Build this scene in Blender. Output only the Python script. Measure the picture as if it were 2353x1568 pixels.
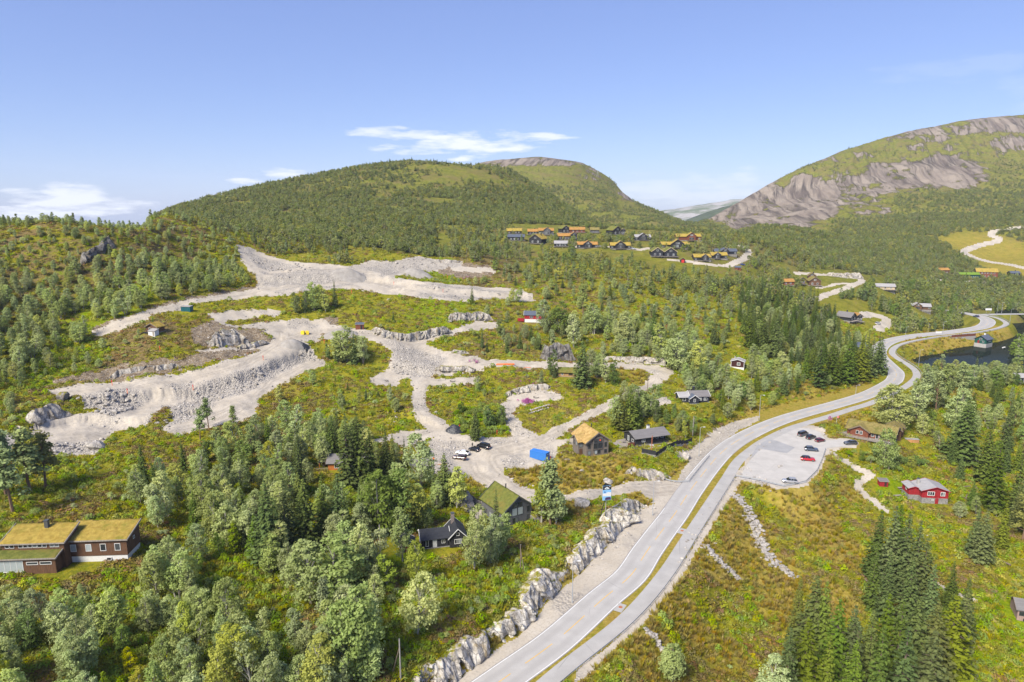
import bpy, bmesh, math, random
import numpy as np
from mathutils import Vector, Matrix, Euler

for _o in list(bpy.data.objects):
    bpy.data.objects.remove(_o)
scene = bpy.context.scene
COL = scene.collection
RNG = np.random.default_rng(7)
random.seed(7)

# ------------------------------------------------------------------ camera
CAM_Z = 84.0
PW, PH, FPX = 2353.0, 1568.0, 1569.0          # photo coordinates used for measuring
PITCH = math.atan((784.0 - 480.0) / FPX)
cam_data = bpy.data.cameras.new('camera')
cam_data.sensor_width = 36.0
cam_data.lens = 36.0 * FPX / PW
cam_data.clip_start = 0.5
cam_data.clip_end = 40000.0
camera = bpy.data.objects.new('camera', cam_data)
camera.location = (0, 0, CAM_Z)
camera.rotation_euler = (math.pi / 2 - PITCH, 0, 0)
COL.objects.link(camera)
scene.camera = camera

# ------------------------------------------------------------------ sky, sun, exposure
SUN_AZ = Vector((-0.62, -0.78, 0)).normalized()
SUN_EL = math.radians(44)
world = bpy.data.worlds.new('World')
scene.world = world
world.use_nodes = True
EXPOSURE = 1.12
SKY_STRENGTH = 0.083
SUN_STRENGTH = 3.7
def build_world():
    nt = world.node_tree
    nt.nodes.clear()
    N = nt.nodes.new
    L = nt.links.new
    out = N('ShaderNodeOutputWorld')
    bg = N('ShaderNodeBackground')
    sky = N('ShaderNodeTexSky')
    sky.sky_type = 'NISHITA'
    sky.sun_disc = False
    sky.sun_elevation = SUN_EL
    sky.sun_rotation = math.atan2(SUN_AZ.x, SUN_AZ.y)
    sky.altitude = 500
    sky.air_density = 0.9
    sky.dust_density = 0.55
    sky.ozone_density = 3.0
    tc = N('ShaderNodeTexCoord')
    sep = N('ShaderNodeSeparateXYZ')
    L(tc.outputs['Generated'], sep.inputs[0])
    def math_(op, a, b=None, clamp=False):
        m = N('ShaderNodeMath'); m.operation = op; m.use_clamp = clamp
        for i, v in enumerate((a, b)):
            if v is None: continue
            if isinstance(v, (int, float)): m.inputs[i].default_value = v
            else: L(v, m.inputs[i])
        return m.outputs[0]
    # azimuth and elevation of the view direction
    az = math_('ARCTAN2', sep.outputs[0], sep.outputs[1])
    el = math_('ARCSINE', sep.outputs[2])
    comb = N('ShaderNodeCombineXYZ')
    L(math_('MULTIPLY', az, 5.0), comb.inputs[0]); L(math_('MULTIPLY', el, 26.0), comb.inputs[1])
    def noise(scale, detail, rough, off=0.0):
        n = N('ShaderNodeTexNoise'); n.inputs['Scale'].default_value = scale
        n.inputs['Detail'].default_value = detail; n.inputs['Roughness'].default_value = rough
        if off:
            ad = N('ShaderNodeVectorMath'); ad.operation = 'ADD'; ad.inputs[1].default_value = (off, off * .7, 0)
            L(comb.outputs[0], ad.inputs[0]); L(ad.outputs[0], n.inputs['Vector'])
        else:
            L(comb.outputs[0], n.inputs['Vector'])
        return n.outputs['Fac']
    edge = noise(2.2, 6, 0.62)
    fine = noise(6.0, 5, 0.6, 13.0)
    # cloud bank lying low all round the horizon: cells of noise in a band
    band = noise(0.55, 3, 0.5, 31.0)
    lowband = math_('MULTIPLY', math_('SUBTRACT', 1.0, math_('MULTIPLY', math_('ABSOLUTE', math_('SUBTRACT', el, 0.03)), 14.0), True), 1.0)
    bank = math_('MULTIPLY', math_('SUBTRACT', band, 0.66, True), lowband)
    dens = math_('MULTIPLY', bank, 6.0, True)
    # the single clouds one sees: (azimuth, elevation, half width, half height, strength)
    def cl(px, py, hw, hh, s):
        return (math.atan2(px - 1176.5, FPX), math.atan((480 - py) / FPX) * math.cos(math.atan2(px - 1176.5, FPX)), hw / FPX, hh / FPX, s)
    for a0, e0, w, h, s in [cl(1090, 340, 170, 30, 1.5), cl(920, 318, 110, 17, 0.8), cl(1190, 325, 110, 13, 0.9), cl(670, 403, 68, 13, 1.5), cl(590, 420, 40, 7, 1.0),
                            cl(205, 452, 80, 26, 1.7), cl(160, 468, 70, 20, 1.7), cl(88, 462, 44, 22, 1.5), cl(300, 478, 80, 18, 1.5), cl(150, 488, 170, 18, 1.4), cl(1000, 350, 150, 16, .9), cl(1060, 372, 30, 6, 1.4),
                            cl(1560, 440, 190, 42, 0.42), cl(1705, 410, 40, 18, 0.45), cl(2150, 180, 160, 22, 0.10), cl(2340, 215, 70, 60, 0.12)]:
        da = math_('DIVIDE', math_('SUBTRACT', az, a0), w)
        de = math_('DIVIDE', math_('SUBTRACT', el, e0), h)
        r2 = math_('ADD', math_('MULTIPLY', da, da), math_('MULTIPLY', de, de))
        f = math_('SUBTRACT', 1.0, r2)
        f = math_('ADD', f, math_('MULTIPLY', math_('SUBTRACT', edge, 0.52), 5.5))
        f = math_('ADD', f, math_('MULTIPLY', math_('SUBTRACT', fine, 0.5), 1.6))
        f = math_('MULTIPLY', math_('MULTIPLY', f, 1.0, True), min(s, 1.0))
        near = math_('SUBTRACT', 3.2, r2, True)
        dens = math_('MAXIMUM', dens, math_('MULTIPLY', f, near))
    hs = N('ShaderNodeHueSaturation')
    hs.inputs['Hue'].default_value = 0.508
    hs.inputs['Saturation'].default_value = 1.0
    hs.inputs['Value'].default_value = 1.0
    # thin even veil of high haze over the whole sky
    veil = N('ShaderNodeMix'); veil.data_type = 'RGBA'; veil.inputs['Factor'].default_value = 0.5
    L(sky.outputs[0], veil.inputs['A']); veil.inputs['B'].default_value = (1.35, 2.10, 4.6, 1)
    L(veil.outputs['Result'], hs.inputs['Color'])
    mix = N('ShaderNodeMix'); mix.data_type = 'RGBA'
    L(math_('MULTIPLY', dens, 0.86), mix.inputs['Factor'])
    L(hs.outputs[0], mix.inputs['A'])
    mix.inputs['B'].default_value = (6.2, 6.35, 6.6, 1)
    L(mix.outputs['Result'], bg.inputs['Color'])
    bg.inputs['Strength'].default_value = SKY_STRENGTH
    L(bg.outputs[0], out.inputs[0])
build_world()
sun_data = bpy.data.lights.new('sun', 'SUN')
sun_data.energy = SUN_STRENGTH
sun_data.angle = math.radians(22.0)
sun_data.color = (1.0, 0.925, 0.80)
sun = bpy.data.objects.new('sun', sun_data)
_d = Vector((SUN_AZ.x * math.cos(SUN_EL), SUN_AZ.y * math.cos(SUN_EL), math.sin(SUN_EL)))
sun.rotation_euler = _d.to_track_quat('Z', 'Y').to_euler()
sun.location = (0, 0, 300)
COL.objects.link(sun)
vs = scene.view_settings
scene.display_settings.display_device = 'sRGB'
vs.view_transform = 'Standard'
vs.look = 'None'
vs.exposure = EXPOSURE
vs.gamma = 1.0
vs.use_curve_mapping = False
cy = scene.cycles
cy.max_bounces = 5
cy.diffuse_bounces = 2
cy.glossy_bounces = 2
cy.transmission_bounces = 2
cy.transparent_max_bounces = 4
cy.volume_bounces = 0
cy.use_denoising = True
cy.caustics_reflective = False
cy.caustics_refractive = False
cy.use_adaptive_sampling = True
cy.adaptive_threshold = 0.01

# ------------------------------------------------------------------ measuring: photo pixel <-> place
CP, SP = math.cos(PITCH), math.sin(PITCH)
def ray(px, py):
    xc, yc = (px - PW / 2) / FPX, (PH / 2 - py) / FPX
    return np.array([xc, CP + SP * yc, -SP + CP * yc])
def at_z(px, py, z):
    d = ray(px, py); t = (z - CAM_Z) / d[2]
    return np.array([d[0] * t, d[1] * t, z])
def at_y(px, py, Y):
    d = ray(px, py); t = Y / d[1]
    return np.array([d[0] * t, Y, CAM_Z + d[2] * t])
def to_px(x, y, z):
    zc = CP * y - SP * (z - CAM_Z)
    yc = SP * y + CP * (z - CAM_Z)
    return PW / 2 + FPX * x / zc, PH / 2 - FPX * yc / zc

# ------------------------------------------------------------------ smooth value noise (numpy)
def _hash(ix, iy, seed):
    h = (ix.astype(np.int64) * 374761393 + iy.astype(np.int64) * 668265263 + seed * 1274126177) & 0xffffffff
    h = ((h ^ (h >> 13)) * 1274126177) & 0xffffffff
    return ((h ^ (h >> 16)) & 0xffff) / 65535.0
def vnoise(x, y, seed=0):
    x = np.asarray(x, float); y = np.asarray(y, float)
    ix, iy = np.floor(x), np.floor(y)
    fx, fy = x - ix, y - iy
    fx = fx * fx * (3 - 2 * fx); fy = fy * fy * (3 - 2 * fy)
    a = _hash(ix, iy, seed); b = _hash(ix + 1, iy, seed); c = _hash(ix, iy + 1, seed); d = _hash(ix + 1, iy + 1, seed)
    return (a * (1 - fx) + b * fx) * (1 - fy) + (c * (1 - fx) + d * fx) * fy
def fbm(x, y, octaves=4, seed=0, gain=0.5):
    s = 0; a = 1; t = 0
    for i in range(octaves):
        s = s + a * vnoise(x * 2 ** i, y * 2 ** i, seed + i * 17); t += a; a *= gain
    return s / t
def sstep(a, b, x):
    t = np.clip((x - a) / (b - a), 0, 1)
    return t * t * (3 - 2 * t)
# ------------------------------------------------------------------ shape of the land
# heights measured at points of the photo: (px, py, height above the car park)
CZ = [(-300,1568,18),(-150,1568,14),(0,1568,12),(250,1568,10),(500,1568,8),(750,1568,6.5),(930,1568,5.8),
 (-200,1400,19),(0,1400,14),(250,1400,12),(500,1400,9),(750,1400,7),(1000,1400,6),(1080,1440,5.5),
 (-100,1290,17),(150,1300,15),(400,1250,12),(650,1250,9),(900,1230,6.5),(1100,1330,5.5),(1200,1260,4.5),(1300,1240,4),(1390,1160,3),
 (0,1100,17),(250,1100,14),(500,1080,11),(750,1080,8),(900,1080,6),(1050,1140,4),(1200,1200,2.8),
 (1000,1040,5),(1130,1050,4),(1250,1060,3.5),(1370,1050,3.5),(1480,1010,4.5),(1280,1120,2.5),(1400,1115,1.5),(1500,1110,.6),
 (1450,950,8),(1350,950,8),(1550,930,8),(1650,900,7),(1800,870,4),(1950,830,4),(1500,1060,3),
 (1000,980,8),(1100,970,7),(1200,960,7.5),(870,990,9),(700,980,13),
 (-50,1000,21),(60,1000,18),(200,1000,16),(400,990,16),(550,960,16),
 (120,900,22),(300,900,20),(450,880,19.5),(600,880,18),(740,850,18),(850,900,13),(960,880,12),
 (1050,900,10.5),(1200,910,10),(1300,900,11),(1450,870,12),(1540,860,12),
 (352,765,34),(420,800,29),(560,800,26),(660,790,25),(800,800,22),(880,770,26),(960,800,20),(1100,830,17),(1250,835,15),(1400,835,14),(1500,840,13.5),
 (400,710,39),(560,720,35),(700,740,30),(860,735,30),(1000,770,24),(1120,745,25),(1150,790,20),(1300,780,19),
 (500,680,42),(680,675,41),(860,670,39),(1000,680,37),(1200,685,33),(1000,720,30),(1223,735,25),(1350,730,24),
 (750,610,50),(900,610,47),(1050,605,45),(1100,640,40),(1200,620,42),
 
 (1450,1568,-3),(1600,1568,-8),(1800,1568,-13),(2000,1568,-16),(2353,1568,-18),(2600,1568,-18),(1600,1400,-6),(1800,1400,-10),(2000,1400,-13),(2353,1400,-15),(2600,1350,-15),
 (1650,1250,-3),(1800,1230,-6),(2000,1250,-10),(2200,1250,-11),(2353,1250,-12),(2135,1155,-8),(1950,1130,-6),(2353,1130,-9),(2600,1130,-9),(1980,1050,-3),(2100,1040,-3.5),(2300,1040,-7),
 (1990,1008,-.5),(2040,1000,-1),(2000,960,1.2),(2100,920,0),(2200,920,-2),(2353,880,-4.5),(2353,930,-4),(2150,870,-2),(2300,870,-5),(2600,900,-4),
 (1600,700,25),(1700,720,21),(1800,700,20),(1700,800,14),(1850,780,9),(1550,780,18)]
# points near eye level: (px, py, distance ahead)
CY = [(-250,480,310),(-100,488,335),(0,490,345),(120,482,350),(250,500,365),(330,505,385),(450,512,430),(560,524,475),
 (0,900,221),(0,800,250),(0,700,285),(0,600,318),(-200,900,205),(-200,750,250),(-200,600,290),(200,800,266),(200,700,302),(200,620,328),(100,850,240),(300,690,310),(230,765,280),(400,600,372),(500,620,382),(600,600,420),(350,560,372),(500,560,412),(-200,1030,172),
 (600,545,480),(700,560,470),(900,570,460),(1100,570,480),(750,520,600),(900,500,680),(1100,520,640),(600,480,720),(800,450,850),(1000,440,900),(1150,470,850),(1250,510,720),
 (300,492,800),(400,460,900),(560,425,1000),(720,400,1080),(940,366,1150),(1100,384,1180),(1200,415,1150),(1285,463,1050),(1350,505,900),
 (1060,378,2000),(1140,366,2000),(1240,361,2100),(1340,374,2050),(1400,405,1950),(1430,440,1850),(1460,462,1750),(1520,485,1600),(1575,510,1500),
 (1250,450,1500),(1350,460,1450),(1400,500,1300),(1300,490,1250),(1480,512,1250),(1540,522,1200),
 (1180,545,620),(1250,533,650),(1350,530,660),(1500,535,640),(1600,540,640),(1700,545,660),(1470,572,570),(1300,570,560),(1580,602,540),(1700,606,550),(1750,560,650),(1850,575,720),(1400,620,470),(1550,650,480),
 (1950,645,570),(1880,655,560),(2035,665,560),(1800,630,580),(1900,600,680),(1990,738,480),(2100,700,560),(2120,660,650),(2200,680,640),(2250,640,780),(2330,650,760),(2200,600,860),(2330,600,860),(2330,530,980),(2200,540,980),
 (2050,560,850),(1950,550,900),(1850,535,950),(1750,525,1000),(1650,518,1150),(2550,650,760),(2550,540,950),
 (1600,513,1500),(1640,492,1600),(1700,460,1700),(1770,420,1750),(1850,381,1800),(1930,348,1850),(2000,325,1900),(2100,300,1950),(2200,281,2000),(2300,268,2050),(2450,258,2050),
 (1700,515,1350),(1800,518,1250),(1800,460,1600),(1900,480,1400),(1900,420,1650),(2000,450,1500),(2000,390,1700),(2100,440,1500),(2100,370,1750),(2200,400,1600),(2300,350,1800),(2000,520,1150),(2100,500,1200),(2200,470,1300),(2300,450,1350),(2450,400,1500)]
# land that the ridges hide: (x, y, z)
CW = [(-400,460,66),(-290,500,62),(-420,700,60),(-700,900,70),(-600,1500,100),(-150,1550,120),(-500,2400,90),(0,2800,150),(150,900,34),(230,950,25),(400,1050,8),(330,1150,5),
 (120,1250,40),(30,1350,80),(700,2600,200),(1400,2700,280),(350,2700,0),(-1200,2500,90),(-120,60,10),(-60,60,8),(0,60,4),(30,60,0),(60,60,-6),(120,60,-16),
 (-150,130,22),(-260,180,36),(230,140,-16),(270,220,-8),(470,700,0),(640,900,20),(437,1700,28),(540,2100,15),(676,2600,0),(754,2900,-10),(667,2300,20),(520,2600,30),(390,2100,70),(560,1900,60)]
pts = np.array([at_z(*c) for c in CZ] + [at_y(*c) for c in CY] + [np.array(c, float) for c in CW])
VS = 0.9
def uv_of(x, y):
    return x / y, np.log(y) * VS
_pu, _pv = uv_of(pts[:, 0], pts[:, 1])
def _phi(r2):
    return r2 * np.log(r2 + 1e-12)
def _fit():
    n = len(pts)
    A = _phi((_pu[:, None] - _pu[None]) ** 2 + (_pv[:, None] - _pv[None]) ** 2) + np.eye(n) * 2e-3
    Pm = np.stack([np.ones(n), _pu, _pv], 1)
    M = np.block([[A, Pm], [Pm.T, np.zeros((3, 3))]])
    w = np.linalg.solve(M, np.concatenate([pts[:, 2], np.zeros(3)]))
    return w
_w = _fit()
NU, NV = 900, 930
U0, U1 = -1.02, 1.02
V0, V1 = math.log(62.0) * VS, math.log(3000.0) * VS
gu = np.linspace(U0, U1, NU); gv = np.linspace(V0, V1, NV)
GU, GV = np.meshgrid(gu, gv)                      # rows: distance
GY = np.exp(GV / VS); GX = GU * GY
def _tps():
    cu, cv = gu[::4], gv[::3]
    cu = np.append(cu, gu[-1]); cv = np.append(cv, gv[-1])
    UU, VV = np.meshgrid(cu, cv)
    z = _w[-3] + _w[-2] * UU + _w[-1] * VV
    for i in range(len(pts)):
        z = z + _w[i] * _phi((UU - _pu[i]) ** 2 + (VV - _pv[i]) ** 2)
    # bicubic-ish upsampling by two linear passes of a fine coarse grid
    zi = np.stack([np.interp(gu, cu, row) for row in z])
    return np.stack([np.interp(gv, cv, zi[:, j]) for j in range(NU)], 1)
GZ = _tps()
def h_at(x, y, G=None):
    G = GZ if G is None else G
    u, v = uv_of(np.asarray(x, float), np.asarray(y, float))
    fu = np.clip((u - U0) / (U1 - U0) * (NU - 1), 0, NU - 1.001); fv = np.clip((v - V0) / (V1 - V0) * (NV - 1), 0, NV - 1.001)
    i = fv.astype(int); j = fu.astype(int); a = fv - i; b = fu - j
    return (G[i, j] * (1 - b) + G[i, j + 1] * b) * (1 - a) + (G[i + 1, j] * (1 - b) + G[i + 1, j + 1] * b) * a
_YS = np.exp(np.linspace(math.log(63.0), math.log(2950.0), 4000))
def hit(px, py, G=None):
    """the point of the ground seen at a photo pixel"""
    d = ray(px, py)
    t = _YS / d[1]
    z = CAM_Z + d[2] * t
    g = h_at(d[0] * t, _YS, G)
    k = np.argmax(z < g)
    if not (z < g).any(): k = len(_YS) - 1
    if k > 0:
        f0, f1 = z[k - 1] - g[k - 1], z[k] - g[k]
        a = f0 / (f0 - f1 + 1e-9); tt = t[k - 1] + a * (t[k] - t[k - 1])
    else: tt = t[0]
    return np.array([d[0] * tt, d[1] * tt, CAM_Z + d[2] * tt])
def spline(P, n=12):
    """Catmull-Rom through points"""
    P = np.asarray(P, float); out = []
    Q = np.vstack([2 * P[0] - P[1], P, 2 * P[-1] - P[-2]])
    for i in range(1, len(Q) - 2):
        for k in range(n):
            t = k / n
            out.append(0.5 * ((2 * Q[i]) + (-Q[i - 1] + Q[i + 1]) * t + (2 * Q[i - 1] - 5 * Q[i] + 4 * Q[i + 1] - Q[i + 2]) * t ** 2 + (-Q[i - 1] + 3 * Q[i] - 3 * Q[i + 1] + Q[i + 2]) * t ** 3))
    out.append(Q[-2]); return np.array(out)
def resample(P, step):
    P = np.asarray(P, float)
    s = np.concatenate([[0], np.cumsum(np.linalg.norm(np.diff(P[:, :2], axis=0), axis=1))])
    n = max(2, int(round(s[-1] / step)) + 1)
    q = np.linspace(0, s[-1], n)
    return np.stack([np.interp(q, s, P[:, k]) for k in range(P.shape[1])], 1)
def dist_line(x, y, P):
    """distance to a polyline and the height parameter along it"""
    d = np.full(np.shape(x), 1e9)
    for (a, b) in zip(P[:-1], P[1:]):
        vx, vy = b[0] - a[0], b[1] - a[1]
        L2 = vx * vx + vy * vy + 1e-9
        t = np.clip(((x - a[0]) * vx + (y - a[1]) * vy) / L2, 0, 1)
        d = np.minimum(d, np.hypot(x - a[0] - t * vx, y - a[1] - t * vy))
    return d
def in_poly(x, y, P):
    c = np.zeros(np.shape(x), bool)
    n = len(P)
    for i in range(n):
        x0, y0 = P[i][0], P[i][1]; x1, y1 = P[i - 1][0], P[i - 1][1]
        if y0 == y1: continue
        c ^= ((y0 > y) != (y1 > y)) & (x < (x1 - x0) * (y - y0) / (y1 - y0) + x0)
    return c
def sd_poly(x, y, P, pad=40.0):
    """signed distance to a polygon in plan, negative inside; only exact near it"""
    P = np.asarray(P)[:, :2]
    m = (x > P[:, 0].min() - pad) & (x < P[:, 0].max() + pad) & (y > P[:, 1].min() - pad) & (y < P[:, 1].max() + pad)
    out = np.full(np.shape(x), 1e9)
    xs, ys = x[m], y[m]
    d = dist_line(xs, ys, list(P) + [P[0]])
    out[m] = np.where(in_poly(xs, ys, P), -d, d)
    return out

# ------------------------------------------------------------------ courses of the roads in the photo
MAIN_PX = [(985,1690),(1080,1616),(1170,1551),(1279,1472),(1383,1379),(1449,1323),(1485,1269.5),(1520.5,1221),(1551,1180.6),(1580.5,1135.5),(1606,1101),(1630,1070.8),(1657,1041.6),(1688,1017.4),(1726,995.9),(1767,976.8),(1811.5,960.4),(1859.7,946.4),(1906.7,933.7),(1972.7,914.7),(2009.5,900.5),(2045,881.4),(2056.5,871.3),(2059,856),(2047.6,843.4),(2033,830),(2021,818),(2019,805),(2031,791),(2060,780),(2111,771),(2162,766),(2212.6,759.6),(2250.6,753.3),(2266,746.6),(2270,738),(2260,730.5),(2238,724),(2190,716),(2120,708)]
PATH_PX = [(1060,1730),(1180,1636),(1297,1536),(1436.7,1424),(1525.5,1322.8),(1591.5,1221),(1668,1103.7),(1696,1060.6),(1731.5,1030),(1759,1012),(1810,987),(1861,970.5),(1911.7,955.3),(1957.4,940),(2000,927),(2050,905),(2088,884),(2106,866),(2102,851),(2085.7,838),(2065.4,825.6),(2050,811.6),(2057.8,797.7),(2085.7,787.5),(2136.5,777.4),(2187,771),(2250.6,763.4),(2293.8,754.5),(2311.6,745.7),(2306.5,738),(2288.7,730.4),(2262,724.5)]
SIDE_PX = [(2252,723.6),(2290,722.6),(2347,722),(2480,722)]
main_line = resample(spline([at_z(*p, 0) for p in MAIN_PX]), 2.0)
path_line = resample(spline([at_z(*p, 0) for p in PATH_PX]), 2.0)
side_line = resample(spline([at_z(*p, 0) for p in SIDE_PX]), 3.0)
# ground cut level with the main road, from the foot of the blasted rock to the railing
ROCKBASE_PX = [(900,1690),(1045,1568),(1134,1498),(1183,1466),(1223,1428),(1251,1395),(1285,1362),(1337,1313),(1365,1286),(1403,1250),(1436,1212),(1477,1171)]
FLAT_PX = ROCKBASE_PX + [(1520,1150),(1535,1112),(1590,1062),(1618,1034),(1650,998),(1700,968),(1780,938),(1900,912),(1990,886),(2010,930),(1960,950),(1900,968),(1850,985),(1885,993),(1900,1012),(1960,1016),(1960,1024),(1900,1030),(1880,1085),(1850,1114),(1800,1122),(1755,1110),(1700,1108),(1660,1150),(1612,1225),(1548,1322),(1464,1428),(1340,1535),(1200,1650),(1080,1745)]
flat_poly = np.array([at_z(*p, 0) for p in FLAT_PX])
rockbase = np.array([at_z(*p, 0) for p in ROCKBASE_PX])
LAKE_Z = -6.0
LAKE_PX = [(2086,830),(2130,819),(2187,813.5),(2238,808.5),(2289,811),(2322,805),(2336,792),(2358,775),(2357,760),(2354,748),(2358,738),(2370,731),(2600,728),(2650,880),(2353,856),(2276,856),(2187,853),(2120,852),(2093,843)]
lake_poly = np.array([at_z(*p, LAKE_Z) for p in LAKE_PX])
def shape_land():
    global GZ
    z = GZ
    near = GY < 800
    x, y = GX[near], GY[near]
    dm = np.maximum(dist_line(x, y, main_line[::3]) - 5.5, 0)
    dp = np.maximum(dist_line(x, y, path_line[::3]) - 2.6, 0)
    ds = np.maximum(dist_line(x, y, side_line) - 3.5, 0)
    df = np.maximum(sd_poly(x, y, flat_poly, 60.0), 0)
    d = np.minimum(np.minimum(dm, dp), np.minimum(df, ds))
    drock = dist_line(x, y, rockbase)
    width = np.where(drock < 14, 5.2 + np.clip(drock - 8, 0, 6), 11.0)
    k = 1 - sstep(0.0, 1.0, d / width)
    zz = z[near] * (1 - k) + (-0.02) * k
    lake = sd_poly(x, y, lake_poly, 60.0)
    kl = 1 - sstep(-3.0, 7.0, lake)
    zz = zz * (1 - kl) + np.minimum(zz, -9.0) * kl
    # rough natural relief away from the built ground
    nat = sstep(1.0, 7.0, d) * sstep(-1, 5, lake)
    zz = zz + nat * ((fbm(x / 14, y / 14, 4, 3) - 0.5) * 3.0)
    z[near] = zz
    far = ~near
    xf, yf = GX[far], GY[far]
    amp = np.clip((yf - 700) / 600, 0, 1)
    z[far] += amp * ((fbm(xf / 120, yf / 120, 5, 5) - 0.5) * 26)
    # crags on the big slope at the right
    px, py = to_px(xf, yf, z[far])
    m = sstep(1600, 1760, px) * sstep(1150, 1350, yf)
    z[far] += m * ((fbm((xf - z[far] * .8) / 16, (yf * .35 + z[far] * .5) / 70, 4, 11) - 0.5) * 16)
    GZ = z
    # the skyline read off the photo: (px, py of the ground, distance of the crest)
    SK = np.array([(-400,500,340),(0,508,345),(60,506,348),(120,500,350),(200,512,360),(280,518,372),(330,520,385),(345,489,820),(400,465,900),(480,443,960),(560,430,1000),(640,417,1040),(720,405,1080),(800,390,1110),(880,377,1130),(940,371,1150),(1000,375,1160),(1060,381,1180),(1085,383,1700),(1100,376,2000),(1140,368,2000),(1240,362,2100),(1340,375,2050),(1400,406,1950),(1430,441,1850),(1460,463,1750),(1520,487,1600),(1575,513,1500),(1600,515,1500),(1640,493,1600),(1700,461,1700),(1770,421,1750),(1850,382,1800),(1930,348,1850),(2000,324,1900),(2100,298,1950),(2200,279,2000),(2300,266,2050),(2700,246,2050)], float)
    r0 = int(np.searchsorted(gv, math.log(230.0) * VS))
    for _ in range(3):
        px, py = to_px(GX[r0:], GY[r0:], GZ[r0:])
        sy = np.interp(px, SK[:, 0], SK[:, 1]) - np.where(px > 335, 5, 0) + 17 * (1 - sstep(340, 760, px)) * (px > 335); sr = np.interp(px, SK[:, 0], SK[:, 2])
        zcap = CAM_Z + GY[r0:] * (SP * 0 + np.tan(np.arctan((PH / 2 - sy) / FPX) - PITCH))
        zcap = zcap - np.maximum(GY[r0:] - sr, 0) * .06 + (fbm(GX[r0:] / 9, GY[r0:] / 9, 2, 91) - .5) * 1.5 * np.clip(GY[r0:] / 900, .3, 1.5)
        k = 1.2 + GY[r0:] * .0012; d = (zcap - GZ[r0:]) / k
        GZ[r0:] = zcap - k * np.where(d > 20, d, np.log1p(np.exp(np.clip(d, -60, 20))))
    # level ground under the houses: (px, py, radius)
    for px, py, r in [(150,1302,15),(40,1310,9),(1008,1245,7),(1165,1205,9),(1375,1045,9),(1490,1025,11),(1597,922,9),(1306,864,6),(1226,739,7),(352,762,5),(792,1078,9),(2005,1005,11),(2145,1152,8),(2352,880,8),(826,756,4),(428,715,4),(2056,1008,5)]:
        c = hit(px, py); d = np.hypot(GX - c[0], GY - c[1] - r * .3); k = 1 - sstep(r * .7, r * 1.35, d)
        GZ = GZ * (1 - k) + c[2] * k
shape_land()
# ------------------------------------------------------------------ materials
MATS = {}
class NT:
    """small helper round a node tree"""
    def __init__(self, name):
        self.m = bpy.data.materials.new(name); self.m.use_nodes = True
        self.nt = self.m.node_tree; self.nt.nodes.clear()
        self.out = self.nt.nodes.new('ShaderNodeOutputMaterial')
    def n(self, t, **kw):
        x = self.nt.nodes.new(t)
        for k, v in kw.items(): setattr(x, k, v)
        return x
    def link(self, a, b): self.nt.links.new(a, b)
    def put(self, sock, v):
        if isinstance(v, bpy.types.NodeSocket): self.link(v, sock)
        elif isinstance(v, (tuple, list)) and len(v) == 3 and sock.type == 'RGBA': sock.default_value = (*v, 1)
        else: sock.default_value = v
    def math(self, op, a, b=0.0, clamp=False):
        x = self.n('ShaderNodeMath', operation=op, use_clamp=clamp); self.put(x.inputs[0], a); self.put(x.inputs[1], b); return x.outputs[0]
    def mix(self, f, a, b, blend='MIX'):
        x = self.n('ShaderNodeMix', data_type='RGBA', blend_type=blend); self.put(x.inputs[0], f); self.put(x.inputs[6], a); self.put(x.inputs[7], b); return x.outputs[2]
    def geo(self, k='Position'): return self.n('ShaderNodeNewGeometry').outputs[k]
    def obj(self): return self.n('ShaderNodeTexCoord').outputs['Object']
    def noise(self, vec, scale, detail=4, rough=0.55, dist=0.0):
        x = self.n('ShaderNodeTexNoise'); self.put(x.inputs['Vector'], vec); x.inputs['Scale'].default_value = scale
        x.inputs['Detail'].default_value = detail; x.inputs['Roughness'].default_value = rough; x.inputs['Distortion'].default_value = dist
        return x.outputs['Fac']
    def voro(self, vec, scale, feature='F1', out='Distance'):
        x = self.n('ShaderNodeTexVoronoi', feature=feature); self.put(x.inputs['Vector'], vec); x.inputs['Scale'].default_value = scale
        return x.outputs[out]
    def mapv(self, vec, scale=(1, 1, 1), rot=(0, 0, 0)):
        x = self.n('ShaderNodeMapping'); self.put(x.inputs[0], vec); x.inputs['Scale'].default_value = scale; x.inputs['Rotation'].default_value = rot; return x.outputs[0]
    def ramp(self, f, stops, interp='LINEAR'):
        x = self.n('ShaderNodeValToRGB'); self.put(x.inputs[0], f); cr = x.color_ramp; cr.interpolation = interp
        while len(cr.elements) < len(stops): cr.elements.new(0.5)
        for e, (p, c) in zip(cr.elements, stops):
            e.position = p; e.color = (*c, 1) if len(c) == 3 else c
        return x.outputs[0]
    def rng(self, f, a, b, c=0.0, d=1.0):
        x = self.n('ShaderNodeMapRange'); x.clamp = True
        self.put(x.inputs[0], f)
        for i, v in enumerate((a, b, c, d)): x.inputs[i + 1].default_value = v
        return x.outputs[0]
    def attr(self, name, out='Fac'):
        x = self.n('ShaderNodeAttribute'); x.attribute_name = name; return x.outputs[out]
    def bump(self, h, strength=0.5, dist=0.1, normal=None):
        x = self.n('ShaderNodeBump'); self.put(x.inputs['Height'], h); x.inputs['Strength'].default_value = strength; x.inputs['Distance'].default_value = dist
        if normal is not None: self.link(normal, x.inputs['Normal'])
        return x.outputs[0]
    def pbsdf(self, color, rough=0.9, normal=None, metallic=0.0, spec=0.3, **kw):
        x = self.n('ShaderNodeBsdfPrincipled'); self.put(x.inputs['Base Color'], color); self.put(x.inputs['Roughness'], rough)
        x.inputs['Metallic'].default_value = metallic; x.inputs['Specular IOR Level'].default_value = spec
        if normal is not None: self.link(normal, x.inputs['Normal'])
        for k, v in kw.items(): self.put(x.inputs[k], v)
        self.link(x.outputs[0], self.out.inputs[0]); return x
def done(nt, key):
    MATS[key] = nt.m; return nt.m

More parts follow.
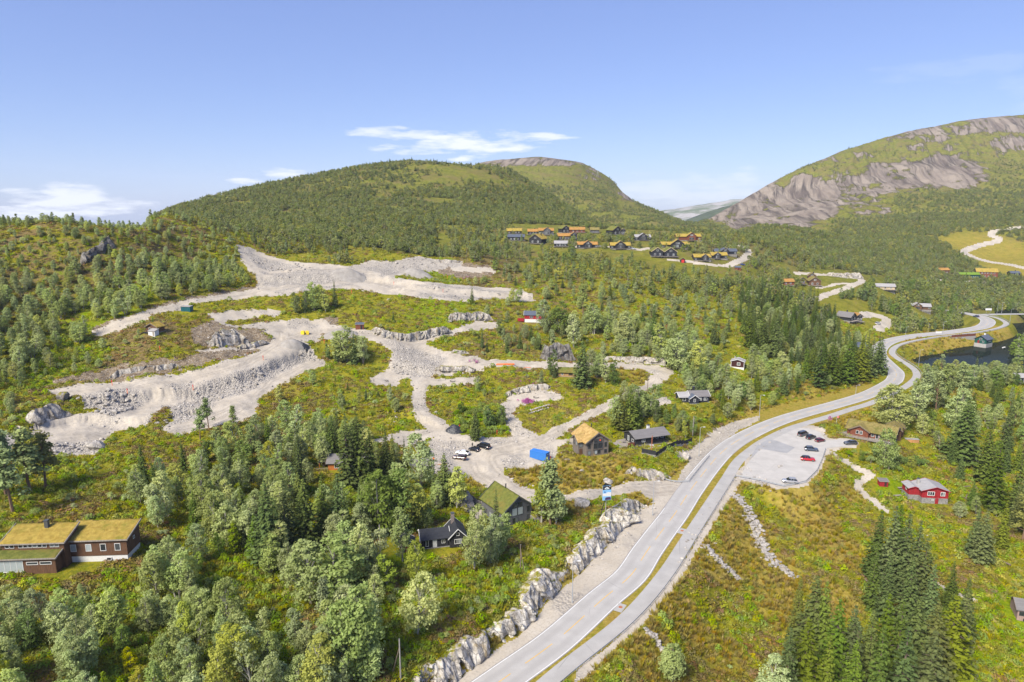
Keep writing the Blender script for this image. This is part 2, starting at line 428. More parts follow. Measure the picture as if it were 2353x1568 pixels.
def plain(key, col, rough=0.7, metallic=0.0, spec=0.3, var=0.12, scale=3.0, bump=0.0):
    if key in MATS: return MATS[key]
    t = NT(key); p = t.geo()
    n = t.noise(p, scale, 4)
    c = t.mix(t.rng(n, .3, .7), tuple(v * (1 - var) for v in col), tuple(min(1, v * (1 + var)) for v in col))
    nb = t.bump(t.noise(p, scale * 4, 3), 0.4, bump) if bump else None
    t.pbsdf(c, rough, nb, metallic, spec)
    return done(t, key)

def leafmat(key, c_dark, c_light, c_yellow, trans=0.3, yel=0.12):
    t = NT(key)
    r = t.n('ShaderNodeObjectInfo').outputs['Random']
    p = t.geo()
    n = t.noise(p, 0.9, 3, 0.6)
    n2 = t.noise(p, 5.0, 2, 0.6)
    c = t.mix(t.rng(n, .32, .68), c_dark, c_light)
    c = t.mix(t.rng(n2, .35, .7, 0, .45), c, c_light)
    c = t.mix(t.rng(r, 1 - yel * 2, 1.0), c, c_yellow)
    bc = t.n('ShaderNodeHueSaturation'); t.link(c, bc.inputs['Color'])
    r2 = t.math('FRACT', t.math('MULTIPLY', r, 17.3))
    t.link(t.rng(r2, 0, 1, 0.74, 1.26), bc.inputs['Value'])
    r3 = t.math('FRACT', t.math('MULTIPLY', r, 41.7))
    t.link(t.rng(r3, 0, 1, 0.485, 0.515), bc.inputs['Hue'])
    r4 = t.math('FRACT', t.math('MULTIPLY', r, 73.1))
    t.link(t.rng(r4, 0, 1, 0.8, 1.15), bc.inputs['Saturation'])
    col = bc.outputs[0]
    d = t.n('ShaderNodeBsdfDiffuse'); t.link(col, d.inputs[0])
    tr = t.n('ShaderNodeBsdfTranslucent'); t.link(t.mix(0.5, col, c_yellow), tr.inputs[0])
    mx = t.n('ShaderNodeMixShader'); mx.inputs[0].default_value = trans; t.link(d.outputs[0], mx.inputs[1]); t.link(tr.outputs[0], mx.inputs[2])
    t.link(mx.outputs[0], t.out.inputs[0])
    return done(t, key)
leafmat('birch_leaf', (.240, .310, .095), (.480, .550, .225), (.50, .52, .11), .46, .08)
leafmat('bright_leaf', (.165, .270, .016), (.320, .430, .036), (.44, .42, .04), .44, .15)
leafmat('spruce_needle', (.064, .104, .026), (.150, .200, .044), (.17, .195, .035), .22, .14)
leafmat('pine_needle', (.130, .185, .060), (.280, .335, .125), (.29, .28, .09), .25, .10)
leafmat('dark_leaf', (.110, .180, .040), (.250, .335, .090), (.34, .37, .07), .42, .12)
leafmat('far_leaf', (.150, .200, .056), (.310, .355, .112), (.40, .37, .08), .42, .12)
leafmat('heather_leaf', (.150, .140, .026), (.255, .215, .048), (.26, .150, .075), .25, .25)
leafmat('grass_leaf', (.175, .200, .012), (.310, .315, .026), (.40, .33, .05), .32, .22)
leafmat('dry_leaf', (.205, .178, .022), (.360, .292, .052), (.36, .25, .06), .30, .3)
leafmat('fireweed_leaf', (.28, .06, .20), (.45, .12, .33), (.4, .2, .3), .25, .1)

def bark(key, a, b):
    t = NT(key); p = t.mapv(t.obj(), (3, 3, .8))
    t.pbsdf(t.mix(t.rng(t.noise(p, 2.5, 4), .45, .6), a, b), .9)
    return done(t, key)
bark('birch_bark', (.34, .32, .28), (.09, .075, .06))
bark('spruce_bark', (.13, .10, .075), (.06, .05, .04))
bark('pine_bark', (.19, .12, .075), (.09, .065, .05))

def ground_mat():
    t = NT('ground')
    p = t.geo()
    dry, lush, heath, rock, moor = t.attr('dry'), t.attr('lush'), t.attr('heath'), t.attr('rock'), t.attr('moor')
    n1 = t.noise(p, .035, 5, .6); n2 = t.noise(p, .16, 5, .62); n3 = t.noise(p, 1.1, 5, .65); n4 = t.noise(p, 5.0, 3, .6)
    grass = t.mix(t.rng(n2, .36, .64), (.115, .130, .012), (.215, .205, .020))
    grass = t.mix(t.rng(n3, .40, .66, 0, .75), grass, (.285, .240, .020))
    grass = t.mix(t.rng(t.noise(p, .6, 4, .6), .54, .66, 0, .7), grass, (.085, .125, .008))
    hea = t.mix(t.rng(n3, .38, .62), (.105, .078, .036), (.210, .140, .075))
    hea = t.mix(t.rng(n4, .45, .7, 0, .7), hea, (.16, .135, .034))
    hf = t.math('ADD', t.rng(n1, .48, .64, 0, .30), heath)
    hf = t.math('MULTIPLY', t.rng(t.math('ADD', hf, t.math('MULTIPLY', t.math('SUBTRACT', n2, .5), 2.4)), .48, .66), .9)
    c = t.mix(hf, grass, hea)
    mo = t.mix(t.rng(n2, .38, .62), (.085, .105, .022), (.170, .165, .034))
    mo = t.mix(t.rng(n1, .46, .62, 0, .65), mo, (.150, .115, .055))
    c = t.mix(t.math('MULTIPLY', moor, .85), c, mo)
    lu = t.mix(t.rng(n3, .36, .64), (.105, .165, .004), (.205, .250, .008))
    lf = t.rng(t.math('ADD', lush, t.math('MULTIPLY', t.math('SUBTRACT', n2, .5), 1.2)), .38, .62)
    c = t.mix(lf, c, lu)
    dr = t.mix(t.rng(n3, .34, .66), (.215, .170, .026), (.375, .280, .070))
    dr = t.mix(t.rng(t.noise(p, .32, 5, .6), .50, .66, 0, .85), dr, (.175, .170, .016))
    dr = t.mix(t.rng(t.noise(p, .11, 4, .6), .50, .72, 0, .6), dr, (.26, .155, .040))
    df = t.rng(t.math('ADD', dry, t.math('MULTIPLY', t.math('SUBTRACT', n2, .5), .7)), .22, .70)
    c = t.mix(df, c, dr)
    # bare rock: long inclined streaks and ledges
    pr = t.mapv(p, (1.0, 1.0, 1.0), (0, math.radians(50), 0))
    st = t.noise(t.mapv(pr, (.009, .006, .11)), 1.0, 6, .62, .6)
    rk = t.mix(t.rng(st, .40, .57), (.075, .064, .056), (.265, .225, .182))
    rk = t.mix(t.rng(t.noise(p, .02, 5, .6), .40, .60, 0, .5), rk, (.16, .128, .108))
    rf = t.rng(t.math('ADD', rock, t.math('ADD', t.math('MULTIPLY', t.math('SUBTRACT', t.noise(p, .018, 6, .66), .5), 1.5), t.math('MULTIPLY', t.math('SUBTRACT', st, .5), .9))), .50, .60)
    c = t.mix(rf, c, rk)
    h = t.math('ADD', t.math('MULTIPLY', n3, .8), t.math('MULTIPLY', n4, .35))
    h = t.math('ADD', h, t.math('MULTIPLY', t.math('MULTIPLY', st, rf), 14.0))
    t.pbsdf(c, .95, t.bump(h, .9, .55), 0, 0.0)
    return done(t, 'ground')
ground_mat()

def gravel_mat():
    t = NT('gravel'); p = t.geo()
    rub = t.attr('rubble')
    n1 = t.noise(p, .11, 5, .6); n2 = t.noise(p, .8, 4, .6)
    c = t.mix(t.rng(n1, .36, .64), (.365, .324, .264), (.445, .400, .332))
    c = t.mix(t.rng(n2, .46, .70, 0, .65), c, (.44, .380, .295))
    n3 = t.noise(p, 1.6, 5, .7); c = t.mix(t.rng(n3, .50, .72, 0, .75), c, (.235, .215, .190)); c = t.mix(t.rng(n3, .30, .44, .5, 0), c, (.50, .46, .40))
    c = t.mix(t.rng(t.noise(t.mapv(p, (1, .35, 1)), .22, 5, .6), .56, .70, 0, .6), c, (.255, .236, .212))
    ve = t.n('ShaderNodeTexVoronoi'); t.put(ve.inputs['Vector'], p); ve.inputs['Scale'].default_value = 1.7
    sv = t.n('ShaderNodeSeparateXYZ'); t.link(ve.outputs['Color'], sv.inputs[0])
    st = t.mix(t.rng(sv.outputs[0], 0, 1), (.225, .210, .192), (.47, .435, .385))
    st = t.mix(t.rng(ve.outputs['Distance'], .42, .72), st, (.17, .16, .15))
    c = t.mix(t.math('MULTIPLY', rub, .60), c, st)
    ru = t.attr('rut'); c = t.mix(t.math('MULTIPLY', ru, .62), c, (.235, .208, .172))
    fine = t.noise(p, 9.0, 3, .6)
    h = t.math('ADD', t.math('MULTIPLY', fine, .25), t.math('MULTIPLY', t.math('MULTIPLY', rub, t.math('SUBTRACT', 1.0, ve.outputs['Distance'])), 2.0))
    t.pbsdf(c, .95, t.bump(h, .8, .22), 0, .05)
    return done(t, 'gravel')
gravel_mat()
def soil_mat():
    t = NT('soil'); p = t.geo()
    c = t.mix(t.rng(t.noise(p, .5, 5, .65), .38, .62), (.100, .074, .046), (.215, .165, .105))
    c = t.mix(t.rng(t.noise(p, 2.4, 4, .6), .56, .64), c, (.42, .38, .33))
    t.pbsdf(c, .95, t.bump(t.noise(p, 1.5, 5), .9, .4), 0, .1)
    return done(t, 'soil')
soil_mat()
def asphalt_mat(key, base, tracks):
    t = NT(key); p = t.geo()
    c = t.mix(t.rng(t.noise(p, .25, 5, .6), .35, .65), tuple(v * .90 for v in base), tuple(v * 1.08 for v in base))
    c = t.mix(t.rng(t.noise(p, 6.0, 3, .6), .35, .7, 0, .25), c, tuple(v * .7 for v in base))
    if tracks:
        w = t.attr('across')        # -1..1 over the carriageway: wheel tracks polished paler, edges dusty
        a = t.math('ABSOLUTE', t.math('SUBTRACT', t.math('ABSOLUTE', w), .46))
        c = t.mix(t.math('MULTIPLY', t.rng(a, .08, .26, 1, 0), t.rng(t.noise(p, .06, 4), .3, .6, .2, .8)), c, tuple(v * .82 for v in base))
        c = t.mix(t.rng(t.math('ADD', t.math('ABSOLUTE', w), t.math('MULTIPLY', t.noise(p, .5, 4), .12)), .97, 1.08), c, (.20, .185, .17))
    # repair seams and cracks
    v = t.n('ShaderNodeTexVoronoi', feature='DISTANCE_TO_EDGE'); t.put(v.inputs['Vector'], t.mapv(p, (1, .3, 1), (0, 0, .6))); v.inputs['Scale'].default_value = .12
    c = t.mix(t.math('MULTIPLY', t.rng(v.outputs[0], .0, .006, 1, 0), t.rng(t.noise(p, .05, 2), .5, .6, 0, .6)), c, (.12, .12, .12))
    t.pbsdf(c, .85, t.bump(t.noise(p, 14, 2), .3, .02), 0, .25)
    return done(t, key)
asphalt_mat('asphalt', (.372, .358, .336), True)
asphalt_mat('path_asphalt', (.350, .338, .318), False)
asphalt_mat('apron_asphalt', (.30, .298, .295), False)
asphalt_mat('lot_asphalt', (.415, .395, .362), False)
plain('line_white', (.62, .62, .60), .6, var=.1, scale=2)
plain('line_yellow', (.60, .36, .06), .6, var=.1, scale=2)
def rock_mat(key, light, dark, stain):
    t = NT(key); p = t.geo()
    s = t.mapv(p, (1, 1, 1.0), (.5, .3, .2))
    n = t.noise(s, .55, 6, .65, .5); n2 = t.noise(s, 2.5, 5, .65)
    c = t.mix(t.rng(n, .36, .60), dark, light)
    c = t.mix(t.rng(n2, .5, .72, 0, .6), c, tuple(v * .5 for v in dark))
    c = t.mix(t.rng(t.noise(t.mapv(p, (.6, .6, .18)), 1.2, 4, .6), .54, .66, 0, .7), c, stain)
    v = t.n('ShaderNodeTexVoronoi', feature='DISTANCE_TO_EDGE'); t.put(v.inputs['Vector'], t.mapv(s, (1, 1, .55))); v.inputs['Scale'].default_value = .75
    ck = t.rng(v.outputs[0], 0, .05, 1, 0)
    c = t.mix(t.math('MULTIPLY', ck, .6), c, (.06, .055, .05))
    up = t.n('ShaderNodeSeparateXYZ'); t.link(t.geo('Normal'), up.inputs[0])
    if key != 'stone':      # grass and moss settle on the flat tops
        mo = t.math('MULTIPLY', t.rng(up.outputs[2], .72, .9), t.rng(t.noise(p, .8, 4), .42, .56))
        c = t.mix(mo, c, t.mix(t.rng(n2, .4, .6), (.13, .14, .012), (.24, .20, .03)))
    h = t.math('SUBTRACT', t.math('ADD', n, t.math('MULTIPLY', n2, .5)), t.math('MULTIPLY', ck, .5))
    t.pbsdf(c, .92, t.bump(h, .8, .16), 0, .1)
    return done(t, key)
rock_mat('cut_rock', (.62, .58, .505), (.24, .215, .18), (.25, .19, .10))
rock_mat('site_rock', (.44, .41, .365), (.19, .172, .15), (.24, .175, .10))
rock_mat('dark_rock', (.24, .225, .205), (.085, .08, .075), (.13, .10, .07))
rock_mat('stone', (.42, .39, .35), (.27, .25, .225), (.33, .28, .215))
def stone_var():
    t = NT('rubble_stone'); p = t.geo()
    r = t.n('ShaderNodeObjectInfo').outputs['Random']
    c = t.mix(r, (.22, .205, .19), (.48, .445, .40))
    c = t.mix(t.rng(t.noise(p, 2.2, 4), .45, .65, 0, .6), c, (.22, .20, .175))
    t.pbsdf(c, .92, t.bump(t.noise(p, 5, 4), .6, .1), 0, .2)
    return done(t, 'rubble_stone')
stone_var()
def water_mat():
    t = NT('water'); p = t.geo()
    b = t.bump(t.noise(t.mapv(p, (1, .5, 1)), .8, 4), .12, .08)
    d = t.n('ShaderNodeBsdfDiffuse'); d.inputs[0].default_value = (.012, .017, .012, 1)
    g = t.n('ShaderNodeBsdfGlossy'); g.inputs[0].default_value = (.75, .8, .8, 1); g.inputs['Roughness'].default_value = .04; t.link(b, g.inputs['Normal'])
    m = t.n('ShaderNodeMixShader'); m.inputs[0].default_value = .09; t.link(d.outputs[0], m.inputs[1]); t.link(g.outputs[0], m.inputs[2]); t.link(m.outputs[0], t.out.inputs[0])
    return done(t, 'water')
water_mat()
# ------------------------------------------------------------------ building helpers
def link(o, parent=None):
    COL.objects.link(o)
    if parent is not None: o.parent = parent
    return o
def tag(o, label=None, cat=None, group=None, kind=None):
    if label: o['label'] = label
    if cat: o['category'] = cat
    if group: o['group'] = group
    if kind: o['kind'] = kind
    return o
def empty(name, loc=(0, 0, 0), rz=0.0):
    o = bpy.data.objects.new(name, None); o.location = loc; o.rotation_euler = (0, 0, rz); o.empty_display_size = 0.3
    return link(o)
def mesh_obj(name, verts, faces, mat, parent=None, smooth=False):
    me = bpy.data.meshes.new(name)
    me.from_pydata([tuple(map(float, v)) for v in verts], [], [tuple(f) for f in faces])
    me.update()
    o = bpy.data.objects.new(name, me)
    me.materials.append(MATS[mat] if isinstance(mat, str) else mat)
    if smooth: me.polygons.foreach_set('use_smooth', [True] * len(me.polygons))
    return link(o, parent)
def np_mesh(name, V, Q, mat, smooth=False):
    """mesh from numpy arrays of verts and quads (or triangles)"""
    me = bpy.data.meshes.new(name)
    k = Q.shape[1]
    me.vertices.add(len(V)); me.vertices.foreach_set('co', np.ascontiguousarray(V, np.float32).ravel())
    me.loops.add(Q.size); me.loops.foreach_set('vertex_index', np.ascontiguousarray(Q, np.int32).ravel())
    me.polygons.add(len(Q)); me.polygons.foreach_set('loop_start', np.arange(0, Q.size, k, dtype=np.int32))
    if smooth: me.polygons.foreach_set('use_smooth', np.ones(len(Q), bool))
    me.update(calc_edges=True)
    if mat is not None: me.materials.append(MATS[mat] if isinstance(mat, str) else mat)
    return me
class MB:
    """collects simple solids into one mesh"""
    def __init__(self): self.v = []; self.f = []
    def add(self, V, F):
        b = len(self.v); self.v += [tuple(map(float, p)) for p in V]; self.f += [tuple(i + b for i in f) for f in F]; return self
    def box(self, x0, x1, y0, y1, z0, z1):
        return self.add([(x0, y0, z0), (x1, y0, z0), (x1, y1, z0), (x0, y1, z0), (x0, y0, z1), (x1, y0, z1), (x1, y1, z1), (x0, y1, z1)],
                        [(3, 2, 1, 0), (4, 5, 6, 7), (0, 1, 5, 4), (1, 2, 6, 5), (2, 3, 7, 6), (3, 0, 4, 7)])
    def prism(self, poly, axis, a, b):
        """polygon (2D, counter-clockwise) pushed along an axis: 'x' uses (y,z), 'y' uses (x,z), 'z' uses (x,y)"""
        n = len(poly)
        def pt(p, t): return {'x': (t, p[0], p[1]), 'y': (p[0], t, p[1]), 'z': (p[0], p[1], t)}[axis]
        V = [pt(p, a) for p in poly] + [pt(p, b) for p in poly]
        F = [tuple(range(n - 1, -1, -1)), tuple(range(n, 2 * n))] + [(i, (i + 1) % n, n + (i + 1) % n, n + i) for i in range(n)]
        return self.add(V, F)
    def tube(self, P, R, n=6):
        P = [Vector(p) for p in P]
        rings = []
        for i, p in enumerate(P):
            d = (P[min(i + 1, len(P) - 1)] - P[max(i - 1, 0)]).normalized()
            a = d.cross(Vector((0, 0, 1)) if abs(d.z) < .9 else Vector((1, 0, 0))).normalized(); b = d.cross(a)
            r = R[i] if isinstance(R, (list, tuple)) else R
            rings.append([p + (a * math.cos(2 * math.pi * k / n) + b * math.sin(2 * math.pi * k / n)) * r for k in range(n)])
        V = [q for r in rings for q in r]
        F = [(i * n + k, i * n + (k + 1) % n, (i + 1) * n + (k + 1) % n, (i + 1) * n + k) for i in range(len(P) - 1) for k in range(n)]
        F += [tuple(range(n - 1, -1, -1)), tuple((len(P) - 1) * n + k for k in range(n))]
        return self.add(V, F)
    def build(self, name, mat, parent=None, smooth=False):
        o = mesh_obj(name, self.v, self.f, mat, parent, smooth)
        bm = bmesh.new(); bm.from_mesh(o.data); bmesh.ops.recalc_face_normals(bm, faces=bm.faces); bm.to_mesh(o.data); bm.free()
        return o

# ------------------------------------------------------------------ gravel, soil and grass areas (outlines read off the photo, laid on the land)
def P(pxs): return np.array([hit(*p) for p in pxs])
GRAVEL = [
 # top bench of the building site and the track coming down from it
 [(548,563),(575,570),(630,592),(690,604),(760,608),(800,613),(850,601),(930,598),(965,589),(1020,598),(1062,601),(1062,613),(1000,622),(930,624),(900,648),(960,650),(1040,655),(1110,660),(1160,662),(1200,668),(1227,688),(1190,690),(1130,684),(1080,690),(1030,690),(960,685),(920,678),(860,672),(800,662),(740,666),(660,679),(590,681),(500,691),(440,700),(390,715),(350,724),(300,750),(222,771),(205,764),(260,738),(330,718),(390,698),(450,686),(520,674),(590,660),(592,640),(570,622),(556,600)],
 [(1035,612),(1130,615),(1132,626),(1035,625)],
 # second bench: pads and junction
 [(478,722),(560,713),(650,714),(640,723),(590,728),(530,735),(505,742),(560,748),(640,738),(690,734),(745,734),(770,748),(812,756),(850,762),(878,776),(930,783),(970,778),(1030,765),(1070,748),(1095,740),(1140,741),(1144,752),(1075,760),(1010,775),(965,790),(1040,812),(1110,826),(1180,830),(1250,832),(1330,834),(1400,834),(1470,838),(1530,846),(1550,856),(1530,876),(1500,892),(1470,902),(1450,900),(1490,875),(1500,860),(1470,848),(1400,845),(1250,846),(1170,842),(1110,840),(1110,852),(1060,852),(1040,862),(1000,858),(985,868),(1090,868),(1104,873),(1095,881),(985,886),(978,900),(975,930),(990,955),(1030,978),(1060,1000),(1030,1014),(1000,1000),(975,975),(950,950),(950,890),(945,865),(925,868),(905,886),(852,882),(850,868),(870,858),(890,846),(905,825),(900,800),(870,788),(830,776),(790,770),(740,770),(735,790),(690,792),(745,822),(748,836),(700,850),(660,872),(620,890),(592,918),(585,962),(540,972),(470,985),(400,1002),(372,985),(400,960),(380,930),(330,975),(260,985),(240,1012),(222,1042),(130,1046),(96,1030),(92,1000),(40,985),(0,1005),(-40,1010),(-40,1030),(20,1035),(60,1000),(95,960),(170,950),(240,945),(180,920),(95,900),(200,884),(300,880),(400,866),(470,850),(560,828),(615,806),(560,806),(470,812),(455,806),(540,799),(622,792),(628,775),(600,755),(520,750)],
 # lower pads
 [(905,1003),(925,990),(990,985),(1003,1000),(965,1016),(930,1030),(905,1018)],
 [(1150,932),(1170,912),(1195,904),(1250,899),(1285,904),(1294,918),(1220,926),(1185,936),(1178,952),(1200,982),(1245,1002),(1180,1008),(1160,962)],
 # yard with the parked cars and the lane down to the main road
 [(985,1015),(1010,1002),(1060,1000),(1100,1004),(1172,1004),(1245,1000),(1300,972),(1390,928),(1440,900),(1475,893),(1450,910),(1400,940),(1310,985),(1290,1000),(1272,1012),(1328,1008),(1330,1018),(1283,1024),(1282,1040),(1262,1062),(1215,1076),(1160,1074),(1158,1090),(1190,1116),(1255,1136),(1310,1138),(1380,1126),(1450,1110),(1520,1100),(1560,1110),(1545,1160),(1500,1155),(1470,1128),(1400,1140),(1330,1152),(1260,1158),(1215,1158),(1180,1146),(1110,1116),(1085,1100),(1060,1090),(1000,1090),(985,1060)],
 # blue-grey chipping slope beside the road and the verge under the blasted rock
 [(1545,1165),(1560,1100),(1590,1060),(1555,1045),(1600,1025),(1640,990),(1690,970),(1740,958),(1735,970),(1690,990),(1655,1020),(1625,1052),(1590,1100),(1560,1150),(1520,1200),(1450,1295),(1380,1360),(1270,1455),(1150,1540),(1000,1650),(930,1660),(1047,1567),(1134,1500),(1183,1468),(1223,1430),(1251,1397),(1285,1365),(1337,1316),(1365,1289),(1403,1253),(1436,1215),(1477,1174),(1520,1150)],
 [(1688,1102),(1712,1062),(1742,1028),(1768,1006),(1800,990),(1832,979),(1866,979),(1892,990),(1903,1008),(1966,1012),(1966,1028),(1904,1034),(1893,1060),(1880,1088),(1853,1115),(1800,1125),(1755,1113)],
 # forecourts of houses
 [(1075,1180),(1110,1150),(1130,1165),(1100,1195)],
 [(1505,922),(1530,912),(1545,928),(1515,932)],
 # margin of the cycle path
 [(1330,1545),(1465,1426),(1552,1320),(1612,1222),(1680,1110),(1690,1098),(1705,1108),(1690,1120),(1630,1220),(1566,1325),(1478,1432),(1345,1552),(1300,1590)],
]
TRACKS = [ # (course, width)
 ([(1890,1032),(1920,1048),(1950,1066),(1975,1080),(2003,1088),(1990,1098),(1972,1108),(1974,1124),(1990,1140),(2012,1155),(2034,1172)], 2.2),
 ([(1672,611),(1690,603),(1712,592),(1722,580),(1712,570),(1703,566)], 4.5),
 ([(1540,598),(1570,600),(1600,604),(1640,610),(1672,611)], 3.0),
 ([(1320,570),(1345,563),(1400,568),(1460,573),(1490,571)], 3.5),
 ([(1860,690),(1905,676),(1945,662),(1975,650),(1978,642),(1950,637),(1910,633),(1870,630),(1830,628)], 4.5),
 ([(1880,662),(1930,652),(1962,655)], 3.0),
 ([(1965,728),(2000,724),(2035,732),(2038,742),(2018,758)], 6.0),
 ([(2353,522),(2320,527),(2285,531),(2278,540),(2296,550),(2285,556),(2245,566),(2215,579),(2240,592),(2275,602),(2353,616)], 6.5),
 ([(2360,650),(2300,652),(2250,651),(2200,648),(2150,645)], 7.0),
 ([(1590,518),(1606,513)], 8.0),
 ([(2150,1342),(2175,1356),(2200,1366),(2235,1380)], 1.6),
 ([(2200,1500),(2215,1530),(2235,1568),(2250,1600)], 1.6),
 ([(905,1000),(880,1010),(860,1015)], 2.5),
]
SOIL = [
 [(225,745),(330,715),(400,690),(480,672),(560,660),(590,650),(598,640),(590,662),(500,680),(400,700),(330,722),(255,745),(205,765)],
 [(470,735),(510,745),(600,760),(628,778),(620,792),(560,800),(480,806),(440,790),(430,770)],
 [(100,880),(180,860),(250,840),(330,830),(420,820),(500,800),(620,800),(560,822),(470,846),(400,862),(300,876),(200,882)],
 [(1060,605),(1130,612),(1130,636),(1060,640),(1000,628),(1000,620)],
 [(700,740),(760,730),(800,745),(770,752)],
]
grav_polys = [P(g) for g in GRAVEL]
soil_polys = [P(g) for g in SOIL]
track_lines = [(resample(spline(P(c), 8), 2.0), w) for c, w in TRACKS]
PAVED = [at_z(*p, 0) for p in [(1697,1100),(1720,1062),(1748,1030),(1770,1012),(1800,996),(1832,984),(1862,984),(1885,994),(1898,1012),(1935,1010),(1962,1016),(1958,1024),(1900,1030),(1888,1058),(1876,1084),(1850,1110),(1800,1119),(1757,1108)]]

FC = {}
def classify():
    """class of every cell of the land: 0 ground, 1 gravel, 2 soil, 3 hidden under asphalt"""
    global GZ
    near = (GY < 1250)
    x, y = GX[near], GY[near]
    wob = (fbm(x / 3.5, y / 3.5, 3, 21) - .5) * 3.0 * np.clip(y / 300, .5, 1.3)
    g = np.full(x.shape, 1e9); s = np.full(x.shape, 1e9)
    for p in grav_polys: g = np.minimum(g, sd_poly(x, y, p))
    for p, w in track_lines:
        b = (x > p[:, 0].min() - 20) & (x < p[:, 0].max() + 20) & (y > p[:, 1].min() - 20) & (y < p[:, 1].max() + 20)
        d = np.full(x.shape, 1e9); d[b] = dist_line(x[b], y[b], p) - w / 2
        g = np.minimum(g, d + np.where(d < 5, wob * -.25, 0) * 0 + wob * .12 - wob)
    for p in soil_polys: s = np.minimum(s, sd_poly(x, y, p))
    cls = np.zeros(x.shape, np.int8)
    cls[(s + wob * 2.4) < -1.2] = 2
    cls[(g + wob) < 0] = 1
    full = np.zeros(GX.shape, np.int8); full[near] = cls
    FC['cls'] = full
    gd = np.full(GX.shape, 1e9); gd[near] = g
    FC['gdist'] = gd
    # smooth the driven gravel a little, hummock the soil
    k = near.copy(); kk = np.zeros(GX.shape); kk[near] = np.where(cls == 1, (fbm(x / 5, y / 5, 3, 8) - .5) * .9 * sstep(0, 6, -g), 0) + np.where(cls == 2, (fbm(x / 3, y / 3, 3, 9) - .5) * 1.4, 0)
    flatd = np.full(GX.shape, 1e9); flatd[near] = sd_poly(x, y, flat_poly, 10)
    GZ = GZ + np.where(flatd > 1.5, kk, 0)
classify()
def benches():
    """steps between the levels of the building site"""
    global GZ
    for c, a, w in [([(150,935),(300,915),(430,905),(520,880),(610,848),(690,815),(760,806)], 2.0, 13.0), ([(585,642),(700,640),(830,640),(930,650)], 1.6, 12.0), ([(100,980),(200,962),(330,965),(420,950)], 1.2, 9.0), ([(860,835),(905,840),(950,850)], 1.0, 8.0), ([(845,950),(900,942),(950,958)], 1.3, 9.0), ([(960,660),(1080,672),(1215,680)], 1.2, 9.0)]:
        q = resample(spline(P(c), 6), 2.0); b = (GX > q[:, 0].min() - 25) & (GX < q[:, 0].max() + 25) & (GY > q[:, 1].min() - 25) & (GY < q[:, 1].max() + 25)
        x, y = GX[b], GY[b]; D = np.hypot(x[:, None] - q[None, :, 0], y[:, None] - q[None, :, 1]); k = D.argmin(1); d = D.min(1)
        t = np.gradient(q[:, :2], axis=0); side = np.sign(t[k, 0] * (y - q[k, 1]) - t[k, 1] * (x - q[k, 0])); sd = side * d + (fbm(x / 4, y / 4, 2, 77) - .5) * 2.5
        GZ[b] += a * np.tanh(sd / 1.8) * np.exp(-(d / w) ** 2)
benches()

# soft patches of grass colour: (px, py, radius px, kind)
BLOBS = {'dry': [(1300,1090,95,.9),(1400,1080,70,.9),(1220,1090,60,.8),(1330,1100,120,.7),(1100,1105,40,1),(1700,1200,90,1),(1640,1290,70,1),(1560,1400,70,1),(1500,1500,90,1),(1750,1300,110,.8),(1850,1150,90,.9),(1900,1250,100,.8),(1800,1400,100,.55),(1920,1380,70,.8),(1650,1500,100,.5),(1960,1140,50,.6),(2130,800,60,1),(2200,790,60,1),(2300,760,50,1),(2250,775,40,.8),(2060,820,30,1),(2300,590,130,.50),(2330,620,80,.52),(2200,560,50,.5),(1480,1140,60,.8),(1330,1170,60,.6),(1850,900,80,.6),(1960,868,50,.6),(1740,950,40,.7),(1000,1065,25,.6),(1200,960,90,.35),(1270,940,60,.4),(1450,860,60,.5),(900,900,60,.35),(1240,1180,60,.5),(1900,935,70,.8),(1980,980,60,.7),(2050,950,60,.5),(2150,890,90,.5),(1010,930,40,.4),(650,900,70,.5),(590,652,25,.9),(2300,1320,60,.4),(300,1210,40,.3)],
 'lush': [(350,1450,300,.55),(150,1480,200,.5),(450,1150,160,.45),(120,1120,160,.5),(1180,1330,110,.6),(900,1200,160,.5),(120,830,120,.7),(90,1100,120,.35),(250,1100,120,.45),(200,1060,90,.4),(620,1380,110,1),(560,1330,100,.9),(700,1300,90,.8),(600,1450,90,.7),(900,1420,120,.9),(950,1300,90,.8),(1050,1360,90,.8),(1180,1240,60,.5),(1090,970,70,.9),(1100,990,60,.8),(820,1400,90,.8),(1330,800,160,.4),(1500,790,150,.5),(1450,710,130,.35),(1600,760,110,.4),(2300,1430,130,1),(2330,1500,120,1),(2080,1110,60,1),(2060,1130,50,1),(2200,1400,110,.7),(2250,1250,110,.5),(1780,880,140,.5),(1900,855,80,.6),(150,640,120,.35),(300,680,90,.5),(480,640,60,.6),(200,720,120,.5),(1400,650,100,.35),(1000,640,70,.9),(900,640,50,.8),(1460,1000,40,.5),(1985,990,30,.8),(2260,770,25,.9),(40,1310,60,.8),(2250,1060,120,.3),(100,800,60,.9),(1020,720,120,.5),(1650,720,100,.35)],
 'heath': [(100,560,150,.5),(250,560,120,.6),(60,650,80,.6),(350,540,120,.5),(300,780,110,.7),(220,830,90,.8),(430,770,60,.6),(150,980,80,.5),(60,930,90,.3),(380,1050,80,.6),(560,1010,60,.6),(650,960,60,.5),(1000,720,110,.35),(1100,710,80,.4),(1130,600,90,.8),(1180,580,60,.8),(1280,650,120,.35),(1400,690,120,.35),(1230,780,100,.5),(1300,860,80,.3),(700,480,260,.5),(450,470,200,.7),(600,450,200,.6),(900,420,250,.35),(800,540,120,.3),(1650,560,150,.5),(1750,610,120,.3),(1250,860,90,.4),(2050,1060,60,.2),(1080,805,60,.4),(2180,1120,70,.5),(2230,1180,90,.4)]}
